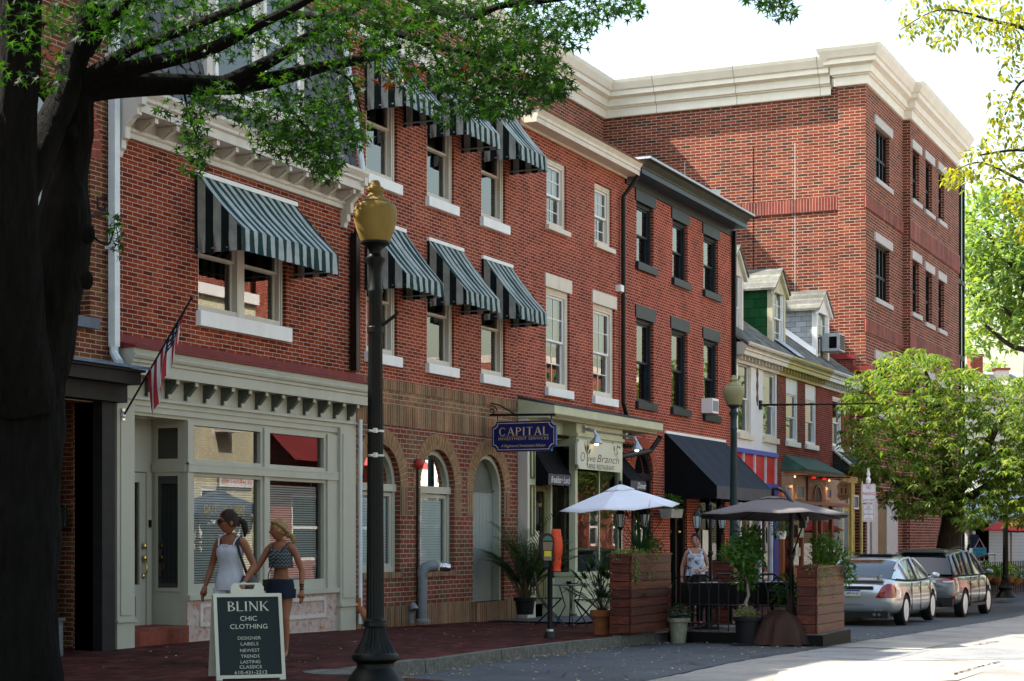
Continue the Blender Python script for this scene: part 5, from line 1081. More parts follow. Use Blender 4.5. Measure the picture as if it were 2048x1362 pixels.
# soldier bands
for zz in (on_x(1600,410,X9)[1], WZ(1790,470)):
    pass
zs1 = on_x(1676, 405, X9)[1]
mb = MB(); mb.box(X9+.075, X9+.13, pier+.001, YW, zs1-.22, zs1+.22); mb.build('soldier_course', M['soldier9'], b9)
for zt_, k in ((WZ(1735,392),1), (WZ(1735,640),1)):
    mb = MB(); mb.box(X9-.045, X9s-.01, -.045, .05, zt_-.42, zt_); mb.box(X9s-.06, X9e, y2-.05, y2+.02, zt_-.62, zt_+.1); mb.build('soldier_course', M['soldier9'], b9)
for h9, Y in ((wa, 0), (wb, y2)):
    for a, b_, c, d in h9:
        w = MB(); w.frame(a, b_, c, d, .1, Y+.12, Y+.2); nx = 3 if Y == 0 else 1
        for i in range(1, nx+1): x = a+(b_-a)*i/(nx+1); w.box(x-.04, x+.04, Y+.12, Y+.2, c+.1, d-.1)
        w.box(a+.1, b_-.1, Y+.125, Y+.195, c+(d-c)*.42, c+(d-c)*.42+.09); o = w.build('window', M['blacktrim'], b9)
        MB().poly([(a+.05,Y+.17,c+.05),(b_-.05,Y+.17,c+.05),(b_-.05,Y+.17,d-.05),(a+.05,Y+.17,d-.05)]).build('pane', M['glass'], o)
        MB().box(a-.22, b_+.3, Y-.06, Y+.15, d+.001, d+.30).build('lintel', M['limestone'], o); MB().box(a-.18, b_+.3, Y-.08, Y+.15, c-.16, c-.001).build('sill', M['limestone'], o)
# cornice: swept along the parapet line
HC = 1.22; prof = [(a*.9, b_*HC/2.05) for a, b_ in [(0,0),(.0,0),(.10,0),(.12,.04),(.12,.5),(.2,.52),(.22,.58),(.3,.62),(.3,1.02),(.36,1.05),(.45,1.1),(.52,1.14),(.52,1.4),(.6,1.46),(.66,1.62),(.74,1.82),(.78,2.0),(.78,2.05)]]
def cornice_run(path, z, side=1, sc_=1.0):
    """path in plan, cornice grows to the right-hand side of travel"""
    mb = MB(); P = [Vector((a, b_)) for a, b_ in path]; k = len(P); off = []
    for i in range(k):
        d0 = (P[i]-P[i-1]).normalized() if i > 0 else (P[1]-P[0]).normalized(); d1 = (P[i+1]-P[i]).normalized() if i < k-1 else d0
        n0, n1 = Vector((d0.y,-d0.x)), Vector((d1.y,-d1.x)); m_ = (n0+n1); m_ = m_ / max(.2, m_.dot(n0)); off.append(m_)
    vs = []
    for i in range(k):
        for o_, h_ in prof: q = P[i] + off[i]*o_*sc_; vs.append((q.x, q.y, z+h_))
        vs.append((P[i].x-off[i].x*.35, P[i].y-off[i].y*.35, z+HC))
    n = len(prof)+1
    return mb.add(vs, [(i*n+j, (i+1)*n+j, (i+1)*n+j+1, i*n+j+1) for i in range(k-1) for j in range(n-1)])
cr = cornice_run([(XW, YW+12), (XW,YW),(X9+.118,YW),(X9+.118,pier+.25)], zsd, sc_=.85)
co = cr.build('cornice', M['cast'], b9)
cornice_run([(X9+.3,pier),(X9,pier),(X9,0),(X9s,0),(X9s,y2),(X9e-.35,y2),(X9e-.35,3)], zbr, sc_=.85).build('cornice', M['cast'], b9)
MB().box(X9+.13, X9+.5, pier+.25, YW+.2, zsd-.01, zsd+HC-.01).build('parapet', M['cast'], b9)
jt = MB()
for y in [pier+.6+i*2.9 for i in range(5)]:
    if y > YW-.3: break
    for (o_, h_), (o2, h2) in zip(prof[2:-1], prof[3:]):
        xa_, xb_2 = X9+.118-o_*.85-.004, X9+.118-o2*.85-.004; za, zb_2 = zsd+h_, zsd+h2; jt.add([(xa_,y,za),(xa_,y+.02,za),(xb_2,y+.02,zb_2),(xb_2,y,zb_2)],[(0,1,2,3)])
jt.build('cornice_joint', pm('joint_grey', (0.35,0.32,0.27), .9), co)
for px in (1277, 1367, 1505, 1588): 
    y = on_x(px, 300, X9)[0]; z0_, z1_ = (8.5, 14.9) if px > 1400 else (9.5, 14.6); MB().box(X9+.1125, X9+.119, y-.012, y+.012, z0_, z1_).build('wall_joint', M['limestone'] if px != 1505 else M['dark'], b9)
# glazed corner
gx0, gx1 = X9e, X9e+1.6
MB().box(gx0, gx1, y2+.1, 8, -.8, zbr+.2).build('corner_glazing', pm('green_glass', (0.02,0.05,0.04), .03, spec=1.0, var=.1), b9)
g = MB()
for z in (4.5, 8.2, 8.9, 12.0, 12.7, 16.0): g.box(gx0+.002, gx1+.03, y2+.06, 8.03, z, z+.18)
for x in (gx0+.002, gx0+.8, gx1-.05): g.box(x, x+.08, y2+.05, y2+.1, -.7, zbr)
g.build('mullions', M['blacktrim'], b9)
MB().box(WX(1752), WX(1768), -.06, .1, -.8, WZ(1760,1010)).build('entry_door', pm('tan_door', (0.2,0.12,0.05), .5), b9)
MB().box(WX(1768)+.02, WX(1790), -.1, .1, -.8, WZ(1760,1000)).box(WX(1738), WX(1750), -.1, .1, -.8, WZ(1760,1000)).build('door_surround', M['limestone'], b9)
# ------------------------------------------------------------------ foliage helpers
OVAL = [(0,0),(.16,.18),(.22,.42),(.15,.72),(0,1),(-.15,.72),(-.22,.42),(-.16,.18)]
LANCE = [(0,0),(.10,.2),(.13,.45),(.08,.75),(0,1),(-.08,.75),(-.13,.45),(-.10,.2)]
STAR = []
for i_, (a_, r_) in enumerate([(-90,.12),(-42,.24),(-20,.62),(4,.22),(30,.38),(38,.9),(56,.25),(76,.42),(90,1.05)]):
    STAR.append((r_*math.cos(R(a_)), .35+r_*math.sin(R(a_))*.75))
STAR = STAR + [(-x, y) for x, y in STAR[-2:0:-1]]
def leaf(mb, p, t, nrm, s, shape=OVAL, curl=.15, fold=.0):
    t = t.normalized(); b = t.cross(nrm)
    if b.length < 1e-4: b = t.cross(Vector((1,0,.3)))
    b.normalize(); n = b.cross(t); o = len(mb.v)
    mb.v.append(tuple(p + t*(.42*s)))
    for x, y in shape: mb.v.append(tuple(p + t*(y*s) + b*(x*s) + n*(s*(fold*abs(x) - curl*(y-.3)**2))))
    k = len(shape)
    for i in range(k): mb.f.append((o, o+1+i, o+1+(i+1) % k)); mb.m.append(mb.mi)
def rdir(zlo=-1, zhi=1):
    while True:
        v = Vector((random.uniform(-1,1), random.uniform(-1,1), random.uniform(zlo, zhi)))
        if .05 < v.length < 1: return v.normalized()
def bush(mb, c, rx, ry, rz, n, s, shape=OVAL, curl=.3):
    c = Vector(c)
    for _ in range(n):
        d = rdir(); r = random.random()**.45; p = c + Vector((d.x*rx*r, d.y*ry*r, d.z*rz*r))
        leaf(mb, p, d*.7 + rdir()*.8 + Vector((0,0,-.1)), Vector((0,0,1)) + rdir()*.7, s*random.uniform(.6,1.25), shape, curl)
def blade(mb, base, d, l, w, droop=.6, k=6):
    d = Vector(d).normalized(); side = d.cross(Vector((0,0,1))); side = side.normalized() if side.length > .05 else Vector((1,0,0)); p = Vector(base); L = []
    for i in range(k+1):
        t = i/k; ww = w*(1-t)**.6*(.6+.8*min(1,t*3))*.5; L.append((p - side*ww, p + side*ww)); p = p + d*(l/k); d = (d + Vector((0,0,-droop/k))).normalized()
    o = len(mb.v)
    for a, b_ in L: mb.v += [tuple(a), tuple(b_)]
    for i in range(k): mb.f.append((o+2*i, o+2*i+1, o+2*i+3, o+2*i+2)); mb.m.append(mb.mi)
def flowers(mb, c, rx, ry, rz, n, s):
    for _ in range(n):
        d = rdir(-.1, 1); p = Vector(c) + Vector((d.x*rx, d.y*ry, d.z*rz)); 
        for q in range(5):
            a = q*1.257; leaf(mb, p, Vector((math.cos(a), math.sin(a), .3)), Vector((0,0,1)), s, OVAL, .1)
G_mid = leafmat('leaf_mid_green', (0.02,0.055,0.012), (0.04,0.11,0.022), (0.075,0.17,0.035), .35)
G_dark = leafmat('leaf_dark_green', (0.010,0.032,0.012), (0.02,0.06,0.02), (0.04,0.10,0.035), .25, .35)
G_lime = leafmat('leaf_lime', (0.07,0.14,0.03), (0.13,0.21,0.06), (0.22,0.27,0.13), .35)
F_white = leafmat('petal_white', (0.6,0.6,0.6), (0.7,0.7,0.7), (0.8,0.8,0.8), .2)
F_purple = leafmat('petal_purple', (0.12,0.01,0.1), (0.2,0.02,0.16), (0.3,0.05,0.25), .2)
F_red = leafmat('petal_red', (0.3,0.01,0.01), (0.4,0.02,0.015), (0.5,0.05,0.03), .2)
F_yel = leafmat('petal_orange', (0.5,0.22,0.02), (0.6,0.35,0.03), (0.6,0.3,0.02), .2)
m_soil = pm('soil', (0.025,0.018,0.012), .95, .4, 20)
m_stem = pm('stem_brown', (0.09,0.065,0.035), .8, .3, 12)
def sw_z(X, Y): return gz(X) + .15 + .055*min(1, max(0, (Y+4.04)/4.6))

# ------------------------------------------------------------------ street lamps
def lamp(loc, label, mi, mg, sc_=1.0, extras=False):
    o = thing('street_lamp', label, 'street lamp', loc, 0, 'acorn globe street lamps')
    Y = lambda y: (1375-y)/207.0
    prof = [(.30,0),(.305,.03),(.29,.05),(.235,.13),(.19,.185),(.18,.2),(.18,.235),(.2,.25),(.228,.275),(.232,.305),(.222,.325),(.205,.335)]
    MB().lathe((0,0,0), prof, 40).build('base', mi, o, smooth=35, local=True)
    bell = [(.205,.33),(.198,.345),(.16,.41),(.125,.48),(.106,.55),(.10,.585),(.118,.59),(.12,.61),(.112,.625),(.114,.65),(.10,.66),(.09,.665)]
    MB().lathe((0,0,0), bell, 96, 24, .09, (.34,.585)).build('fluted_foot', mi, o, smooth=50, local=True)
    MB().lathe((0,0,0), [(.089,.66),(.088,.7),(.066,3.80),(.074,3.82),(.074,3.84),(.064,3.86),(.062,4.0),(.068,4.08),(.1,4.13),(.1,4.15),(.072,4.17),(.06,4.2),(.06,4.23),(.1,4.265),(.142,4.29),(.142,4.31),(0,4.31)], 96, 16, .13, (.68,3.79)).build('post', mi, o, smooth=50, local=True)
    g = [(.135,4.31),(.16,4.36),(.192,4.45),(.21,4.53),(.213,4.585),(.205,4.63),(.185,4.665),(.16,4.68),(.15,4.682),(.15,4.70),(.135,4.715),(.10,4.735),(.078,4.76),(.072,4.78),(.084,4.795),(.088,4.815),(.082,4.83),(.055,4.845),(.05,4.86),(.048,4.875),(.035,4.90),(0,4.91)]
    MB().lathe((0,0,0), g, 36).build('globe', mg, o, smooth=40, local=True)
    if extras:
        for z in (Y(862), Y(911)): MB().lathe((0,0,z-.012), [(.086,0),(.088,.002),(.088,.02),(.086,.022)], 24).box(-.1,-.06,-.06,-.03,z-.02,z+.025).build('steel_band', M['metalgrey'], o, local=True)
        MB().tube([(0,0,Y(655)),(.03,-.06,Y(650)),(.09,-.17,Y(630)),(.10,-.19,Y(622))], .018, 8).lathe((0,0,Y(665)), [(.078,0),(.08,.05),(.076,.06)], 20).build('flag_bracket', mi, o, local=True)
    o.scale = (sc_,)*3; return o
m_globe = pm('amber_globe', (0.235,0.16,0.045), .6, .15, 5, dirt=((0.14,0.095,0.026), .6), streak=True, spec=.15)
m_globe2 = pm('olive_globe', (0.25,0.225,0.115), .6, .1, 4)
lamp((15.2,-5.52,.15), 'tall dark street lamp with amber globe nearest the camera, on a concrete ring', M['lampgreen'], m_globe, extras=True)
pl_ = at_d(1467.5, 1075, 35.4); lamp((pl_.x, pl_.y, sw_z(pl_.x, pl_.y)), 'street lamp with olive globe in front of the black awning', M['lampskylit'], m_globe2, .985)
MB_r = MB(); MB_r.lathe((16.6,-4.3,.158), [(.38,0),(.38,.014),(.29,.016),(.27,.004)], 40)
struct('lamp_ring', MB_r, M['kerb'])

# ------------------------------------------------------------------ A-board
ab = thing('sandwich_board', 'white framed sandwich board with dark green panel advertising chic clothing', 'sign', (15.50,-3.86,.15), R(-47))
m_pl = pm('ivory_plastic', (0.55,0.54,0.44), .45, .08, 4, dirt=((0.3,0.28,0.2), .66)); m_gr = pm('bottle_green', (0.002,0.009,0.006), .4, .2, 4, spec=.25)
W_, H_ = .70, .905; lean = .17
def lean_m(sgn): return Matrix.Translation((0, -lean*1.0*sgn if False else 0, 0))
Mf = Matrix.Translation((0,-.26,0)) @ Matrix.Rotation(R(-15), 4, 'X'); Mb = Matrix.Translation((0,.26,0)) @ Matrix.Rotation(R(15), 4, 'X')
f = MB().frame(-W_/2, W_/2, .03, H_, .035, -.02, .02); f.box(-W_/2, -W_/2+.06, -.02, .02, 0, .03).box(W_/2-.06, W_/2, -.02, .02, 0, .03)
f.prism([(-.17,H_),(.17,H_),(.17,H_+.07),(.14,H_+.11),(.08,H_+.112),(.08,H_+.075),(.06,H_+.045),(-.06,H_+.045),(-.08,H_+.075),(-.08,H_+.112),(-.14,H_+.11),(-.17,H_+.07)], 'y', -.02, .02); f.box(-.08,.08,-.0199,.0199,H_+.095,H_+.112)
f.xform(Mf).build('front_frame', m_pl, ab, local=True)
f = MB().frame(-W_/2, W_/2, .03, H_, .05, -.015, .015).box(-W_/2+.05, W_/2-.05, -.01, .01, .08, H_-.05); f.xform(Mb).build('back_panel', m_pl, ab, local=True)
MB().box(-W_/2+.035, W_/2-.035, -.006, .012, .065, H_-.035).xform(Mf).build('panel', m_gr, ab, local=True)
t = MB(); m_let = pm('ivory_letters', (0.52,0.53,0.42), .5)
def serif(t, txt, z, h, w):
    text_mb(t, txt, h, Mf @ Matrix.Translation((0,-.008,z)), width=w, depth=.002)
for txt, z, h, w in (('CHIC',.648,.05,.17),('CLOTHING',.565,.05,.38),('DESIGNER',.445,.034,.235),('LABELS',.385,.034,.18),('NEWEST',.318,.034,.20),('TRENDS',.258,.034,.19),('LASTING',.2,.034,.20),('CLASSICS',.148,.034,.225),('610-431-2212',.092,.036,.33)): serif(t, txt, z, h, w)
serif_text(t, 'BLINK', .10, .42, Mf @ Matrix.Translation((0,-.008,.775)), .002)
t.build('lettering', m_let, ab, local=True)

# ------------------------------------------------------------------ flag
Bf = Vector((WX(248,-.11), -.11, WZ(248,830,-.11))); Tf = Bf + Vector((.0,-1.02,1.42))
fl = thing('flag', 'stars and stripes flag hanging limp from a slanted pole on the grey pilaster', 'flag', Bf)
MB().tube([(0,0,0), tuple(Tf-Bf)], .013, 8).ball(tuple(Tf-Bf), .022,.022,.03, 8, 6).build('pole', M['iron'], fl, local=True)
MB().lathe((0,.03,-.04), [(.035,0),(.05,.02),(.03,.1),(.02,.12)], 12).box(-.03,.03,.0,.04,-.07,.08).build('holder', pm('chrome', (0.55,0.55,0.52), .3, .1, metal=.8), fl, local=True)
n1, n2 = 26, 22; vs = []; D = Tf-Bf
m_flag, nt_, bs_ = new_mat('flag_cloth'); at = N(nt_, 'ShaderNodeAttribute', attribute_name='uvc'); sp2 = N(nt_, 'ShaderNodeSeparateXYZ'); nt_.links.new(at.outputs['Vector'], sp2.inputs[0])
def mth(op, a, b=None):
    n = N(nt_, 'ShaderNodeMath', operation=op)
    for i, v in enumerate((a, b)):
        if v is None: continue
        if hasattr(v, 'links'): nt_.links.new(v, n.inputs[i])
        else: n.inputs[i].default_value = v
    return n.outputs[0]
stp = mth('GREATER_THAN', mth('FRACT', mth('MULTIPLY', sp2.outputs[0], 6.5)), .5)
col = mixc(nt_, stp, (0.30,0.012,0.02), (0.62,0.62,0.62))
can = mth('MULTIPLY', mth('GREATER_THAN', sp2.outputs[0], .46), mth('LESS_THAN', sp2.outputs[1], .42))
vor = N(nt_, 'ShaderNodeTexVoronoi'); vor.inputs['Scale'].default_value = 9.0; vor.inputs['Randomness'].default_value = .2; nt_.links.new(at.outputs['Vector'], vor.inputs['Vector'])
star = mth('LESS_THAN', vor.outputs['Distance'], .22)
nt_.links.new(mixc(nt_, can, col, mixc(nt_, star, (0.010,0.012,0.045), (0.6,0.6,0.6))), bs_.inputs['Base Color']); bs_.inputs['Roughness'].default_value = .85
uv = []
for i in range(n1+1):
    s = i/n1; H = D*(.36+.60*s)
    for j in range(n2+1):
        t = j/n2; fall = .62*t*(.35+.65*(1-s)**.6)
        fold = .035*t*math.sin(s*21+t*2) + .03*t*math.sin(s*9+1)
        vs.append((H.x+fold+.05*t*t, H.y*(1-.06*t)+.12*t*(s-.2)+.02*math.sin(s*16)*t, H.z-fall-.04*t*s)); uv.append((s, t, 0))
o = MB().add(vs, [(i*(n2+1)+j, (i+1)*(n2+1)+j, (i+1)*(n2+1)+j+1, i*(n2+1)+j+1) for i in range(n1) for j in range(n2)]).build('cloth', m_flag, fl, smooth=True, local=True)
a = o.data.attributes.new('uvc', 'FLOAT_VECTOR', 'POINT'); a.data.foreach_set('vector', [c for q in uv for c in q])

# ------------------------------------------------------------------ parking meter
pmx = at_d(1100, 1075, 26.3); pmz = sw_z(pmx.x, pmx.y)
me_ = thing('parking_meter', 'black twin parking meter with its far head wrapped in an orange red bag', 'parking meter', (pmx.x, pmx.y, pmz), R(-52))
MB().lathe((0,0,0), [(.10,0),(.10,.02),(.085,.06),(.075,.09),(.07,.1)], 20).build('foot', M['iron'], me_, smooth=40, local=True); MB().lathe((0,0,.1), [(.058,0),(.055,.03),(.04,.032)], 16).build('ring', M['metalgrey'], me_, local=True)
MB().lathe((0,0,.1), [(.04,0),(.038,1.0),(.045,1.01),(.045,1.05)], 16).build('post', M['iron'], me_, smooth=40, local=True)
MB().box(-.12,.14,-.03,.03,1.13,1.17).box(-.1,-.02,-.03,.03,1.04,1.14).build('yoke', M['iron'], me_, local=True)
def head(mat, x, name):
    q = [(-.085,1.18),(-.1,1.28),(-.098,1.42)] + [(.098*math.cos(a)*-1, 1.44+.1*math.sin(a)) for a in [math.pi*i/10 for i in range(11)]] + [(.098,1.42),(.1,1.28),(.085,1.18),(.05,1.13),(-.05,1.13)]
    return MB().prism([(a+x, b_) for a, b_ in q], 'y', -.075, .075).build(name, mat, me_, local=True)
hb = head(M['iron'], -.055, 'meter_head')
MB().prism([(-.055+.075*math.cos(a)*-1, 1.43+.075*math.sin(a)) for a in [math.pi*i/10 for i in range(11)]], 'y', -.08, -.076).build('window', pm('meter_glass', (0.1,0.12,0.11), .1), hb, local=True); MB().box(-.1,-.02,-.0825,-.081,1.44,1.47).build('green_flag', pm('green_flag', (0.02,0.2,0.06), .5), hb, local=True)
MB().prism([(-.13,1.41),(.02,1.41),(.01,1.29),(-.12,1.29)], 'y', -.082, -.076).box(-.115,.005,-.08,-.076,1.14,1.2).build('coin_plate', pm('bronze_plate', (0.16,0.12,0.09), .4, .1, metal=.5), hb, local=True)
MB().box(-.11,.0,-.0815,-.076,1.2,1.28).build('yellow_label', pm('yellow_label', (0.55,0.45,0.03), .6, .4, 60), hb, local=True)
bag = MB(); vs = []; n = 18
for i in range(14):
    t = i/13; z = .98+t*.62; rx = (.058+.036*math.sin(t*2.9)) if t > .12 else .05+.04*abs(.5-t*4); ry = rx*.75
    if abs(t-.3) < .05: rx *= .8; ry *= .8
    for j in range(n):
        a = 2*math.pi*j/n; w = 1+.08*math.sin(j*2.3+i*.9)+.05*math.sin(i*2+j); vs.append((.10+rx*w*math.cos(a), .02+ry*w*math.sin(a), z))
bag.add(vs, [(i*n+j, i*n+(j+1) % n, (i+1)*n+(j+1) % n, (i+1)*n+j) for i in range(13) for j in range(n)] + [tuple(range(13*n, 14*n))])
bag.build('bagged_head', pm('orange_red_plastic', (0.62,0.06,0.02), .35, .2, 6), me_, smooth=True, local=True)

# ------------------------------------------------------------------ no parking sign
sgp = at_d(1737, 1075, 41.5); sz0 = sw_z(sgp.x, sgp.y); dS = 41.5
ns = thing('parking_sign', 'two white street signs with red letters on one galvanised post', 'sign', (sgp.x, sgp.y, sz0), R(-62))
zS = lambda y: 1.6-(y-HY)/FPX*dS - sz0
MB().box(-.03,.03,0,.03,0,zS(936)).build('post', M['metalgrey'], ns, local=True); MB().lathe((0,.015,zS(966)), [(.05,0),(.06,.08),(.03,.14),(.045,.2),(.02,.28),(.0,.36)], 10).build('finial', M['white'], ns, local=True)
m_sw = pm('sign_white', (0.62,0.62,0.64), .4, .05, 4); m_sr = pm('sign_red', (0.42,0.03,0.04), .5)
def rounded(w, h, r, k=4):
    P = []
    for cx, cz, a0 in ((w/2-r,h-r,0),(-w/2+r,h-r,90),(-w/2+r,r,180),(w/2-r,r,270)):
        P += [(cx+r*math.cos(R(a0+90*i/k)), cz+r*math.sin(R(a0+90*i/k))) for i in range(k+1)]
    return P
for (ya, yb_, lines) in ((968,1006,(('NO',.24,.3),('PARKING',.2,.82),('2AM\u20135AM',.14,.78))), (1008,1043,(('NO',.22,.3),('BICYCLES',.1,.6),('OR',.09,.16),('SKATEBOARDS',.1,.8),('ON',.09,.16),('SIDEWALK',.1,.62)))):
    h_, z0_, w_ = zS(ya)-zS(yb_), zS(yb_), .335 if ya < 1000 else .27
    pn = MB().prism([(a, b_+z0_) for a, b_ in rounded(w_, h_, .03)], 'y', -.012, -.002).build('sign_panel', m_sw, ns, local=True)
    t = MB(); out = rounded(w_-.03, h_-.03, .025); inn = rounded(w_-.045, h_-.045, .02); k = len(out)
    for i in range(k):
        a, b_, c, d = out[i], out[(i+1) % k], inn[(i+1) % k], inn[i]; t.poly([(a[0],-.014,a[1]+z0_+.015),(b_[0],-.014,b_[1]+z0_+.015),(c[0],-.014,c[1]+z0_+.0225),(d[0],-.014,d[1]+z0_+.0225)])
    nl = len(lines)
    for i, (tx, hh, ww_) in enumerate(lines): text_mb(t, tx, hh*h_*.85, Matrix.Translation((0,-.0125,z0_+h_*(.82-(i*.66/(nl-1))))), width=w_*ww_, depth=.002)
    t.build('sign_text', m_sr, pn, local=True)

# ------------------------------------------------------------------ pots and planters
def pot(mb, r0, r1, h, rim=.03): return mb.lathe((0,0,0), [(r0,0),(r1-.02,h-rim*2.2),(r1+.012,h-rim*2.1),(r1+.016,h-rim*.3),(r1,h),(r1-.03,h),(r1-.035,h-.05)], 28)
m_tc = pm('terracotta', (0.30,0.11,0.045), .8, .2, 4, dirt=((0.36,0.22,0.13), .6)); m_bp = pm('black_pot', (0.010,0.010,0.012), .5, .2, 4); m_sp = pm('stone_pot', (0.27,0.255,0.19), .85, .25, 9, dirt=((0.15,0.14,0.1), .58))
P1 = at_d(1042, 1075, 32.6)
pp = thing('potted_palm', 'tall feathery palm in a black pot beside the grey arched door', 'potted plant', (P1.x, P1.y-.08, .2))
pot(MB(), .15, .20, .31).build('pot', m_bp, pp, smooth=40, local=True); MB().lathe((0,0,.25), [(.17,0),(0,.01)], 16).build('soil', m_soil, pp, local=True)
random.seed(21); fr = MB(); st_ = MB()
for k in range(46):
    a = random.uniform(0, 6.283); el = random.uniform(.95, 1.5); d = Vector((math.cos(a)*math.cos(el), math.sin(a)*math.cos(el), math.sin(el))); p = Vector((random.uniform(-.06,.06), random.uniform(-.06,.06), .26)); L = random.uniform(1.05, 1.75); pts_ = []
    for i in range(15):
        pts_.append(p.copy()); p = p + d*(L/14); d = (d + Vector((math.cos(a)*.03, math.sin(a)*.03, -.085*(i/14)*2))).normalized()
    st_.tube(pts_, [.011*(1-i/17) for i in range(15)], 5)
    for i in range(4, 15):
        for sgn in (-1, 1):
            for h_ in (0, .5):
                q = pts_[i].lerp(pts_[max(i-1,0)], h_); tdir = (pts_[i]-pts_[i-1]).normalized(); sd = tdir.cross(Vector((0,0,1)))
                if sd.length < .05: sd = Vector((1,0,0))
                blade(fr, q, tdir*.75 + sd.normalized()*sgn*.8 + Vector((0,0,.1)), .30*(1-.5*abs(i-9)/9), .017, .5, 3)
fr.build('fronds', G_dark, pp, local=True); st_.build('stems', m_stem, pp, local=True)
P2 = at_d(1203, 1075, 27.7)
p2 = thing('potted_fan_palm', 'terracotta pot with broad fan leaves beside the big wooden planter', 'potted plant', (P2.x, P2.y, sw_z(P2.x,P2.y)))
pot(MB(), .115, .165, .38, .045).build('pot', m_tc, p2, smooth=40, local=True); MB().lathe((0,0,.33), [(.14,0),(0,.01)], 16).build('soil', m_soil, p2, local=True)
fr = MB(); st_ = MB()
for k in range(38):
    a = random.uniform(0, 6.283); el = random.uniform(.35, 1.4); d = Vector((math.cos(a)*math.cos(el), math.sin(a)*math.cos(el), math.sin(el))); L = random.uniform(.3, .75); b0 = Vector((0,0,.34)); tip = b0 + d*L + Vector((0,0,-.03)); st_.tube([b0, b0+d*L*.5+Vector((0,0,.03)), tip], .006, 4)
    sd = d.cross(Vector((0,0,1))); sd = sd.normalized() if sd.length > .05 else Vector((1,0,0)); upv = sd.cross(d)
    for q in range(11):
        an = (q-5)*.26; dd = d*math.cos(an) + sd*math.sin(an) + Vector((0,0,-.12)); blade(fr, tip, dd, random.uniform(.2,.3), .035, .7, 4)
fr.build('fan_leaves', G_dark, p2, local=True); st_.build('stems', m_stem, p2, local=True)
def woodmat():
    m, nt, b = new_mat('stained_cedar'); L = nt.links.new; tc = N(nt, 'ShaderNodeTexCoord'); mp = N(nt, 'ShaderNodeMapping'); mp.inputs['Scale'].default_value = (1.3, 1.3, 9); L(tc.outputs['Object'], mp.inputs[0])
    n0 = N(nt, 'ShaderNodeTexNoise'); n0.inputs['Scale'].default_value = 1.6; n0.inputs['Detail'].default_value = 2; L(mp.outputs[0], n0.inputs['Vector'])
    wv = N(nt, 'ShaderNodeMath', operation='MULTIPLY'); wv.inputs[1].default_value = 26; L(n0.outputs[0], wv.inputs[0]); sn = N(nt, 'ShaderNodeMath', operation='SINE'); L(wv.outputs[0], sn.inputs[0])
    ge = N(nt, 'ShaderNodeNewGeometry'); base = ramp(nt, ge.outputs['Random Per Island'], [(0,(0.05,0.011,0.007)),(.5,(0.088,0.019,0.010)),(1,(0.125,0.029,0.015))])
    L(mixc(nt, 1.0, base, ramp(nt, sn.outputs[0], [(0.3,(0.75,)*3),(0.95,(1.25,)*3)]), 'MULTIPLY'), b.inputs['Base Color']); b.inputs['Roughness'].default_value = .5; b.inputs['Specular IOR Level'].default_value = .35
    bump(nt, sn.outputs[0], .2, .004, b); return m
m_cedar = woodmat()
def planter(label, x0, x1, y0, y1, z0, h, rows):
    o = thing('wooden_planter', label, 'planter', ((x0+x1)/2, (y0+y1)/2, z0), 0, 'dark red cedar planters')
    hx, hy = (x1-x0)/2, (y1-y0)/2; b = MB(); k = MB(); ph = h/rows
    for i in range(rows):
        a, c = i*ph+.006, (i+1)*ph-.006; j = random.uniform(-.004, .004)
        b.box(-hx+.02, hx, -hy+j, -hy+.025+j, a, c); b.box(-hx+j, -hx+.025+j, -hy+.03, hy, a, c); b.box(hx-.025, hx, -hy+.03, hy, a, c); b.box(-hx+.03, hx-.03, hy-.025, hy, a, c)
    b.build('boards', m_cedar, o, local=True); MB().box(-hx+.022, hx-.022, -hy+.022, hy-.022, .01, h-.06).build('liner', M['blacktrim'], o, local=True)
    t = MB(); t.frame(-hx-.02, hx+.02, -hy-.02, hy+.02, .07, 0, .03); t.v = [(v[0], v[2], v[1]+h) for v in t.v]; t.f = [f[::-1] for f in t.f]; t.build('rim', m_cedar, o, local=True)
    MB().box(-hx+.03, hx-.03, -hy+.03, hy-.03, h-.06, h-.03).build('soil', m_soil, o, local=True)
    return o, hx, hy
def plantbed(name, label, loc, fn, cat='plant'):
    o = thing(name, label, cat, loc); fn(o); return o
random.seed(31)
pa, hx, hy = planter('big cedar planter at the kerb under the white umbrella', 25.25, 27.05, -4.36, -4.02, .155, 1.17, 9)
def bedA(o):
    m1 = MB(); 
    for i in range(26): bush(m1, (random.uniform(-hx,hx*.3), random.uniform(-hy,hy), random.uniform(.0,.06)), .12,.1,.07, 26, .05)
    for q in range(7):
        x = random.uniform(-hx,hx*.2) if q else -hx*.2; 
        for i in range(14): bush(m1, (x+random.uniform(-.02,.02), -hy-.03, -.03*i), .03,.02,.03, 3, .04)
    m1.build('ivy', G_lime, o, local=True)
    m2 = MB(); bush(m2, (hx*.45,0,.1), .36,.2,.2, 420, .06); m2.build('shrub', G_mid, o, local=True)
    m3 = MB()
    for i in range(34): a = random.uniform(0,6.28); e = random.uniform(.5,1.5); blade(m3, (-.05,0,0), (math.cos(a)*math.cos(e), math.sin(a)*math.cos(e), math.sin(e)), random.uniform(.5,1.0), .022, .5)
    m3.build('spiky_grass', G_dark, o, local=True); m4 = MB(); flowers(m4, (hx*.4,0,.12), .34,.18,.2, 14, .03); m4.build('white_flowers', F_white, o, local=True)
plantbed('planter_plants', 'trailing ivy, spiky grass and a round shrub in the kerbside cedar planter', (26.15,-4.19,1.32), bedA)
pb, hx2, hy2 = planter('big cedar planter on the black dining platform next to the silver car', 27.05, 28.75, -6.74, -6.42, .11, 1.02, 7)
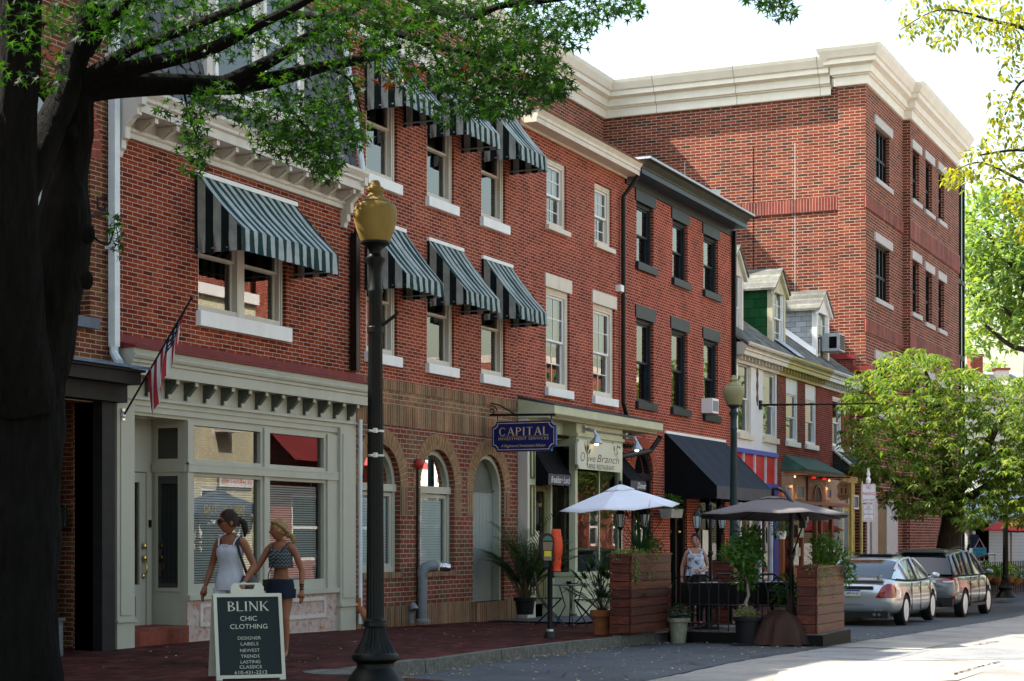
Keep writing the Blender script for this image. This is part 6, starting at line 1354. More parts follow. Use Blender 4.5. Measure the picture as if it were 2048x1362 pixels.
def bedB(o):
    m1 = MB()
    for i in range(20): bush(m1, (random.uniform(-hx2,hx2*.6), random.uniform(-hy2,0), random.uniform(.0,.05)), .1,.08,.06, 26, .045)
    for q in range(6):
        x = random.uniform(-hx2,hx2*.4)
        for i in range(random.randint(8,20)): bush(m1, (x+random.uniform(-.02,.02), -hy2-.03, -.03*i), .03,.02,.03, 3, .035)
    m1.build('ivy', G_lime, o, local=True)
    m2 = MB()
    for c in ((.62,.0,.3,.3),(.8,-.1,.12,.3),(.4,.1,.35,.2),(1.0,-.1,-.1,.22)): bush(m2, c[:3], c[3],c[3]*.9,c[3], 230, .085)
    for i in range(20): a = random.uniform(0,6.28); blade(m2, (.5,0,0), (math.cos(a)*.5, math.sin(a)*.5, 1), random.uniform(.4,.7), .012, .4, 4)
    m2.build('leafy_stems', G_mid, o, local=True)
    m3 = MB()
    for i in range(70): a = random.uniform(0,6.28); e = random.uniform(.6,1.5); blade(m3, (.0,0,0), (math.cos(a)*math.cos(e), math.sin(a)*math.cos(e), math.sin(e)), random.uniform(.35,.62), .014, .5, 5)
    m3.build('ornamental_grass', G_mid, o, local=True); m4 = MB(); flowers(m4, (-.25,0,.08), .35,.16,.16, 36, .035); flowers(m4, (.35,-.1,.12), .12,.1,.12, 14, .035); m4.build('purple_flowers', F_purple, o, local=True)
plantbed('planter_plants', 'purple flowers, grasses and leafy stems in the platform planter beside the silver car', (27.9,-6.58,1.1), bedB)
P3 = at_d(1470, 1075, 33.5)
pc, hx3, hy3 = planter('darker cedar planter set back behind the dining tables', P3.x-.75, P3.x+.75, P3.y-.2, P3.y+.2, sw_z(P3.x,P3.y), 1.13, 8)
def bedC(o):
    m1 = MB()
    for c in ((-.4,0,.12,.28),(0,0,.2,.3),(.4,0,.14,.3)): bush(m1, c[:3], c[3],.22,c[3], 230, .09)
    m1.build('bush', G_mid, o, local=True); m2 = MB()
    for i in range(16): a = random.uniform(0,6.28); blade(m2, (.45,0,.05), (math.cos(a)*.4, math.sin(a)*.4, 1), random.uniform(.5,.9), .02, .3)
    m2.build('spiky_grass', G_dark, o, local=True); m3 = MB(); flowers(m3, (0,0,.25), .4,.15,.2, 6, .04); m3.build('white_flowers', F_white, o, local=True)
plantbed('planter_plants', 'bushy green leaves and one white bloom in the rear cedar planter', (P3.x,P3.y,sw_z(P3.x,P3.y)+1.11), bedC)
P4 = Vector((26.95,-4.52,0)); p4 = thing('stone_pot', 'weathered stone coloured pot of small red flowers standing in the gutter', 'potted plant', (P4.x,P4.y,gz(P4.x)))
pot(MB(), .115, .175, .40).build('pot', m_sp, p4, smooth=40, local=True); MB().lathe((0,0,.36), [(.15,0),(0,.01)], 14).build('soil', m_soil, p4, local=True)
m1 = MB(); bush(m1, (0,0,.48), .24,.2,.13, 300, .06); m1.build('leaves', G_dark, p4, local=True); m1 = MB(); flowers(m1, (0,0,.5), .2,.18,.12, 26, .022); m1.build('flowers', F_red, p4, local=True)
P5 = Vector((26.72,-5.72,0)); p5 = thing('potted_standard', 'little standard tree with twisted trunk over petunias in a black pot', 'potted plant', (P5.x,P5.y,gz(P5.x)))
pot(MB(), .16, .205, .45).build('pot', m_bp, p5, smooth=40, local=True); MB().lathe((0,0,.4), [(.18,0),(0,.01)], 14).build('soil', m_soil, p5, local=True); MB().lathe((0,0,-.01), [(.28,0),(.28,.03),(.2,.05)], 24).build('saucer', m_bp, p5, local=True)
MB().tube([(.02,0,.4),(.04,.01,.55),(.0,.02,.66),(.05,-.01,.78),(.03,0,.9),(.06,.01,1.05)], [.03,.028,.026,.026,.024,.02], 8).tube([(.04,0,.86),(.14,.02,1.0),(.2,.0,1.2)], .015, 6).tube([(.04,0,.95),(-.08,.02,1.1),(-.1,.0,1.3)], .014, 6).build('trunk', pm('grey_bark', (0.22,0.19,0.15), .8, .2, 20), p5, smooth=True, local=True)
m1 = MB()
for c in ((.0,0,1.25,.24),(.2,0,1.35,.24),(-.15,.05,1.45,.22),(.1,0,1.55,.25),(.38,0,1.5,.15),(-.25,0,1.3,.16),(.12,.05,1.05,.18),(.42,0,1.68,.12),(-.1,0,1.66,.16)): bush(m1, c[:3], c[3],c[3],c[3], 105, .11)
m1.build('crown', G_mid, p5, local=True); m1 = MB(); bush(m1, (0,0,.5), .2,.18,.1, 260, .05); m1.build('leaves', G_lime, p5, local=True); m1 = MB(); flowers(m1, (0.02,0,.52), .2,.16,.14, 26, .035); m1.build('petunias', F_purple, p5, local=True); m1 = MB(); flowers(m1, (-.1,0,.52), .1,.1,.12, 8, .03); m1.build('white_petunias', F_white, p5, local=True)
P6 = at_d(1573, 1075, 28.9); p6 = thing('crate_plant', 'leafy basil like plant in a pale tub behind the umbrella pole', 'potted plant', (P6.x,P6.y,.11))
MB().lathe((0,0,0), [(.16,0),(.2,.36),(.215,.37),(.215,.4),(.19,.4),(.18,.36)], 20).build('tub', m_sp, p6, smooth=40, local=True)
m1 = MB(); bush(m1, (0,0,.62), .26,.24,.3, 330, .09); m1.build('leaves', G_mid, p6, local=True)
def hangbox(label, P, w, fl_, name='flower_box'):
    o = thing(name, label, 'flower box', P); MB().add([(-w/2+.03,-.12,-.2),(w/2-.03,-.12,-.2),(w/2-.03,.12,-.2),(-w/2+.03,.12,-.2),(-w/2,-.15,0),(w/2,-.15,0),(w/2,.15,0),(-w/2,.15,0)],[(0,3,2,1),(4,5,6,7),(0,1,5,4),(1,2,6,5),(2,3,7,6),(3,0,4,7)]).build('box', pm('pale_box', (0.33,0.31,0.28), .7, .2, 9), o, local=True)
    m = MB(); bush(m, (0,0,.12), w*.6,.2,.2, 420, .075); m.build('leaves', G_mid, o, local=True)
    for k, f_ in enumerate(fl_): m = MB(); flowers(m, (0,0,.12), w*.55,.2,.22, 12, .04); m.build('flowers', f_, o, local=True)
    return o
xh = WX(1343,-.35); hangbox('pale window box of green leaves, white and orange flowers on the brick pier', (xh, -.35, WZ(1343,1018,-.35)), .8, (F_white, F_yel))
P7 = at_d(1562, 1068, 36.0); o = thing('hanging_basket', 'small hanging plant in a white pot beside the blue shop pier', 'hanging basket', P7)
MB().lathe((0,0,-.1), [(.08,0),(.12,.16),(.11,.16)], 14).build('pot', M['white'], o, local=True); m1 = MB(); bush(m1, (0,0,.12), .2,.2,.2, 240, .1, LANCE); m1.build('leaves', G_dark, o, local=True); MB().tube([(0,0,.05),(0,0,.8)], .006, 4).build('hook_wire', M['iron'], o, local=True)

# ------------------------------------------------------------------ dining platform, fence, tables, chairs
dk = thing('dining_platform', 'low black edged timber dining platform standing in the parking lane', 'platform', (28,-5.5,-.09))
poly = [(27.25,-4.24),(26.95,-6.86),(28.95,-6.8),(29.6,-4.24)]
def inset(p, e): c = Vector((28.1,-5.5)); return [tuple(Vector(q)+(c-Vector(q)).normalized()*e) for q in p]
q = MB().prism(poly, 'z', -.2, .095); q.build('skirt', pm('black_skirt', (0.009,0.0085,0.008), .6, .2, 3, spec=.1), dk)
MB().prism(inset(poly,.05), 'z', .0955, .112).build('deck', pm('grey_deck', (0.13,0.12,0.11), .8, .3, 4), dk)
fe = thing('hoop_fence', 'black wrought iron hoop fence along the left edge of the dining platform', 'fence', (27.05,-5.5,.11)); b = MB(); a0, a1 = Vector((27.22,-4.3,.112)), Vector((26.99,-6.3,.112)); k = 6
for i in range(k+1):
    p = a0.lerp(a1, i/k); b.tube([p, p+Vector((0,0,.62))], .011, 5)
    if i < k:
        p2_ = a0.lerp(a1, (i+1)/k); b.tube([p+Vector((0,0,.55))]+[p.lerp(p2_, .5-.5*math.cos(t*math.pi/8))+Vector((0,0,.55+.32*math.sin(t*math.pi/8))) for t in range(1,8)]+[p2_+Vector((0,0,.55))], .01, 5)
        m_ = p.lerp(p2_, .5); b.tube([m_, m_+Vector((0,0,.86))], .009, 5)
for z in (.12,.42): b.tube([a0+Vector((0,0,z)), a1+Vector((0,0,z))], .01, 5)
b.build('rails', M['iron'], fe)
m_cl = pm('black_tablecloth', (0.006,0.0055,0.006), .85, .25, 3, spec=.2)
def table(label, P, w, d, z0, h=.75):
    o = thing('dining_table', label, 'table', (P[0],P[1],z0), R(-60), 'cloth covered dining tables'); n = 40; vs = []
    MB().box(-w/2, w/2, -d/2, d/2, h-.03, h-.006).build('top', M['iron'], o, local=True)
    per = [(-w/2-.012+(w+.024)*i/10, -d/2-.012) for i in range(10)]+[(w/2+.012, -d/2-.012+(d+.024)*i/10) for i in range(10)]+[(w/2+.012-(w+.024)*i/10, d/2+.012) for i in range(10)]+[(-w/2-.012, d/2+.012-(d+.024)*i/10) for i in range(10)]
    for j in range(7):
        t = j/6
        for i, (a, c) in enumerate(per):
            nr = Vector((a/w, c/d)); nr.normalize(); f = .035*t*math.sin(i*1.9)+.04*t; cor = .1*t if i % 10 == 0 else 0
            vs.append((a+nr.x*f, c+nr.y*f, h-.001-t*(.36+cor)+.01*math.sin(i*1.3)*t))
    c = MB().add(vs, [(j*n+i, j*n+(i+1) % n, (j+1)*n+(i+1) % n, (j+1)*n+i) for j in range(6) for i in range(n)]+[tuple(range(n))]); c.build('tablecloth', m_cl, o, smooth=50, local=True)
    l = MB().lathe((0,0,0), [(.26,0),(.26,.02),(.05,.05),(.035,.1),(.035,h-.03)], 14); l.build('pedestal', M['iron'], o, local=True)
    MB().box(-.12,.0,-.1,.06,h+.001,h+.008).box(.06,.2,.05,.2,h+.001,h+.008).build('napkin', M['white'], o, local=True); return o
T1 = at_d(1415,1075,29.2); T2 = at_d(1462,1075,31.0); T3 = at_d(1545,1075,29.6)
table('black clothed table just inside the hoop fence', T1, .72, .72, .112); table('black clothed table farther back in front of the rear planter', T2, .72,.72, .06); table('black clothed table right of the potted standard', T3, .74,.74, .112)
def tube_chair(label, P, rz, z0):
    o = thing('cafe_chair', label, 'chair', (P[0],P[1],z0), rz, 'black tubular cafe chairs')
    for x in (-.2,.2):
        for y in (-.2,.2): MB().tube([(x*1.08,y*1.1,0),(x,y,.45)], .013, 6).build('leg', M['iron'], o, local=True)
    MB().box(-.22,.22,-.21,.21,.45,.48).build('seat', M['iron'], o, local=True)
    b = MB().tube([(-.21,.2,.45),(-.22,.24,.74)]+[(-.22+.44*t/8, .25, .74+.12*min(1,math.sin(math.pi*t/8)*1.6)) for t in range(1,8)]+[(.22,.24,.74),(.21,.2,.45)], .02, 8)
    for x in (-.1,0,.1): b.tube([(x,.22,.5),(x,.25,.84)], .009, 5)
    b.build('backrest', M['iron'], o, local=True); return o
C1 = at_d(1405,1075,30.1); C2 = at_d(1455,1075,31.9); C3 = at_d(1543,1075,30.5); C4 = at_d(1390,1075,28.4)
ch = tube_chair('black tubular chair behind the table nearest the fence', C1, R(-62), .1)
for P, l, rz, z in ((C2,'black tubular chair behind the farther clothed table',R(-58),.08),(C3,'black tubular chair behind the table right of the potted standard',R(-60),.112)): copy_tree(ch, (P.x,P.y,z), rz, l)
def bistro_chair(label, P, rz):
    o = thing('bistro_chair', label, 'chair', (P[0],P[1],sw_z(P[0],P[1])), rz, 'black folding bistro chairs')
    for x in (-.2,.2):
        MB().tube([(x,-.25,0),(x,0,.25),(x,.2,.5),(x,.27,.92)], .011, 5).build('leg', M['iron'], o, local=True); MB().tube([(x*.92,.25,0),(x*.92,0,.25),(x*.92,-.2,.46)], .011, 5).build('leg', M['iron'], o, local=True)
    s = MB()
    for i in range(7): s.box(-.2,.2,-.2+i*.06,-.155+i*.06,.455,.47)
    s.build('seat', M['iron'], o, local=True); s = MB()
    for i in range(7):
        for x in range(5): s.box(-.185+x*.08,-.125+x*.08,.215+i*.008,.23+i*.008,.56+i*.05,.595+i*.05)
    s.build('backrest', M['iron'], o, local=True); return o
B1_ = at_d(1100,1075,31.2); B2_ = at_d(1172,1075,30.6); BT = at_d(1142,1075,30.6)
bc = bistro_chair('black bistro chair left of the bistro table, near the olive door', B1_, R(20)); copy_tree(bc, (B2_.x,B2_.y,sw_z(B2_.x,B2_.y)), R(200), 'black bistro chair on the right of the little table, behind the fan palm')
bt_ = thing('bistro_table', 'small round black bistro table below the restaurant window', 'table', (BT.x,BT.y,sw_z(BT.x,BT.y)))
MB().lathe((0,0,.7), [(.32,0),(.33,.012),(.32,.025),(0,.026)], 24).build('top', pm('grey_table_top', (0.16,0.16,0.16), .3), bt_, local=True)
for k in range(4): a = k*math.pi/2+.5; MB().tube([(.28*math.cos(a),.28*math.sin(a),0),(.1*math.cos(a),.1*math.sin(a),.35),(.2*math.cos(a),.2*math.sin(a),.7)], .011, 5).build('leg', M['iron'], bt_, local=True)
MB().lathe((-.1,0,.726), [(.04,0),(.045,.05),(.0,.05)], 10).box(.05,.2,-.05,.1,.727,.74).build('tableware', M['dark'], bt_, local=True)
# lantern posts
def lantern_post(label, P, z0, h, arms):
    o = thing('lantern_post', label, 'lantern post', (P[0],P[1],z0), R(-65), 'black patio lantern posts'); b = MB().tube([(0,0,0),(0,0,h)], .028, 8).lathe((0,0,h*.6), [(.03,0),(.045,.02),(.045,.06),(.03,.08)], 10).lathe((0,0,h), [(.035,-.02),(.04,.04),(.0,.1)], 8); b.build('post', M['iron'], o, local=True)
    for x, y in arms:
        L_ = math.hypot(x,y); ux, uy = x/L_, y/L_; a = MB().tube([(0,0,h-.18),(ux*L_*.35,uy*L_*.35,h-.2),(ux*L_*.7,uy*L_*.7,h-.02),(ux*L_*.92,uy*L_*.92,h+.03),(x,y,h-.05)], .013, 6); a.tube([(ux*.1+ux*.05*math.cos(t),uy*.1+uy*.05*math.cos(t),h-.1+.05*math.sin(t)) for t in [i*.6 for i in range(10)]], .008, 5); ar_ = a.build('arm', M['iron'], o, local=True)
        c = (x,y,h-.36); MB().lathe(c, [(.085,.22),(.08,.23),(.03,.3),(.02,.33),(0,.34)], 6).lathe(c, [(.05,0),(.055,.015),(.0,.03)], 6).lathe(c, [(.01,-.08),(.03,-.02),(.05,0)], 6).build('lantern_roof', M['iron'], ar_, local=True)
        g = MB()
        for i in range(6): an = i*math.pi/3; g.tube([(x+.05*math.cos(an),y+.05*math.sin(an),c[2]+.015),(x+.082*math.cos(an),y+.082*math.sin(an),c[2]+.22)], .006, 4)
        g.build('cage', M['iron'], ar_, local=True); MB().lathe(c, [(.046,.02),(.076,.215)], 6).build('pane', pm('frosted_pane', (0.45,0.46,0.47), .2), ar_, local=True)
    return o
L1 = at_d(1421,1075,29.8); lantern_post('patio post with three black lanterns left of the grey umbrella', L1, .1, 2.0, ((-.22,.02),(.2,.02),(.03,.16)))
L2 = at_d(1266,1075,28.0); lantern_post('patio post with two black lanterns below the white umbrella', L2, .155, 1.95, ((-.2,0),(.19,.04)))
# umbrellas
def canopy(mb, c, r, drop, n, rot, tilt=(0,0), rings=6, sag=.06, rin=.0):
    vs = []; m = n*4
    for j in range(rings+1):
        t = rin+(1-rin)*j/rings
        for i in range(m):
            a = rot+2*math.pi*i/m; f = (i % 4)/4; rr = r*t*math.cos(math.pi/n)/math.cos((f-.5 if True else 0)*2*math.pi/n)
            s_ = -sag*t*math.sin(math.pi*f)**2 if i % 4 else 0
            x, y = rr*math.cos(a), rr*math.sin(a); vs.append((c[0]+x, c[1]+y, c[2]-drop*t**1.15+s_*r+x*tilt[0]+y*tilt[1]))
    fs = [(j*m+i, (j+1)*m+i, (j+1)*m+(i+1) % m, j*m+(i+1) % m) for j in range(rings) for i in range(m)]
    return mb.add(vs, fs)
m_wu = pm('white_canvas', (0.66,0.66,0.72), .8, .05, 3); m_gu = pm('taupe_canvas', (0.115,0.105,0.108), .85, .06, 2)
def add_solid(o, th=.004): m = o.modifiers.new('thick', 'SOLIDIFY'); m.thickness = th; return o
U1 = at_d(1240, 968, 28.3)
u1 = thing('patio_umbrella', 'white canvas market umbrella above the kerbside cedar planter', 'umbrella', (U1.x,U1.y,sw_z(U1.x,U1.y))); hz = U1.z-sw_z(U1.x,U1.y)
tl = (.055,-.04)
add_solid(canopy(MB(), (0,0,hz-.04), .98, .33, 6, R(5), tl, sag=.04).build('canopy', m_wu, u1, smooth=25, local=True)); add_solid(canopy(MB(), (0,0,hz), .24, .09, 6, R(5), tl, 3, sag=.1).build('vent', m_wu, u1, smooth=25, local=True))
MB().tube([(-.1,-.05,0),(0,0,hz)], .02, 8).build('pole', M['iron'], u1, local=True)
for i in range(6): a = R(5)+i*math.pi/3; MB().tube([(0,0,hz-.09),(.94*math.cos(a),.94*math.sin(a),hz-.40+.94*(math.cos(a)*tl[0]+math.sin(a)*tl[1]))], .007, 5).build('rib', M['iron'], u1, local=True)
MB().ball((0,0,hz+.02), .03,.03,.04, 8, 6).build('finial', M['iron'], u1, local=True)
U2 = at_d(1546, 990, 28.3); mp_ = at_d(1583, 1075, 28.05)
u2 = thing('cantilever_umbrella', 'taupe cantilever umbrella with curved black arm over the dining tables', 'umbrella', (mp_.x,mp_.y,-.07)); cz = U2.z+.07; cx_, cy_ = U2.x-mp_.x, U2.y-mp_.y; tl = (-.045,-.01)
add_solid(canopy(MB(), (cx_,cy_,cz-.03), 1.24, .30, 8, R(-2), tl, sag=.02).build('canopy', m_gu, u2, smooth=25, local=True)); add_solid(canopy(MB(), (cx_,cy_,cz-.01), .26, .05, 8, R(-2), tl, 3, sag=.05).build('vent', m_gu, u2, smooth=25, local=True))
for i in range(8): a = R(-2)+i*math.pi/4; MB().tube([(cx_,cy_,cz-.08),(cx_+1.2*math.cos(a),cy_+1.2*math.sin(a),cz-.355+1.2*(math.cos(a)*tl[0]+math.sin(a)*tl[1]))], .008, 5).build('rib', M['iron'], u2, local=True)
MB().tube([(0,0,0),(0,0,2.05)], .036, 10).build('mast', M['iron'], u2, local=True)
e_ = at_d(1606,1046,27.6); ex, ey, ez = e_.x-mp_.x, e_.y-mp_.y, e_.z+.07; j1 = at_d(1583,1003,28.0); jx, jy, jz = j1.x-mp_.x, j1.y-mp_.y, j1.z+.07
k_ = at_d(1570,984,28.1); kx, ky, kz = k_.x-mp_.x, k_.y-mp_.y, k_.z+.07
MB().tube([(ex,ey,ez),(ex*.6+jx*.4,ey*.6+jy*.4,ez*.6+jz*.4),(jx,jy,jz),(kx,ky,kz),((kx+cx_)/2,(ky+cy_)/2,cz+.1),(cx_,cy_,cz+.1),(cx_,cy_,cz-.02)], .03, 10).build('arm', pm('satin_black', (0.015,0.017,0.02), .25), u2, smooth=True, local=True)
MB().tube([(0,0,ez*.72),(ex,ey,ez-.02)], .014, 8).lathe((0,0,ez*.70), [(.045,0),(.05,.03),(.05,.1),(.04,.12)], 12).box(ex-.05,ex+.05,ey-.05,ey+.05,ez-.08,ez+.03).build('strut', M['iron'], u2, local=True)
MB().tube([(ex+.05,ey,ez),(ex+.12,ey-.04,ez+.03),(ex+.12,ey-.04,ez+.1)], .013, 6).build('crank', M['metalgrey'], u2, local=True)
tp = thing('base_cover', 'brown tarpaulin draped over the umbrella base in front of the platform', 'cover', (27.0,-6.18,-.07)); m_tarp = pm('brown_tarp', (0.038,0.014,0.009), .7, .25, 3, spec=.25)
n, k = 44, 12; vs = []
for j in range(k+1):
    t = j/k
    for i in range(n):
        a = 2*math.pi*i/n; rx, ry = .26*t**.6+.07*t, .36*t**.6+.08*t; f = 1+.12*t*math.sin(i*1.1+1)+.07*t*math.sin(i*2.3)+.05*t*math.sin(i*3.7+2); z = .50*(1-t**2.6)+.05*math.sin(a*2)*(1-t)+.04*math.sin(i*.9+t*7)*t*(1-t)*2
        vs.append((rx*f*math.cos(a)-.1*t, ry*f*math.sin(a)+.02, max(.012*(1+math.sin(i)), z)))
c = MB().add(vs, [(j*n+i, (j+1)*n+i, (j+1)*n+(i+1) % n, j*n+(i+1) % n) for j in range(k) for i in range(n)]+[tuple(range(n))]); c.build('tarpaulin', m_tarp, tp, smooth=True, local=True)
sk = MB(); vs = []; n = 20; mx_, my_ = mp_.x-27.0, mp_.y+6.18
for j in range(9):
    t = j/8; r = .042+.085*(1-t)**2.2
    for i in range(n): a = 2*math.pi*i/n; f = 1+.22*(1-t)*math.sin(i*1.7+t*5); vs.append((mx_*(.9+.1*t)+r*f*math.cos(a), my_*(.9+.1*t)+r*f*math.sin(a), .38+.42*t))
sk.add(vs, [(j*n+i, j*n+(i+1) % n, (j+1)*n+(i+1) % n, (j+1)*n+i) for j in range(8) for i in range(n)]); sk.build('tied_neck', m_tarp, tp, smooth=True, local=True)
# ------------------------------------------------------------------ cars
m_tyre = pm('tyre_rubber', (0.012,0.012,0.012), .8, .2, 20); m_rim = pm('alloy_rim', (0.72,0.73,0.75), .3, .05, 3, metal=.35, spec=.6)
m_cg = pm('car_glass', (0.008,0.012,0.016), .02, .1, 2, spec=.6); m_tl = pm('tail_red', (0.22,0.004,0.007), .25, .2, 9, coat=1.0); m_tlc = pm('tail_clear', (0.55,0.5,0.5), .12, .1, 9, coat=1.0); m_chr = pm('chrome_trim', (0.65,0.66,0.68), .15, .05, 3, metal=1.0); m_blp = pm('black_plastic', (0.018,0.018,0.019), .5)
def paint(name, col, metal=.6):
    m, nt, b = new_mat(name); b.inputs['Base Color'].default_value = col+(1,); b.inputs['Metallic'].default_value = metal; b.inputs['Roughness'].default_value = .3
    b.inputs['Coat Weight'].default_value = 1.0; b.inputs['Coat Roughness'].default_value = .02; return m
def apply_mods(o):
    dg = bpy.context.evaluated_depsgraph_get(); dg.update(); me = bpy.data.meshes.new_from_object(o.evaluated_get(dg)); o.modifiers.clear(); o.data = me; return o
def car(name, label, cat, loc, rz, pm_, st, wheels, wr, gh, pillars, hw, subs=2, e0=1):
    """st: stations (x, z bottom, z belt, z top, half width); gh: greenhouse stations (x, z belt, z roof, half belt, half roof)"""
    o = thing(name, label, cat, loc, rz); n = len(st); mb = MB()
    for x, zb, zl, zt, w in st:
        P = [(0,zb),(w*.55,zb),(w*.9,zb+.03),(w*.985,zb+.16),(w,zb+(zl-zb)*.45),(w*.985,zb+(zl-zb)*.75),(w*.935,zl-.012),(w*.86,zl+(zt-zl)*.6),(w*.5,zt),(0,zt+.01)]
        ring = P + [(-a, b_) for a, b_ in P[-2:0:-1]]; mb.v += [(x, a, b_) for a, b_ in ring]
    k = 18
    for i in range(n-1):
        for j in range(k): mb.f.append((i*k+j, i*k+(j+1) % k, (i+1)*k+(j+1) % k, (i+1)*k+j)); mb.m.append(0)
    mb.f.append(tuple(range(k-1,-1,-1))); mb.m.append(0); mb.f.append(tuple((n-1)*k+j for j in range(k))); mb.m.append(0)
    b = mb.build('body', [pm_, m_blp], o, smooth=True, local=True); s = b.modifiers.new('s', 'SUBSURF'); s.levels = s.render_levels = subs
    cut = MB(); cut.mi = 1
    for x in wheels:
        for sg in (-1, 1):
            q = [(x+wr*1.16*math.cos(t*math.pi/14), wr*.98+wr*1.16*math.sin(t*math.pi/14)) for t in range(28)]; cut.prism(q, 'y', *sorted((sg*(hw-.34), sg*(hw+.3))))
    c = cut.build('cut', [pm_, m_blp]); bo = b.modifiers.new('b', 'BOOLEAN'); bo.operation = 'DIFFERENCE'; bo.object = c; bo.solver = 'EXACT'
    c.matrix_world = chain(b); apply_mods(b); bpy.data.objects.remove(c)
    try: b.data.set_sharp_from_angle(angle=R(38))
    except Exception: pass
    # greenhouse
    g = MB(); K = 9; m = len(gh)
    for x, zl, zr, wb, wr_ in gh:
        f = max(0, zr-zl); ring = [(wb, zl),(wb-(wb-wr_)*.55, zl+f*.55),(wr_+.02, zr-f*.13),(wr_*.82, zr-f*.03),(wr_*.4, zr),(0, zr+.004)]; full = ring + [(-a, b_) for a, b_ in ring[-2::-1]]; g.v += [(x, a, b_) for a, b_ in full]
    K = 11
    for i in range(m-1):
        for j in range(K-1):
            end = i < e0 or i == m-2; side = j in (0,1,8,9); near = j in (2,7)
            g.f.append((i*K+j, i*K+j+1, (i+1)*K+j+1, (i+1)*K+j)); g.m.append(1 if ((end and not side) or (not end and side)) else 0)
    go = g.build('cabin', [pm_, m_cg], o, smooth=30, local=True)
    p = MB()
    for i0, i1, rr in pillars:
        for sg in (1, -1):
            a0, a1 = gh[i0], gh[i1]; pts = [(a0[0], sg*(a0[3]+.004), a0[1]), ((a0[0]+a1[0])/2, sg*((a0[3]+a1[4])/2+.024), (a0[1]+a1[2])/2), (a1[0], sg*(a1[4]+.03), a1[2]-.05)]; p.tube(pts, rr, 6)
    for sg in (1, -1): p.tube([(a[0], sg*(a[4]+.022), a[2]-(a[2]-a[1])*.11) for a in gh[1:-1]], .028, 6)
    p.build('pillars', pm_, go, smooth=True, local=True)
    MB().tube([(a[0], a[3]+.004, a[1]+.005) for a in gh], .012, 5).build('belt_trim', m_blp, go, local=True); MB().tube([(a[0], -a[3]-.004, a[1]+.005) for a in gh], .012, 5).build('belt_trim', m_blp, go, local=True)
    for x in wheels:
        for sg in (-1, 1):
            y = sg*(hw-.12); t = MB().lathe((0,0,0), [(wr*.62,-.1),(wr*.9,-.11),(wr*.985,-.085),(wr,-.04),(wr,.04),(wr*.985,.085),(wr*.9,.11),(wr*.62,.1)], 30)
            Mw = Matrix.Translation((x, y, wr)) @ Matrix.Rotation(R(90*sg), 4, 'X'); w = t.xform(Mw).build('wheel', m_tyre, o, smooth=40, local=True)
            dsh = MB().lathe((0,0,0), [(wr*.63,-.08),(wr*.6,-.03),(wr*.1,-.03)], 30); dsh.xform(Mw).build('rim_dish', m_blp, w, local=True); r = MB().lathe((0,0,0), [(wr*.68,-.105),(wr*.70,-.10),(wr*.66,-.085),(wr*.62,-.08)], 30)
            for q in range(5):
                a = q*2*math.pi/5+.3; r.prism([(math.cos(a)*wr*.12-math.sin(a)*wr*.05*e, math.sin(a)*wr*.12+math.cos(a)*wr*.05*e) for e in (-1,1)] + [(math.cos(a)*wr*.62-math.sin(a)*wr*.085*e, math.sin(a)*wr*.64+math.cos(a)*wr*.085*e) for e in (1,-1)], 'z', -.1, -.06)
            r.lathe((0,0,0), [(wr*.15,-.06),(wr*.14,-.11),(0,-.112)], 12); r.xform(Mw).build('rim', m_rim, w, local=True); MB().lathe((0,0,-.028), [(wr*.5,0),(wr*.5,.01)], 20).xform(Mw).build('brake_disc', m_blp, w, local=True)
    for sg in (1, -1):
        a = gh[-2]; x = gh[-1][0]-.35; MB().ball((x, sg*(hw+.11), gh[-1][1]+.07), .07,.1,.07, 12, 8).tube([(x,sg*(hw-.08),gh[-1][1]),(x,sg*(hw+.05),gh[-1][1]+.05)], .025, 6).build('wing_mirror', pm_, o, smooth=True, local=True)
    return o
silver = paint('silver_paint', (0.46,0.48,0.50)); grey_p = paint('grey_metallic', (0.10,0.108,0.115), .3)
def up(o): return o
Xs, Ys_ = 36.35, -5.02
s1 = car('parked_car', 'silver saloon car parked behind the platform planter, seen from its tail', 'car', (Xs, Ys_, gz(38.5)), R(0), silver,
    [(.0,.42,.66,.74,.60),(.03,.36,.72,.80,.76),(.10,.28,.88,.98,.82),(.30,.24,.93,1.02,.87),(.75,.22,.95,1.01,.895),(1.2,.2,.95,.97,.9),(2.2,.19,.93,.94,.9),(3.2,.19,.93,.95,.9),(3.7,.2,.93,.97,.895),(4.2,.21,.86,.9,.88),(4.6,.23,.74,.79,.83),(4.83,.28,.62,.68,.74),(4.9,.36,.55,.6,.55)], (1.05,3.8), .335,
    [(.55,.985,1.0,.78,.66),(.95,.965,1.19,.815,.63),(1.42,.95,1.375,.825,.60),(1.85,.945,1.445,.83,.60),(2.35,.94,1.468,.83,.61),(2.85,.94,1.43,.825,.60),(3.75,.95,.96,.79,.7)], ((2,2,.04),(4,4,.03),(6,5,.04)), .9, e0=2)
L_ = dict(local=True)
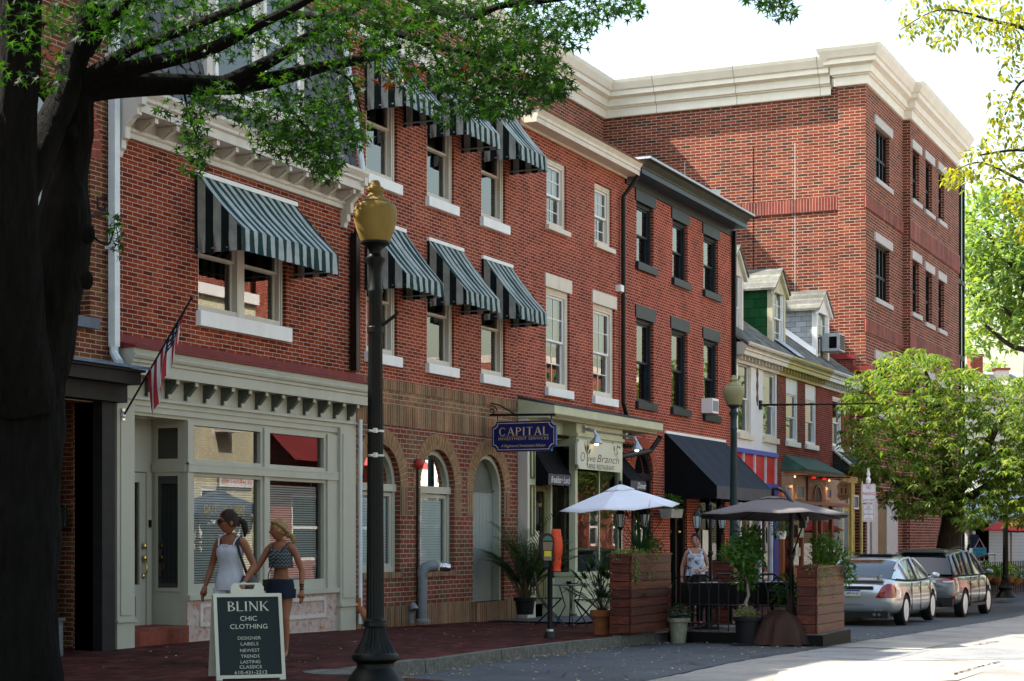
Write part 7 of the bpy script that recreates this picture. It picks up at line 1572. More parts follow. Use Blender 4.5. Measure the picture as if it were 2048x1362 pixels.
def wrap_patch(name, car_o, rows, m, off=.008, nu=16, sg=1):
    """a lamp lying on the car's skin: rows of (x, y, z) low and high edge points, pressed onto the body"""
    body_o = [c for c in car_o.children if c.name.startswith('body')][0]; k = len(rows); mb = MB(); vs = []
    for i in range(nu+1):
        f = i/nu*(k-1); a = min(int(f), k-2); f -= a; lo = Vector(rows[a][0]).lerp(Vector(rows[a+1][0]), f); hi = Vector(rows[a][1]).lerp(Vector(rows[a+1][1]), f)
        for j in range(7): p = lo.lerp(hi, j/6); vs.append((p.x, p.y*sg, p.z))
    o = mb.add(vs, [(i*7+j, (i+1)*7+j, (i+1)*7+j+1, i*7+j+1) for i in range(nu) for j in range(6)]).build(name, m, car_o, smooth=True, local=True)
    md = o.modifiers.new('w', 'SHRINKWRAP'); md.target = body_o; md.wrap_method = 'NEAREST_SURFACEPOINT'; md.wrap_mode = 'OUTSIDE_SURFACE'; md.offset = off; bpy.context.view_layer.update(); apply_mods(o); return o
for sg in (1,-1):
    wrap_patch('tail_light', s1, [((-.02,.47,.62),(-.02,.50,.66)),((-.02,.56,.61),(-.0,.60,.86)),((.0,.70,.61),(.05,.68,.93)),((.06,.82,.61),(.12,.78,.93)),((.14,.88,.62),(.24,.86,.88)),((.20,.92,.63),(.27,.92,.78))], m_tl, sg=sg)
MB().box(.02,.2,-.62,.62,.955,.985).box(-.0,.16,-.58,.58,1.045,1.075).box(.05,.1,-.55,-.5,.98,1.05).box(.05,.1,.5,.55,.98,1.05).build('spoiler', silver, s1, **L_)
MB().box(-.012,.06,-.42,.42,.79,.85).build('trunk_handle', m_blp, s1, **L_)
pl = MB().box(-.022,.03,-.16,.16,.64,.77).build('number_plate', pm('plate_white', (0.6,0.6,0.58), .5), s1, **L_)
MB().box(-.0225,-.02,-.16,.16,.745,.77).build('plate_band', pm('plate_blue', (0.03,0.05,0.2), .5), pl, **L_); MB().box(-.0225,-.02,-.16,.16,.64,.655).build('plate_band', pm('plate_yellow', (0.5,0.4,0.05), .5), pl, **L_)
t = MB(); text_mb(t, 'HFP\u00b79143', .058, Matrix.Translation((-.024,0,.70)) @ Matrix.Rotation(R(-90),4,'Z'), width=.26, depth=.002); t.build('plate_text', m_blp, pl, **L_)
t = MB(); text_mb(t, 'PONTIAC', .04, Matrix.Translation((-.012,0,.47)) @ Matrix.Rotation(R(-90),4,'Z'), width=.5, depth=.006); t.build('bumper_lettering', m_chr, s1, **L_)
MB().box(.03,.3,-.72,.72,.19,.32).build('rear_valance', m_blp, s1, **L_); MB().tube([(.0,-.45,.27),(.2,-.45,.27)], .035, 10).tube([(.0,-.55,.27),(.2,-.55,.27)], .035, 10).build('exhaust', m_chr, s1, **L_)
MB().box(1.75,2.5,-.42,.42,1.462,1.49).build('roof_hatch', m_blp, s1, **L_)
for x in (2.0,3.0): MB().box(x,x+.16,-.915,-.885,.80,.83).build('door_handle', silver, s1, **L_)
for x in (1.55,2.45,3.45): MB().box(x,x+.005,-.9025,-.88,.30,.90).build('door_gap', m_blp, s1, **L_)
ph = R(-2.0); rx, ry = 44.1, -5.8; hwS = .92; xr_ = .95; yo = .80
ox = rx - (xr_*math.cos(ph) + yo*math.sin(ph)); oy = ry - (xr_*math.sin(ph) - yo*math.cos(ph))
s2 = car('parked_suv', 'dark grey compact SUV parked ahead of the silver car', 'car', (ox, oy, gz(46)), ph, grey_p,
    [(.0,.45,.70,.80,.68),(.03,.38,.80,.92,.80),(.1,.32,.98,1.05,.86),(.3,.28,1.03,1.08,.89),(.95,.26,1.04,1.08,.915),(2.0,.25,1.03,1.06,.92),(3.0,.25,1.02,1.06,.92),(3.45,.26,1.02,1.08,.91),(3.95,.28,.95,1.02,.89),(4.3,.32,.84,.92,.84),(4.48,.38,.68,.78,.74),(4.52,.45,.6,.68,.55)], (.95,3.64), .355,
    [(.06,1.05,1.08,.83,.74),(.36,1.06,1.56,.835,.62),(.60,1.05,1.63,.84,.64),(1.45,1.04,1.69,.845,.66),(2.1,1.04,1.68,.845,.66),(2.65,1.03,1.61,.84,.64),(3.45,1.04,1.05,.80,.7)], ((0,1,.05),(2,2,.04),(3,3,.045),(4,4,.03),(6,5,.045)), .92)
for sg in (1,-1):
    wrap_patch('tail_light', s2, [((-.02,.42,.93),(-.02,.42,.96)),((-.02,.56,.89),(-.0,.56,1.02)),((.0,.74,.88),(.05,.72,1.04)),((.08,.86,.90),(.14,.82,1.05)),((.25,.95,.95),(.3,.93,1.06)),((.45,.97,1.0),(.46,.96,1.05))], m_tl, sg=sg)
    wrap_patch('reverse_light', s2, [((-.02,.56,.905),(-.02,.58,.94)),((.0,.74,.895),(.02,.74,.945)),((.07,.85,.91),(.09,.84,.95))], m_tlc, .014, sg=sg)
    MB().box(.03,.1,sg*.78-.09,sg*.78+.09,.5,.56).build('reflector', m_tl, s2, **L_); MB().tube([(.0,sg*.5,.36),(.2,sg*.5,.36)], .05, 10).build('exhaust', m_chr, s2, **L_)
MB().box(.0,.12,-.8,.8,.33,.52).build('rear_bumper', m_blp, s2, **L_); MB().box(-.01,.05,-.4,.4,.88,.94).build('tailgate_bar', m_chr, s2, **L_); MB().box(-.012,.06,-.16,.16,.7,.83).build('number_plate', bpy.data.materials['plate_white'], s2, **L_)
MB().tube([(.12,.1,1.17),(.16,-.25,1.19)], .015, 6).build('rear_wiper', m_blp, s2, **L_); MB().box(.25,.55,-.55,.55,1.60,1.64).build('roof_spoiler', grey_p, s2, **L_)
MB().tube([(.6,-.6,1.67),(1.4,-.62,1.73),(2.2,-.6,1.7)], .015, 6).build('roof_rail', m_blp, s2, **L_); MB().box(1.42,3.18,-.925,-.88,.27,.34).build('sill_guard', m_blp, s2, **L_)
for x in (1.9,2.9): MB().box(x,x+.17,-.94,-.9,.9,.93).build('door_handle', grey_p, s2, **L_)
for x in (1.5,2.45,3.35): MB().box(x,x+.005,-.9215,-.9,.37,1.0).build('door_gap', m_blp, s2, **L_)
# ------------------------------------------------------------------ trees
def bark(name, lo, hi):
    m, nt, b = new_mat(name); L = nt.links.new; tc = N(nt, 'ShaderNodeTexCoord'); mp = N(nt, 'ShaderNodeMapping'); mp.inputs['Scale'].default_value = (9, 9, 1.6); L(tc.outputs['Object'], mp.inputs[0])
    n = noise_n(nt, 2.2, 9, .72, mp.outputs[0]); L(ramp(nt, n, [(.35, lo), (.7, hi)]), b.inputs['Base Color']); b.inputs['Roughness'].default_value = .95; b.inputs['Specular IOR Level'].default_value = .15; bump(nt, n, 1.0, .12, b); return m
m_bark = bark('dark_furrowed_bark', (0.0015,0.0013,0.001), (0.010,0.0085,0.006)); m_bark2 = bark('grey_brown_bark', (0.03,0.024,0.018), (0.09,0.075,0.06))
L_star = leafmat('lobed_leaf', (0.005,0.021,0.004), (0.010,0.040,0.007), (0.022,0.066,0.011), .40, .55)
def limb(mb, pts, rs, n=10, wob=.0, rough=0.0, K_=6):
    P = [Vector(p) for p in pts]; Q = []; S = []
    for i in range(len(P)-1):                            # Catmull-Rom
        p0, p1, p2, p3 = P[max(i-1,0)], P[i], P[i+1], P[min(i+2,len(P)-1)]
        for k in range(K_):
            t = k/K_; q = .5*((2*p1)+(p2-p0)*t+(2*p0-5*p1+4*p2-p3)*t*t+(3*p1-p0-3*p2+p3)*t**3); Q.append(q + Vector((random.uniform(-wob,wob),random.uniform(-wob,wob),0))); S.append(rs[i]+(rs[i+1]-rs[i])*t)
    Q.append(P[-1]); S.append(rs[-1]); mb.tube(Q, S, n, rough=rough); return Q
def pxl(L): return [at_d(*q) for q in L]
random.seed(77)
tr = thing('street_tree', 'large dark twin stemmed tree with lobed leaves at the near left kerb', 'tree', (12.4,-3.55,.15))
tk = MB()
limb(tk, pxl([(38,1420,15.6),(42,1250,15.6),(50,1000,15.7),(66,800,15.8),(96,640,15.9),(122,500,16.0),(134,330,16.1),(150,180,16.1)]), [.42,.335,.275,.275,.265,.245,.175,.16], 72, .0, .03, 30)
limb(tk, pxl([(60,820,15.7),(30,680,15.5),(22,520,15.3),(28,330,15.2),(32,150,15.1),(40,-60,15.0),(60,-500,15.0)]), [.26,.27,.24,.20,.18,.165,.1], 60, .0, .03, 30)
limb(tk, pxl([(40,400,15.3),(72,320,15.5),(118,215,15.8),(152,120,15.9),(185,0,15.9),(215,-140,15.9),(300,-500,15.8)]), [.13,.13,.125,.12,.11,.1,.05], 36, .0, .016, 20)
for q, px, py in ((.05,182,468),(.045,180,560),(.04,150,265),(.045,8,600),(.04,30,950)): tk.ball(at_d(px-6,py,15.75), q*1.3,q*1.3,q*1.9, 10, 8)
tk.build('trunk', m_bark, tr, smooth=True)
br_ = MB(); tw = []
LB = [([(150,175,16.1),(230,170,16.2),(350,168,16.5),(470,170,16.8),(560,155,17.0),(650,132,17.3),(740,115,17.6),(800,92,17.8)], [.16,.125,.10,.09,.075,.055,.045,.03]),
 ([(155,165,16.0),(300,128,15.9),(420,98,15.8),(500,58,15.7),(600,8,15.6),(680,-40,15.6)], [.1,.075,.06,.05,.04,.03]),
 ([(150,170,16.0),(260,100,15.6),(370,58,15.3),(500,5,15.0),(600,-40,14.8)], [.07,.05,.045,.035,.02]),
 ([(440,170,16.7),(540,122,16.9),(620,72,17.1),(700,22,17.3),(780,-30,17.5)], [.07,.06,.05,.045,.03]),
 ([(560,30,17.0),(700,35,16.6),(760,55,16.4),(880,95,16.2),(970,115,16.0),(1030,150,15.9)], [.04,.04,.035,.025,.02,.01]),
 ([(780,-30,17.0),(880,20,16.4),(940,35,16.2),(1000,12,16.0),(1100,0,15.8),(1250,-20,15.5)], [.06,.05,.04,.03,.025,.015]),
 ([(170,100,16.0),(200,60,16.1),(280,-20,16.2),(400,-160,16.4)], [.09,.08,.06,.03]),
 ([(545,158,17.0),(560,190,17.0),(590,230,17.1),(640,285,17.2),(672,335,17.2)], [.03,.022,.018,.013,.006]),
 ([(365,172,16.5),(380,235,16.5),(398,290,16.5),(394,335,16.5)], [.012,.01,.007,.004]),
 ([(640,130,17.2),(700,160,17.2),(720,215,17.2),(725,255,17.2)], [.016,.012,.008,.004]),
 ([(860,95,16.2),(900,150,16.1),(980,185,16.0),(1070,190,15.9)], [.015,.012,.008,.005]),
 ([(1250,-30,15.5),(1400,-40,15.2),(1530,-25,15.0),(1565,15,15.0)], [.014,.012,.008,.004]),
 ([(182,470,15.7),(215,490,15.6),(232,455,15.6),(240,520,15.6)], [.012,.008,.005,.003])]
for a, r_ in LB: tw.append(limb(br_, pxl(a), r_, 8))
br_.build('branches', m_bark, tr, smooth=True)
CL = [(60,40,70,60,60),(30,110,40,60,26),(95,140,35,45,26),(150,40,60,45,40),(230,20,70,40,60),(250,80,50,40,34),(330,25,80,50,90),(340,80,70,40,60),(420,25,80,50,90),(445,80,60,45,46),(520,30,80,55,80),(540,95,60,40,36),(620,35,90,55,120),(640,105,60,40,50),(720,35,90,55,140),(740,90,60,40,70),(820,30,90,55,150),(900,50,90,55,150),(1000,45,90,60,160),(1080,40,70,50,110),(1170,25,60,35,70),(1245,12,50,25,44),
 (560,180,60,40,50),(500,225,45,45,34),(560,230,60,55,95),(625,240,60,50,120),(600,290,60,40,95),(645,305,45,40,80),(655,338,30,22,40),(690,240,45,45,70),(712,270,25,30,26),(540,280,40,30,30),(680,170,50,40,50),(440,190,45,35,34),(400,205,40,35,34),(385,250,28,35,34),(400,295,26,30,34),(392,335,22,16,18),(365,295,12,20,6),(330,215,20,20,8),
 (790,110,60,50,90),(860,130,70,50,150),(940,140,80,50,170),(1030,130,80,55,170),(1100,150,45,40,80),(1040,190,70,35,110),(960,200,60,35,95),(880,190,50,35,60),(1110,175,36,25,40),(990,225,40,15,28),(830,170,30,30,26),(900,225,40,20,22),(1060,85,80,45,110),(1140,70,50,30,30),
 (1560,18,35,22,30),(1540,-10,60,20,40),(238,470,14,50,9),(225,440,12,20,5)]
lv = MB(); random.seed(12)
for cx, cy, rx, ry, n in CL:
    for _ in range(int(n*(1.3 if 730 < cx < 890 and cy > 80 else 2.7))):
        while True:
            a, b_ = random.uniform(-1,1), random.uniform(-1,1)
            if a*a+b_*b_ < 1: break
        base = 15.0+1.9*min(1,max(0,(cx-100)/500)) if cx < 720 else 16.4; d = base+random.gauss(0,.75)
        p = at_d(cx+a*rx, cy+b_*ry, d); t = Vector((random.uniform(-1,1), random.uniform(-1,1), random.uniform(-1.1,.35)))
        leaf(lv, p, t, Vector((random.uniform(-.8,.8), random.uniform(-.8,.8), 1)), random.uniform(.055,.10), STAR, .3, .12)
for _ in range(9000):                                        # unseen rest of the crown, thickened and shifted to shade the near left
    d = rdir(-.3, 1); r = random.random()**.4; p = Vector((10.5+d.x*7.5*r, -8.8+d.y*4.6*r, 8.2+d.z*3.6*r))
    lc = p - CAM; dd = lc.x*CT+lc.y*ST; 
    if dd > 1 and (HY-(p.z-1.6)/dd*FPX) > -25 and lc.x*ST-lc.y*CT > -dd*.3: continue
    leaf(lv, p, rdir(-1,.3), Vector((random.uniform(-.8,.8), random.uniform(-.8,.8), 1)), random.uniform(.14,.24), STAR, .25, .12)
lv.build('crown', L_star, tr)
dl = MB()
for cx, cy in ((815,145),(925,138),(770,160)):
    for _ in range(9): leaf(dl, at_d(cx+random.uniform(-9,9), cy+random.uniform(-14,14), 16.4+random.uniform(-.1,.1)), rdir(-1,.1), rdir(), .1, STAR, .5, .3)
dl.build('dead_leaves', leafmat('dead_leaf', (0.10,0.03,0.01), (0.2,0.07,0.02), (0.25,0.12,0.04), .2), tr)
# cherry like tree on the pavement past the cars
L_ch = leafmat('drooping_leaf', (0.045,0.10,0.018), (0.10,0.175,0.035), (0.21,0.255,0.085), .45, .4)
def pxc(L): return [at_d(a, b_, c*51/57) for a, b_, c in L]
tc_ = thing('pavement_tree', 'rounded bright green street tree with drooping leaves behind the grey SUV', 'tree', (51.3,-3.95,-.2))
tb = MB(); limb(tb, pxc([(1893,1175,57),(1896,1100,57),(1905,1035,57),(1900,980,57)]), [.42,.34,.3,.24], 12, .01)
for L in ([(1900,1010,57),(1850,950,57),(1800,880,56.5),(1760,800,56)],[(1900,1000,57),(1890,900,57.5),(1870,800,57.5),(1850,740,57)],[(1902,1000,57),(1960,920,57),(2000,840,57.5),(2030,800,58)],[(1905,1015,57),(1980,970,56),(2050,940,55.5)],[(1897,1010,57),(1830,985,55),(1770,950,54.5)]): limb(tb, pxc(L), [.2,.14,.09,.04][:len(L)] if len(L) == 4 else [.16,.1,.05], 8)
tb.build('trunk', m_bark2, tc_, smooth=True); cr = MB(); random.seed(41)
CC = [(1735,775,42,45),(1790,740,55,40),(1850,755,65,50),(1925,785,65,50),(1990,800,60,55),(2050,800,40,50),(1720,830,36,45),(1770,830,60,55),(1845,835,70,60),(1920,860,70,60),(1990,880,65,55),(2050,890,45,60),(1750,900,46,45),(1810,920,60,50),(1880,940,70,50),(1955,955,65,50),(2030,970,55,45),(1780,965,36,25),(1840,1000,50,35),(1900,1010,55,25),(1970,1015,45,28),(2035,1030,40,22),(1700,800,22,18),(1832,700,14,10),(1800,712,20,10),(1920,745,24,14),(1690,810,14,10),(2120,880,60,90),(2100,960,50,50),(2005,1005,50,32),(2050,1010,40,40),(1935,1040,34,18),(1795,1000,40,22),(1745,945,36,26),(1700,880,22,30),(1716,925,22,20),(1870,715,26,12),(1960,760,30,16),(2020,770,34,18),(1815,1025,26,14),(2040,840,46,40),(2045,925,46,44),(2000,940,50,40),(2050,985,40,36)]
for cx, cy, rx, ry in CC:
    depth = 49.6+random.uniform(-1.1,1.3)
    for _ in range(int(rx*ry*.036)+5):
        a = random.uniform(0,6.283); r = random.random()**.5; c = at_d(cx+rx*r*math.cos(a), cy+ry*r*math.sin(a), depth+random.gauss(0,1.3)); h = random.uniform(0,6.283)
        for k in range(random.randint(5,8)):                # a spray of leaves hanging from one twig tip
            aa = h+k*.95; leaf(cr, c+Vector((random.uniform(-.05,.05),random.uniform(-.05,.05),0)), Vector((math.cos(aa), math.sin(aa), random.uniform(-.75,-.1))), Vector((0,0,1)), random.uniform(.18,.29), LANCE, .4)
cr.build('crown', L_ch, tc_)
# near tree on the opposite kerb: only its overhanging sprays are in the picture
L_ye = leafmat('yellow_green_leaf', (0.09,0.13,0.02), (0.16,0.185,0.025), (0.22,0.22,0.035), .5, .4)
to = thing('overhanging_tree', 'yellow green small leaved tree reaching into the sky from the right edge', 'tree', (at_d(2290,1075,26).x, at_d(2290,1075,26).y, .1))
tb = MB(); limb(tb, pxl([(2290,1290,26),(2285,1000,26),(2270,700,26),(2250,450,26),(2230,200,26),(2200,-100,26)]), [.3,.26,.22,.17,.12,.06], 12)
for L in ([(2255,500,26),(2150,420,25.6),(2040,360,25.3),(1960,325,25.2),(1905,345,25.1)],[(2240,300,26),(2120,220,25.6),(2050,160,25.4),(2010,230,25.3)],[(2230,200,26),(2100,80,25.8),(1980,40,25.5),(1880,20,25.3),(1800,60,25.2)],[(2240,260,26),(2120,300,25.4),(2030,300,25.2),(1960,310,25.1)]): limb(tb, pxl(L), [.06,.04,.022,.012,.005][:len(L)], 6)
tb.build('trunk', m_bark2, to, smooth=True); cr = MB(); random.seed(52)
CO = [(1850,30,50,38,70),(1820,62,28,22,18),(1905,45,60,48,100),(1880,85,30,20,18),(1970,30,70,40,120),(1990,75,50,30,50),(2040,50,40,60,90),(2025,130,30,35,36),(2030,215,36,40,60),(2000,225,25,25,22),(2045,290,25,40,46),(1990,265,32,28,36),(1960,305,36,26,46),(2010,320,45,22,46),(1920,345,34,16,44),(1905,360,24,14,22),(1985,355,36,25,30),(2030,370,30,35,40),(2050,440,22,60,60),(2020,400,20,20,14),(1985,190,14,18,8),(1935,360,20,25,16)]
for cx, cy, rx, ry, n in CO:
    for _ in range(int(n*2.0)):
        a = random.uniform(0,6.283); r = random.random()**.55; p = at_d(cx+rx*r*math.cos(a), cy+ry*r*math.sin(a), 25.4+random.gauss(0,.5)); leaf(cr, p, Vector((random.uniform(-1,1), random.uniform(-1,1), random.uniform(-1.2,.2))), Vector((0,0,1))+rdir()*.5, random.uniform(.07,.125), OVAL, .3)
for _ in range(3200):
    a = random.uniform(0,6.283); r = random.random()**.5; px, py = 2290+250*r*math.cos(a), 180+420*r*math.sin(a)
    if px < 2062: continue
    leaf(cr, at_d(px, py, 26+random.gauss(0,1.4)), rdir(-1,.3), Vector((0,0,1))+rdir()*.5, random.uniform(.1,.16), OVAL, .3)
cr.build('crown', L_ye, to)
# background trees
L_bg = leafmat('hazed_green_leaf', (0.08,0.15,0.055), (0.12,0.21,0.08), (0.18,0.25,0.10), .5, .5)  # far leaves lightened, distance haze put into their colour
def far_tree(label, clusters, D, trunk, limbs, n=1.0, s=.5, m=L_bg, sd=1, name='background_tree'):
    random.seed(sd); b0 = at_d(*trunk[0]); o = thing(name, label, 'tree', (b0.x,b0.y,-.4), 0, 'trees beyond the brick block'); t = MB(); limb(t, pxl(trunk), [.5-.1*i for i in range(len(trunk))], 10)
    for L in limbs: limb(t, pxl(L), [.2,.14,.09,.05][:len(L)], 7)
    t.build('trunk', m_bark2, o, smooth=True); c = MB()
    for cx, cy, rx, ry in clusters:
        dd = D+random.uniform(-3,3)
        for _ in range(int(rx*ry*.15*n)+10):
            a = random.uniform(0,6.283); r = random.random()**.5; leaf(c, at_d(cx+rx*r*math.cos(a), cy+ry*r*math.sin(a), dd+random.gauss(0,1.6)), rdir(-1,.4), Vector((0,0,1))+rdir()*.6, s*random.uniform(.6,1.3), OVAL, .3)
    c.build('crown', m, o); return o
far_tree('tall pale green tree rising right of the glazed corner', [(1950,420,40,36),(2000,405,50,32),(1935,475,26,42),(1985,480,50,45),(2040,460,40,50),(1930,560,22,50),(1975,560,46,50),(2035,560,46,50),(1945,640,32,42),(2000,640,45,34),(2045,630,30,36),(1950,690,30,24),(1930,745,18,20),(2080,500,60,90),(2080,640,60,60),(1960,520,45,45),(2015,520,45,45),(1965,600,40,40),(2020,600,40,40),(1925,440,20,30),(2040,400,40,26),(1975,380,24,14),(1925,690,18,24),(2030,680,40,26)], 105, [(2062,1090,105),(2060,800,105),(2058,640,105),(2040,500,105)], [[(2058,660,105),(2010,620,104),(1960,600,103),(1935,580,103)],[(2055,700,105),(2020,690,104),(1970,650,103)],[(2050,560,105),(2000,500,104),(1960,440,104)]], 1.25, .46, sd=3)
far_tree('lower rounded tree half hidden behind the distant slate roof', [(1990,730,22,12),(1975,745,20,12)], 150, [(1985,1090,150),(1985,900,150),(1985,760,150)], [[(1985,800,150),(1975,745,150)]], 1.4, .6, sd=4)
# ------------------------------------------------------------------ the far end of the street
def quadbox(mb, P, z0, z1): return mb.prism([(p[0],p[1]) for p in P], 'z', z0, z1)
m_wcl = stripes('white_clapboard', (0.72,0.72,0.72), (0.5,0.5,0.5), .14, axis=2, duty=.88, var=.06)
wx0 = 78.0
ws = thing('white_shop', 'white clapboard shop with an open dark shopfront beyond the parked cars', 'building', (82,-2,-.4))
yA, yB = on_x(1926,1075,wx0)[0], -6.5; zT = on_x(1985,985,wx0)[1]; yC, yD = on_x(1935,1075,wx0)[0], on_x(1978,1075,wx0)[0]; zs_, ze_ = on_x(1955,1120,wx0)[1], on_x(1955,1045,wx0)[1]
w = MB(); w.box(wx0,wx0+6,yB,yD,-.8,4.6).box(wx0,wx0+6,yC,yA+6,-.8,4.6).box(wx0,wx0+6,yD,yC,ze_,4.6).box(wx0,wx0+6,yD,yC,-.8,zs_); w.build('walls', m_wcl, ws)
MB().box(wx0+1.2,wx0+1.3,yD,yC,zs_,ze_).box(wx0+.0,wx0+1.2,yD+.001,yC-.001,zs_-.05,zs_).build('shop_dark', M['interior'], ws)
MB().add([(wx0-1.2,yD-1.5,ze_+.3),(wx0-1.2,yC+1.2,ze_+.3),(wx0,yC+1.2,ze_+1.1),(wx0,yD-1.5,ze_+1.1),(wx0-1.2,yD-1.5,ze_+.1),(wx0-1.2,yC+1.2,ze_+.1)],[(0,1,2,3),(0,4,5,1)]).build('awning', pm('pale_blue_canvas', (0.35,0.5,0.55), .8), ws)
pz_ = on_x(1948,1112,wx0-.3); mn = thing('shop_mannequin', 'headless shop mannequin in a navy top and white shorts', 'mannequin', (wx0-.3, pz_[0], pz_[1]))
MB().lathe((0,0,0), [(.2,0),(.22,.12),(.19,.32),(.17,.33)], 14).build('shorts', M['white'], mn, local=True); MB().lathe((0,0,.33), [(.17,0),(.18,.2),(.22,.45),(.2,.55),(.1,.6)], 14).tube([(0,-.2,.5),(0,-.26,.25)], .06, 8).tube([(0,.2,.5),(0,.26,.25)], .06, 8).build('top', pm('navy_cloth', (0.02,0.025,0.06), .8), mn, local=True); MB().lathe((0,0,.93), [(.07,0),(.06,.12),(.05,.14)], 10).tube([(0,0,0),(0,0,-.5)], .02, 6).build('stand', M['white'], mn, local=True)
hs = thing('shop_board', 'small turquoise board hung on a pink ribbon outside the white shop', 'sign', (wx0-1.0, on_x(1959,1100,wx0-1.0)[0], on_x(1959,1113,wx0-1.0)[1]), R(-90))
MB().box(-.28,.28,-.02,.02,0,.38).build('board', pm('turquoise', (0.05,0.3,0.4), .5, .3, 12), hs, local=True); MB().tube([(-.2,0,.38),(0,0,.75),(.2,0,.38)], .025, 6).build('ribbon', pm('pink', (0.5,0.25,0.25), .7), hs, local=True)
t = MB(); text_mb(t, 'Women', .1, Matrix.Translation((0,-.022,.27)), depth=.003, shear=.2); text_mb(t, '50%', .13, Matrix.Translation((0,-.022,.1)), depth=.003); t.build('lettering', pm('navy_ink', (0.02,0.03,0.12), .5), hs, local=True)
ru = at_d(2022,1035,63); r1 = thing('red_umbrella', 'red canvas cafe umbrella in front of the white shop', 'umbrella', (ru.x,ru.y,-.2)); hz = ru.z+.2
m_ru = pm('red_canvas', (0.45,0.05,0.05), .8, .1, 3); add_solid(canopy(MB(), (0,0,hz), 1.05, .45, 8, 0, sag=.03).build('canopy', m_ru, r1, smooth=25, local=True)); MB().tube([(0,0,0),(0,0,hz)], .03, 8).build('pole', pm('wood_pole', (0.3,0.16,0.05), .6), r1, local=True)
ru = at_d(2062,1038,64); r2 = thing('red_umbrella', 'second darker pink umbrella cut off by the right edge', 'umbrella', (ru.x,ru.y,-.2)); add_solid(canopy(MB(), (0,0,ru.z+.2), 1.0, .45, 8, .3, sag=.03).build('canopy', pm('magenta_canvas', (0.3,0.03,0.09), .8), r2, smooth=25, local=True)); MB().tube([(0,0,0),(0,0,ru.z+.2)], .03, 8).build('pole', bpy.data.materials['wood_pole'], r2, local=True)
pf = thing('picket_fence', 'black picket fence with wicker flower baskets at the far kerb', 'fence', (60,-4.2,-.2)); b = MB(); fa, fb = at_d(1958,1075,54), at_d(2110,1075,62)
for i in range(46):
    p = fa.lerp(fb, i/45); b.obox((p.x,p.y,.33), .1, .05, .012, .52)
for z in (.15,.65): p = (fa+fb)/2; b.tube([(fa.x,fa.y,z),(fb.x,fb.y,z)], .025, 5)
b.build('pickets', M['blacktrim'], pf)
for i, (px, py, d, f_) in enumerate(((1968,1152,54.2,F_red),(1992,1156,55,F_white),(2012,1155,55.6,F_white),(2028,1158,56.2,F_yel))):
    P = at_d(px,py,d); o = thing('flower_basket', ['wicker basket of red flowers nearest the grey SUV','wicker basket of leafy green plants second along the black fence','wicker basket with silvery foliage third along the black fence','wicker basket of yellow flowers farthest right on the black fence'][i], 'flower basket', P, 0, 'flower baskets on the far fence')
    MB().lathe((0,0,-.12), [(.1,-.1),(.22,0),(.3,.14),(.28,.15)], 14).build('basket', pm('wicker', (0.22,0.11,0.04), .8, .3, 30), o, local=True); q = MB(); bush(q, (0,0,.18), .36,.34,.24, 170, .14); q.build('leaves', G_mid if i != 2 else G_lime, o, local=True); q = MB(); flowers(q, (0,0,.15), .36,.3,.26, 14, .05); q.build('flowers', f_, o, local=True)
P = at_d(2011,1075,54); lamp((P.x,P.y,sw_z(P.x,P.y)), 'far street lamp rising through the leaves near the right edge', M['lampgreen'], m_globe2, .98)
rp = thing('hand_rail', 'pale sloping hand rail of the white shop steps', 'railing', (70,-1.5,-.2)); a, c, e = at_d(1940,1122,68), at_d(1978,1108,66), at_d(1990,1108,66); b = MB().tube([a,c,e], .05, 6)
for q in (0,.25,.5,.75,1): p = a.lerp(c,q); b.tube([(p.x,p.y,p.z-1.0),p], .02, 5)
b.tube([(e.x,e.y,e.z-1.0),e], .03, 5); b.build('rail', M['metalgrey'], rp)
fh = thing('slate_roof_house', 'distant pale house with a broad grey slate roof and two chimneys', 'building', (150,0,-.4)); D = 140
c0, c1 = at_d(1925,800,D), at_d(2140,800,D); ax = (c1-c0).normalized(); nn = Vector((CT,ST,0)); z0 = at_d(1960,785,D).z; zr = at_d(1960,735,D).z; q = lambda s, t_, z: (c0.x+ax.x*s+nn.x*t_, c0.y+ax.y*s+nn.y*t_, z); Wd = (c1-c0).length
MB().add([q(0,0,-.8),q(Wd,0,-.8),q(Wd,8,-.8),q(0,8,-.8),q(0,0,z0),q(Wd,0,z0),q(Wd,8,z0),q(0,8,z0)],[(0,3,2,1),(4,5,6,7),(0,1,5,4),(1,2,6,5),(2,3,7,6),(3,0,4,7)]).build('walls', pm('pale_wall', (0.5,0.47,0.42), .8), fh)
rf = MB().add([q(-.6,-.6,z0),q(Wd+.6,-.6,z0),q(Wd-2,4,zr),q(-.6,4,zr),q(Wd+.6,8.6,z0),q(-.6,8.6,z0)],[(0,1,2,3),(3,2,4,5)]).build('roof', pm('pale_slate', (0.24,0.24,0.24), .7, .2, 1), fh)
for px, y0_, y1_, m_ in ((1950,712,745,M['brick7']),(2002,740,765,M['offwhite'])):
    p = at_d(px,y1_,D+3); h_ = (y1_-y0_)/FPX*D; k = MB(); k.obox((p.x,p.y,p.z+h_/2-.5), TH, .5,.5,h_/2+.5); ck = k.build('chimney', m_, rf); MB().obox((p.x,p.y,p.z+h_+.06), TH, .6,.6,.09).build('chimney_cap', M['redvous'], ck)
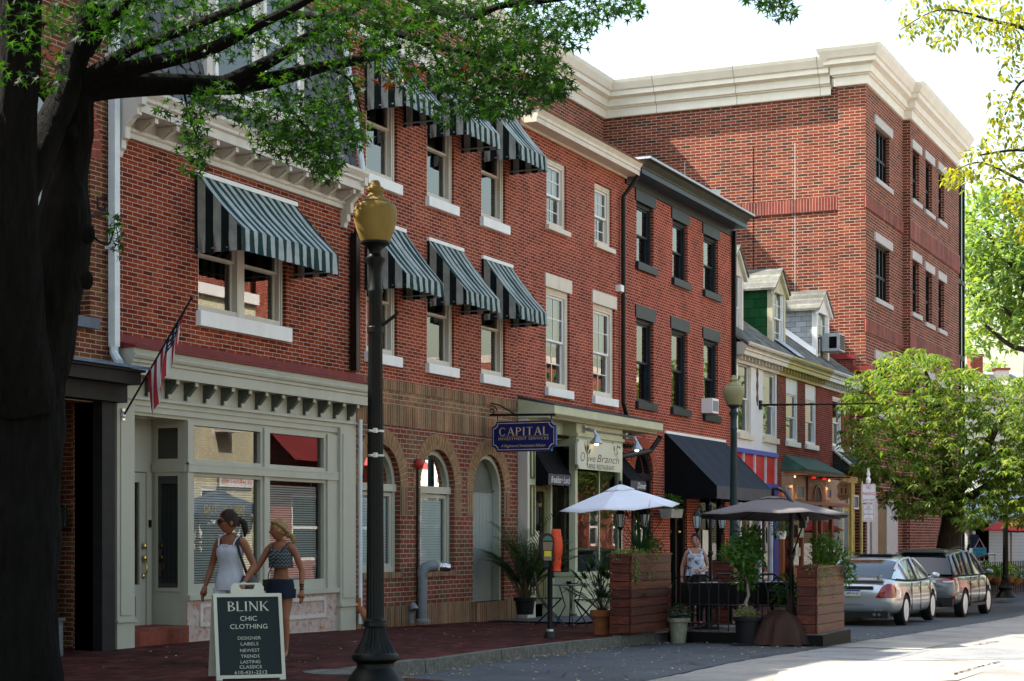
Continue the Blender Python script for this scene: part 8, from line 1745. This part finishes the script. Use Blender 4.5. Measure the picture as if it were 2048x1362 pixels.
# ------------------------------------------------------------------ houses across the street (seen in the window reflections, and throwing sunlight back)
def opp(name, label, x0, x1, h, m, wins, trim, roof=None, doors=(), shopz=None):
    o = thing(name, label, 'building', ((x0+x1)/2,-18.6,.1)); Rm = Matrix.Translation((0,-18.6,0)) @ Matrix.Rotation(math.pi,4,'Z')
    hs_ = [(-b_,-a,c,d) for a,b_,c,d in wins]; w = wall(MB(), -x1, -x0, -.6, h, hs_, rev=.15); w.xform(Rm).build('front_wall', m, o)
    MB().box(x0+.01,x1-.01,-27,-18.9,-.6,h-.02).build('house_block', m, o); MB().box(x0,x1,-27,-18.45,h,h+.35).build('cornice', trim, o)
    f = MB(); g = MB()
    for a,b_,c,d in wins:
        f.box(a,a+.1,-18.72,-18.62,c,d).box(b_-.1,b_,-18.72,-18.62,c,d).box(a+.1,b_-.1,-18.72,-18.62,c,c+.1).box(a+.1,b_-.1,-18.72,-18.62,d-.1,d).box(a+.1,b_-.1,-18.7,-18.63,(c+d)/2-.05,(c+d)/2+.05); g.poly([(b_,-18.7,c),(a,-18.7,c),(a,-18.7,d),(b_,-18.7,d)])
    fo = f.build('windows', M['white'], o); g.build('panes', bpy.data.materials['black_glass'], o); return o
m_pale = brick('painted_brick_cream', [(0,(0.62,0.57,0.40)),(1,(0.70,0.65,0.47))], (0.45,0.41,0.3), wear=.05, stain=.1)
def winrow(xs, zs, w=1.0, h=1.7): return [(x-w/2, x+w/2, z, z+h) for x in xs for z in zs]
oA = opp('cream_house', 'cream painted brick house across the street, mirrored in the grey shopfront', 39, 51.2, 9.4, m_pale, winrow((41,45,48.9), (4.95,), 1.1, 1.75)+winrow((41,45,48.5), (1.0,), 1.6, 2.2), M['white'])
a2 = thing('window_unit', 'boxy white air conditioner in the cream house window opposite', 'air conditioner', (48.9,-18.4,5.0)); MB().box(-.4,.4,-.3,.35,0,.55).build('case', M['white'], a2, local=True); MB().box(-.34,.34,.352,.36,.06,.48).build('grille', M['greydk'], a2, local=True)
bn = thing('lease_banner', 'white and red banner with a telephone number on the cream house opposite', 'banner', (49.6,-18.5,3.25), math.pi); MB().box(-1.0,1.0,-.02,.02,0,.42).build('cloth', M['white'], bn, local=True); t = MB(); text_mb(t, '215-870-1905', .24, Matrix.Translation((0,-.022,.2)), width=1.8, depth=.003); t.build('lettering', m_sr, bn, local=True)
opp('red_roof_shop', 'red brick shop across the street with a red pent roof', 51.22, 62, 10.8, M['brick4'], winrow((53.2,57,60), (5.6,8.2), 1.0, 1.7)+winrow((54.5,58.5), (.8,), 2.6, 2.3), M['white']); 
MB().add([(51.3,-18.58,5.4),(61.9,-18.58,5.4),(61.9,-17.3,4.2),(51.3,-17.3,4.2)],[(0,1,2,3)]).build('pent_roof', M['redflash'], bpy.data.objects['red_roof_shop'])
opp('pale_row_house', 'pale stucco row house farther along across the street', 62.02, 74, 8.2, M['offwhite'], winrow((64,67,70,72.6), (4.6,), 1.1, 1.8)+winrow((64.5,69.5), (.9,), 2.6, 2.3), M['white'])
opp('brick_row_house', 'plain brick row house at the far end across the street', 74.02, 92, 9.6, M['brick3'], winrow((76,79,82,85,88,91), (1.2,4.6), 1.1, 1.8), M['cream'])
for i, (x, y, h) in enumerate(((66,-14.6,8.5),(78,-14.6,9.0),(92,-14.5,9.5))):
    random.seed(60+i); o = thing('kerb_tree', ['first leafy kerb tree across the street, mirrored in the restaurant window','second leafy kerb tree across the street','third leafy kerb tree across the street'][i], 'tree', (x,y,.1), 0, 'kerb trees across the street'); t = MB(); limb(t, [(0,0,0),(.1,0,2),(0,.1,4),(0,0,h*.7)], [.22,.18,.14,.08], 9)
    for q in range(6): a = q*1.05; limb(t, [(0,0,2.6+q*.3),(math.cos(a)*1.2,math.sin(a)*1.2,4+q*.3),(math.cos(a)*2.2,math.sin(a)*2,5.2+q*.35)], [.09,.06,.03], 6)
    t.build('trunk', m_bark2, o, smooth=True, local=True); c = MB()
    for q in range(26): dd = rdir(-.6,1); bush(c, (dd.x*2.4,dd.y*2.2,h*.62+dd.z*2.6), 1.0,1.0,.8, 95, .3)
    c.build('crown', G_mid, o, local=True)
# ------------------------------------------------------------------ people
def skin_obj(name, nodes, edges, m, parent, root=0, sub=2):
    """connected joints with a radius each, grown into one continuous surface"""
    keys = list(nodes); idx = {k: i for i, k in enumerate(keys)}
    me = bpy.data.meshes.new(name); me.from_pydata([nodes[k][0] for k in keys], [(idx[a], idx[b_]) for a, b_ in edges], []); me.update()
    o = bpy.data.objects.new(name, me); COL.objects.link(o); md = o.modifiers.new('skin', 'SKIN'); md.use_smooth_shade = True; md.branch_smoothing = .6
    sv = me.skin_vertices[0].data
    for k in keys:
        r = nodes[k][1]; sv[idx[k]].radius = r if isinstance(r, tuple) else (r, r); sv[idx[k]].use_root = (k == keys[root])
    s = o.modifiers.new('sub', 'SUBSURF'); s.levels = s.render_levels = sub
    apply_mods(o); o.data.materials.clear(); o.data.materials.append(m)
    o.data.polygons.foreach_set('use_smooth', [True]*len(o.data.polygons)); o.parent = parent; return o
def loft(mb, rings, n=28, cap=(True, True), wav=None):
    vs = []
    for q, (cx, cy, z, rx, ry) in enumerate(rings):
        for i in range(n):
            a = 2*math.pi*i/n; f = 1+(wav(q, a) if wav else 0); ca, sa = math.cos(a), math.sin(a); e = .85
            vs.append((cx+rx*f*math.copysign(abs(ca)**e, ca), cy+ry*f*math.copysign(abs(sa)**e, sa), z))
    k = len(rings); fs = [(j*n+i, j*n+(i+1) % n, (j+1)*n+(i+1) % n, (j+1)*n+i) for j in range(k-1) for i in range(n)]
    if cap[0]: fs.append(tuple(range(n-1,-1,-1)))
    if cap[1]: fs.append(tuple((k-1)*n+i for i in range(n)))
    return mb.add(vs, fs)
def hand(mb, wrist, d, palm_n, side, s=1.0, curl=.5):
    d = Vector(d).normalized(); pn = Vector(palm_n); pn = (pn-d*pn.dot(d)).normalized(); sd = d.cross(pn)*side; w = Vector(wrist)
    mb.tube([w-d*.02*s, w+d*.02*s, w+d*.05*s, w+d*.085*s], [.022*s,.03*s,.037*s,.033*s], 10)
    for i, (off, L) in enumerate(((-.028,.062),(-.0095,.075),(.0095,.07),(.027,.055))):
        p = w+d*.08*s+sd*off*s; dd = d.copy(); P = [p.copy()]
        for q in range(3): p = p+dd*(L*s/3*(1.15-.15*q)); P.append(p.copy()); dd = (dd+pn*curl*(.5+.25*q)).normalized()
        mb.tube(P, [.0095*s,.009*s,.008*s,.006*s], 7)
    p = w+d*.03*s-sd*.03*s; mb.tube([p, p+d*.03*s-sd*.02*s+pn*.01*s, p+d*.058*s-sd*.024*s+pn*.02*s], [.012*s,.0105*s,.007*s], 7)
def head(parent, c, yaw, tilt, m_skin, m_hair, style, glasses=False):
    Mh = Matrix.Translation(c) @ Matrix.Scale(1.09, 4) @ Matrix.Rotation(yaw,4,'Z') @ Matrix.Rotation(tilt,4,'X'); mb = MB(); n, m = 28, 22
    for i in range(m+1):
        t = math.pi*i/m; z = -math.cos(t)
        for j in range(n):
            a = 2*math.pi*j/n; x, y = math.sin(t)*math.cos(a), math.sin(t)*math.sin(a)
            zz = z*.118; xx = x*.076; yy = y*.094
            if z < -.1: k = (-.1-z)/.9; xx *= 1-.36*k; yy = yy*(1-.25*k)-(.012*k)
            front = max(0,-y)
            if front > .5:
                nz = math.exp(-((zz+.012)/.026)**2)*math.exp(-(x/.17)**2); yy -= .021*nz*front
                yy += .012*math.exp(-((zz-.016)/.016)**2)*math.exp(-((abs(x)-.42)/.2)**2); yy -= .006*math.exp(-((zz+.058)/.012)**2)*math.exp(-(x/.3)**2); yy -= .008*math.exp(-((zz+.1)/.016)**2)*math.exp(-(x/.3)**2)
            mb.v.append(tuple(Mh @ Vector((xx, yy, zz))))
    for i in range(m):
        for j in range(n): mb.f.append((i*n+j, i*n+(j+1) % n, (i+1)*n+(j+1) % n, (i+1)*n+j)); mb.m.append(0)
    ho = mb.build('head', m_skin, parent, smooth=True, local=True)
    e = MB()
    for sg in (-1,1): e.ball((sg*.077,.012,-.008), .012,.02,.03, 8, 8)
    e.xform(Mh).build('ears', m_skin, ho, smooth=True, local=True)
    e = MB()
    for sg in (-1,1): e.ball((sg*.031,-.083,.014), .0125,.008,.006, 10, 6)
    e.xform(Mh).build('eyes', pm('eye_dark', (0.03,0.022,0.018), .2), ho, smooth=True, local=True)
    e = MB()
    for sg in (-1,1): e.tube([(sg*.016,-.092,.033),(sg*.034,-.089,.038),(sg*.05,-.078,.032)], .0035, 5)
    e.xform(Mh).build('brows', m_hair, ho, local=True); MB().tube([(-.022,-.091,-.057),(-.008,-.099,-.054),(.008,-.099,-.054),(.022,-.091,-.057)], [.003,.0065,.0065,.003], 6).xform(Mh).build('lips', pm('lips', (0.30,0.09,0.08), .45), ho, smooth=True, local=True)
    hb = MB(); vs = []; n2, m2 = 36, 14                       # hair cap with a swept back hairline
    for i in range(m2+1):
        t = i/m2
        for j in range(n2):
            a = 2*math.pi*j/n2; fr = max(0,-math.sin(a)); low = -.045+.13*fr**1.2; zt = .131; zz = zt-(zt-low)*t; k = math.sqrt(max(0.0,1-(max(zz,-.02)/.132)**2)); r = 1+.05*math.sin(j*2.5+i*.3)*.6
            vs.append((.085*k*math.cos(a)*r, .106*k*math.sin(a)*r+.008, zz+.004*math.sin(j*3)))
    hb.add(vs, [(i*n2+j, (i+1)*n2+j, (i+1)*n2+(j+1) % n2, i*n2+(j+1) % n2) for i in range(m2) for j in range(n2)])
    if style == 'ponytail': hb.ball((0,.115,.02), .03,.03,.03, 10, 8); hb.tube([(0,.12,.02),(.01,.16,-.02),(.02,.165,-.09),(.025,.15,-.16)], [.026,.036,.032,.008], 10)
    elif style == 'low': hb.ball((.03,.1,-.055), .045,.045,.04, 12, 8); hb.tube([(.035,.11,-.06),(.05,.14,-.09),(.055,.145,-.14),(.06,.13,-.18)], [.03,.034,.028,.006], 10); hb.tube([(.02,-.075,.10),(.06,-.03,.085),(.084,.03,.03),(.07,.08,-.03)], [.018,.022,.024,.026], 8)
    else: hb.ball((0,.12,.04), .05,.045,.05, 12, 8)
    hb.xform(Mh).build('hair', m_hair, ho, smooth=True, local=True)
    if glasses:
        g = MB()
        for sg in (-1,1): g.ball((sg*.034,-.095,.012), .03,.012,.024, 12, 8); g.tube([(sg*.06,-.09,.018),(sg*.08,.0,.01)], .004, 5)
        g.tube([(-.01,-.1,.018),(.01,-.1,.018)], .005, 5); g.xform(Mh).build('sunglasses', pm('sunglass_black', (0.008,0.008,0.008), .1), ho, smooth=True, local=True)
    return ho
def person(label, loc, rz, H, m_skin, m_hair, J, hd, style, glasses=False, group=None):
    o = thing('person', label, 'person', loc, rz); o.scale = (H/1.7,)*3
    nd = {'pelvis': ((0,0,.95),(.125,.1)), 'waist': ((0,.0,1.10),(.105,.08)), 'chest': ((0,.005,1.27),(.125,.092)), 'neck0': ((0,.01,1.41),.06), 'neck1': ((hd[0]*.5,hd[1]*.5+.005,1.495),.056)}
    ed = [('pelvis','waist'),('waist','chest'),('chest','neck0'),('neck0','neck1')]
    for s, sg in (('r',-1),('l',1)):
        nd['sh'+s] = ((sg*.155,.01,1.375),.052); nd['el'+s] = (J['el'+s],.038); nd['fm'+s] = (tuple(Vector(J['el'+s]).lerp(Vector(J['wr'+s]),.3)),.039); nd['wr'+s] = (J['wr'+s],.023)
        ed += [('neck0','sh'+s),('sh'+s,'el'+s),('el'+s,'fm'+s),('fm'+s,'wr'+s)]
        nd['hp'+s] = ((sg*.085,0,.88),(.088,.09)); nd['th'+s] = (tuple(Vector((sg*.09,0,.86)).lerp(Vector(J['kn'+s]),.45)),.075); nd['kn'+s] = (J['kn'+s],.052); nd['ca'+s] = (tuple(Vector(J['kn'+s]).lerp(Vector(J['an'+s]),.3)+Vector((0,.012,0))),.053); nd['an'+s] = (J['an'+s],.033); a = Vector(J['an'+s]); nd['ft'+s] = (tuple(a+Vector((sg*.01,-.10,-.045))),.034); nd['to'+s] = (tuple(a+Vector((sg*.015,-.17,-.055))),.022)
        ed += [('pelvis','hp'+s),('hp'+s,'th'+s),('th'+s,'kn'+s),('kn'+s,'ca'+s),('ca'+s,'an'+s),('an'+s,'ft'+s),('ft'+s,'to'+s)]
    b = skin_obj('body', nd, ed, m_skin, o)
    head(o, Vector((hd[0],hd[1],1.585)), hd[2], hd[3], m_skin, m_hair, style, glasses)
    for s, sg in (('r',-1),('l',1)):
        mb = MB(); w = Vector(J['wr'+s]); d = (w-Vector(J['el'+s])).normalized(); hand(mb, w, d*.8+Vector(J.get('hd'+s,(0,0,-.3))), J.get('pn'+s,(-sg,.2,0)), sg, 1.05, .45); mb.build('hand', m_skin, o, smooth=True, local=True)
    return o
m_tan = pm('tanned_skin', (0.22,0.085,0.045), .5, .1, 6); m_tan2 = pm('warm_tanned_skin', (0.25,0.095,0.05), .5, .1, 6); m_fair = pm('fair_skin', (0.42,0.22,0.16), .45, .06, 6)
m_hb = pm('brown_hair', (0.022,0.011,0.006), .55, .5, 30, spec=.12); m_hblond = pm('blonde_hair', (0.24,0.15,0.06), .55, .5, 30, spec=.12); m_hk = pm('black_brown_hair', (0.012,0.008,0.007), .55, .3, 30, spec=.1)
m_romp = pm('white_linen', (0.42,0.43,0.48), .85, .14, 7, bmp=.3, bscale=16); m_bag = pm('dark_leather', (0.02,0.014,0.012), .5)
m_crop = pm('grey_print_cloth', (0.045,0.055,0.06), .85, .3, 12)
def zigzag(name, dark, light, fz, fx):
    m, nt, b = new_mat(name); L = nt.links.new; tc = N(nt,'ShaderNodeTexCoord'); sp = N(nt,'ShaderNodeSeparateXYZ'); L(tc.outputs['Object'], sp.inputs[0])
    def mt(op, a, c=None):
        n = N(nt,'ShaderNodeMath',operation=op)
        for i, v in enumerate((a,c)):
            if v is None: continue
            if hasattr(v,'links'): L(v, n.inputs[i])
            else: n.inputs[i].default_value = v
        return n.outputs[0]
    zg = mt('PINGPONG', mt('MULTIPLY', mt('ADD', sp.outputs[0], sp.outputs[1]), fx), 1.0); u = mt('ADD', mt('MULTIPLY', sp.outputs[2], fz), mt('MULTIPLY', zg, .7)); f = mt('GREATER_THAN', mt('FRACT', u), .68)
    L(mixc(nt, f, dark, light), b.inputs['Base Color']); b.inputs['Roughness'].default_value = .85; return m
m_zig = zigzag('zigzag_print', (0.02,0.024,0.027), (0.12,0.135,0.14), 22, 34); m_denim = pm('dark_denim', (0.010,0.014,0.028), .8, .3, 14, dirt=((0.05,0.06,0.10),.66)); m_white_print = pm('black_white_print', (0.50,0.53,0.60), .8, .05, 4, dirt=((0.02,0.025,0.05),.49)); m_blackp = pm('black_trousers', (0.010,0.009,0.010), .8)
def wv(amp, f): return lambda q, a: amp*math.sin(a*f+q*1.3)*.7 + amp*1.3*noise.noise(Vector((math.cos(a)*3, math.sin(a)*3, q*.9+f)))
# woman in the white romper
q1 = at_d(461,1075,19.95)
J = dict(elr=(-.26,.05,1.10), wrr=(-.305,-.03,.865), ell=(.255,.07,1.11), wrl=(.215,-.10,.90), knr=(-.10,-.10,.50), anr=(-.09,-.08,.085), knl=(.085,.06,.49), anl=(.07,.26,.12), hdr=(0,-.1,-.5), hdl=(0,-.3,-.3))
w1 = person('woman with sunglasses and ponytail in a white romper, walking past the grey shopfront', (q1.x,q1.y,sw_z(q1.x,q1.y)), R(-86), 1.72, m_tan, m_hb, J, (-.01,-.03,R(-48),R(4)), 'ponytail', True)
r = MB(); loft(r, [(0,0,.84,.172,.142),(0,0,.90,.170,.14),(0,0,.98,.158,.128),(0,0,1.08,.128,.104),(0,0,1.14,.13,.105),(0,-.012,1.23,.148,.122),(0,-.015,1.29,.146,.122),(0,-.005,1.335,.125,.108)], 40, (False,True), wv(.018,9)); r.build('romper', m_romp, w1, smooth=50, local=True)
s = MB()
for sg in (-1,1): s.tube([(sg*.09,-.105,1.325),(sg*.105,-.07,1.40),(sg*.11,.01,1.435),(sg*.1,.08,1.36)], .009, 6); s.ball((sg*.108,-.02,1.435), .02,.03,.015, 8, 6)
s.build('strap', m_romp, w1, local=True)
s = MB()
for k in range(4): s.ball((0,-.133+abs(k-1.5)*.004,1.28-k*.045), .006,.004,.006, 6, 4)
s.prism([(-.05,1.345),(.0,1.27),(.05,1.345)], 'y', -.128, -.118); s.build('placket', m_romp, w1, local=True)
for sg, kn in ((-1,J['knr']),(1,J['knl'])):
    t = MB(); h0 = Vector((sg*.088,0,.86)); k0 = Vector(kn); c = [h0.lerp(k0, x) for x in (0,.18,.34)]; loft(t, [(v.x,v.y,v.z,.104-.002*i,.11) for i, v in enumerate(c)], 24, (False,False), wv(.02,7)); t.build('romper_leg', m_romp, w1, smooth=True, local=True)
b = MB().tube([(.1,.09,1.36),(.115,.02,1.43),(.125,-.08,1.36),(.17,-.07,1.2),(.2,.02,1.0)], .016, 6); loft(b, [(.21,.05,.74,.05,.13),(.215,.05,.82,.075,.16),(.21,.05,.93,.07,.15),(.2,.05,1.0,.04,.1)], 20); b.build('shoulder_bag', m_bag, w1, smooth=50, local=True)
w_ = Vector(J['wrl']); MB().tube([w_+Vector((0,.01,.03)), w_+Vector((0,.005,.0))], .029, 12).build('watch', m_romp, w1, local=True)
for s_, sg in (('r',-1),('l',1)): a = Vector(J['an'+s_]); MB().box(a.x-.045+sg*.008,a.x+.045+sg*.008,a.y-.20,a.y+.06,a.z-.085,a.z-.07).build('sandal', m_bag, w1, local=True)
# blonde woman in the cropped top
q2 = at_d(562,1075,21.1)
J = dict(elr=(-.29,-.04,1.12), wrr=(-.47,-.10,.93), ell=(.25,.06,1.09), wrl=(.275,-.01,.84), knr=(-.085,.02,.49), anr=(-.07,.20,.11), knl=(.10,-.11,.50), anl=(.10,-.10,.085), hdr=(-.2,-.1,-.3), hdl=(0,-.05,-.5))
w2 = person('blonde woman in a patterned cropped top and denim shorts, behind the sandwich board', (q2.x,q2.y,sw_z(q2.x,q2.y)), R(-80), 1.63, m_tan2, m_hblond, J, (-.02,-.03,R(-52),R(6)), 'low')
r = MB(); loft(r, [(0,0,1.125,.152,.13),(0,-.005,1.18,.146,.124),(0,-.014,1.25,.148,.124),(0,-.012,1.30,.143,.12),(0,-.003,1.345,.118,.104)], 40, (False,True), wv(.02,7)); r.build('cropped_top', m_zig, w2, smooth=50, local=True)
s = MB()
for sg in (-1,1): s.tube([(sg*.085,-.10,1.33),(sg*.105,-.06,1.40),(sg*.108,.02,1.43),(sg*.095,.08,1.36)], .013, 6)
s.build('strap', m_zig, w2, local=True)
r = MB(); loft(r, [(0,0,.80,.168,.145),(0,0,.90,.166,.14),(0,0,.985,.150,.124)], 36, (False,False), wv(.012,8))
r.build('denim_shorts', m_denim, w2, smooth=50, local=True)
for sg, kn in ((-1,J['knr']),(1,J['knl'])):
    t = MB(); h0 = Vector((sg*.088,0,.86)); k0 = Vector(kn); c = [h0.lerp(k0, x) for x in (0,.15,.30)]; loft(t, [(v.x,v.y,v.z,.102,.108) for v in c], 24, (False,False), wv(.025,9)); t.build('shorts_leg', m_denim, w2, smooth=True, local=True)
MB().tube([(.09,.1,1.38),(.105,.0,1.44),(.07,-.11,1.36),(-.02,-.135,1.22),(-.12,-.11,1.05),(-.15,-.05,.97)], .006, 6).box(-.2,-.12,-.1,.08,.84,.98).build('crossbody_bag', m_bag, w2, local=True)
w_ = Vector(J['wrl'])
for k in (0,.03,.055): MB().tube([w_+Vector((0,0,.02+k)), w_+Vector((0,0,.03+k))], .03, 12).build('bracelet', m_blackp, w2, local=True)
for s_, sg in (('r',-1),('l',1)): a = Vector(J['an'+s_]); MB().box(a.x-.045+sg*.008,a.x+.045+sg*.008,a.y-.20,a.y+.06,a.z-.088,a.z-.072).tube([(a.x-.04,a.y-.06,a.z-.05),(a.x+sg*.01,a.y-.11,a.z-.01),(a.x+.05,a.y-.06,a.z-.05)], .008, 6).build('sandal', m_bag, w2, local=True)
# woman on the terrace
q3 = at_d(1391,1075,31.6)
J = dict(elr=(-.24,.08,1.10), wrr=(-.25,.05,.87), ell=(.24,.06,1.10), wrl=(.08,-.15,1.03), knr=(-.09,-.06,.49), anr=(-.09,.0,.085), knl=(.09,.03,.49), anl=(.09,.12,.09), hdl=(-.4,-.2,.1), pnl=(0,.6,-.4))
w3 = person('dark haired woman in a black and white patterned vest on the restaurant terrace', (q3.x,q3.y,sw_z(q3.x,q3.y)), R(-66), 1.62, m_fair, m_hk, J, (0,-.02,R(-18),R(3)), 'bun')
r = MB(); loft(r, [(0,0,.94,.182,.15),(0,0,1.03,.165,.138),(0,0,1.10,.15,.124),(0,-.012,1.22,.156,.13),(0,-.014,1.29,.154,.128),(0,-.003,1.345,.13,.11)], 36, (False,True), wv(.015,6)); r.build('vest', m_white_print, w3, smooth=50, local=True)
s = MB()
for sg in (-1,1): s.tube([(sg*.09,-.105,1.33),(sg*.11,-.06,1.40),(sg*.113,.02,1.43),(sg*.1,.08,1.36)], .018, 6)
s.build('strap', m_white_print, w3, local=True)
r = MB(); loft(r, [(0,0,.82,.18,.155),(0,0,.95,.172,.146)], 30, (False,False)); r.build('waistband', m_blackp, w3, smooth=True, local=True)
for sg, kn, an in ((-1,J['knr'],J['anr']),(1,J['knl'],J['anl'])):
    t = MB(); h0, k0, a0 = Vector((sg*.088,0,.87)), Vector(kn), Vector(an); c = [(h0,.108),(h0.lerp(k0,.5),.096),(k0,.076),(k0.lerp(a0,.5),.068),(a0,.06)]; loft(t, [(v.x,v.y,v.z,rr,rr*1.05) for v, rr in c], 22, (False,False), wv(.015,5)); t.build('trouser_leg', m_blackp, w3, smooth=True, local=True)
b = MB(); loft(b, [(.25,.12,.80,.04,.12),(.26,.12,.9,.07,.16),(.25,.12,1.02,.06,.14)], 18); b.tube([(.12,.08,1.36),(.13,0,1.43),(.18,-.06,1.25),(.25,.06,1.02)], .012, 6); b.build('printed_bag', pm('printed_bag', (0.35,0.3,0.26), .7, .3, 6, dirt=((0.03,0.025,0.025),.5)), w3, smooth=50, local=True)
for s_, sg in (('r',-1),('l',1)): a = Vector(J['an'+s_]); MB().box(a.x-.045,a.x+.045,a.y-.2,a.y+.06,a.z-.085,a.z-.03).build('shoe', m_blackp, w3, local=True)
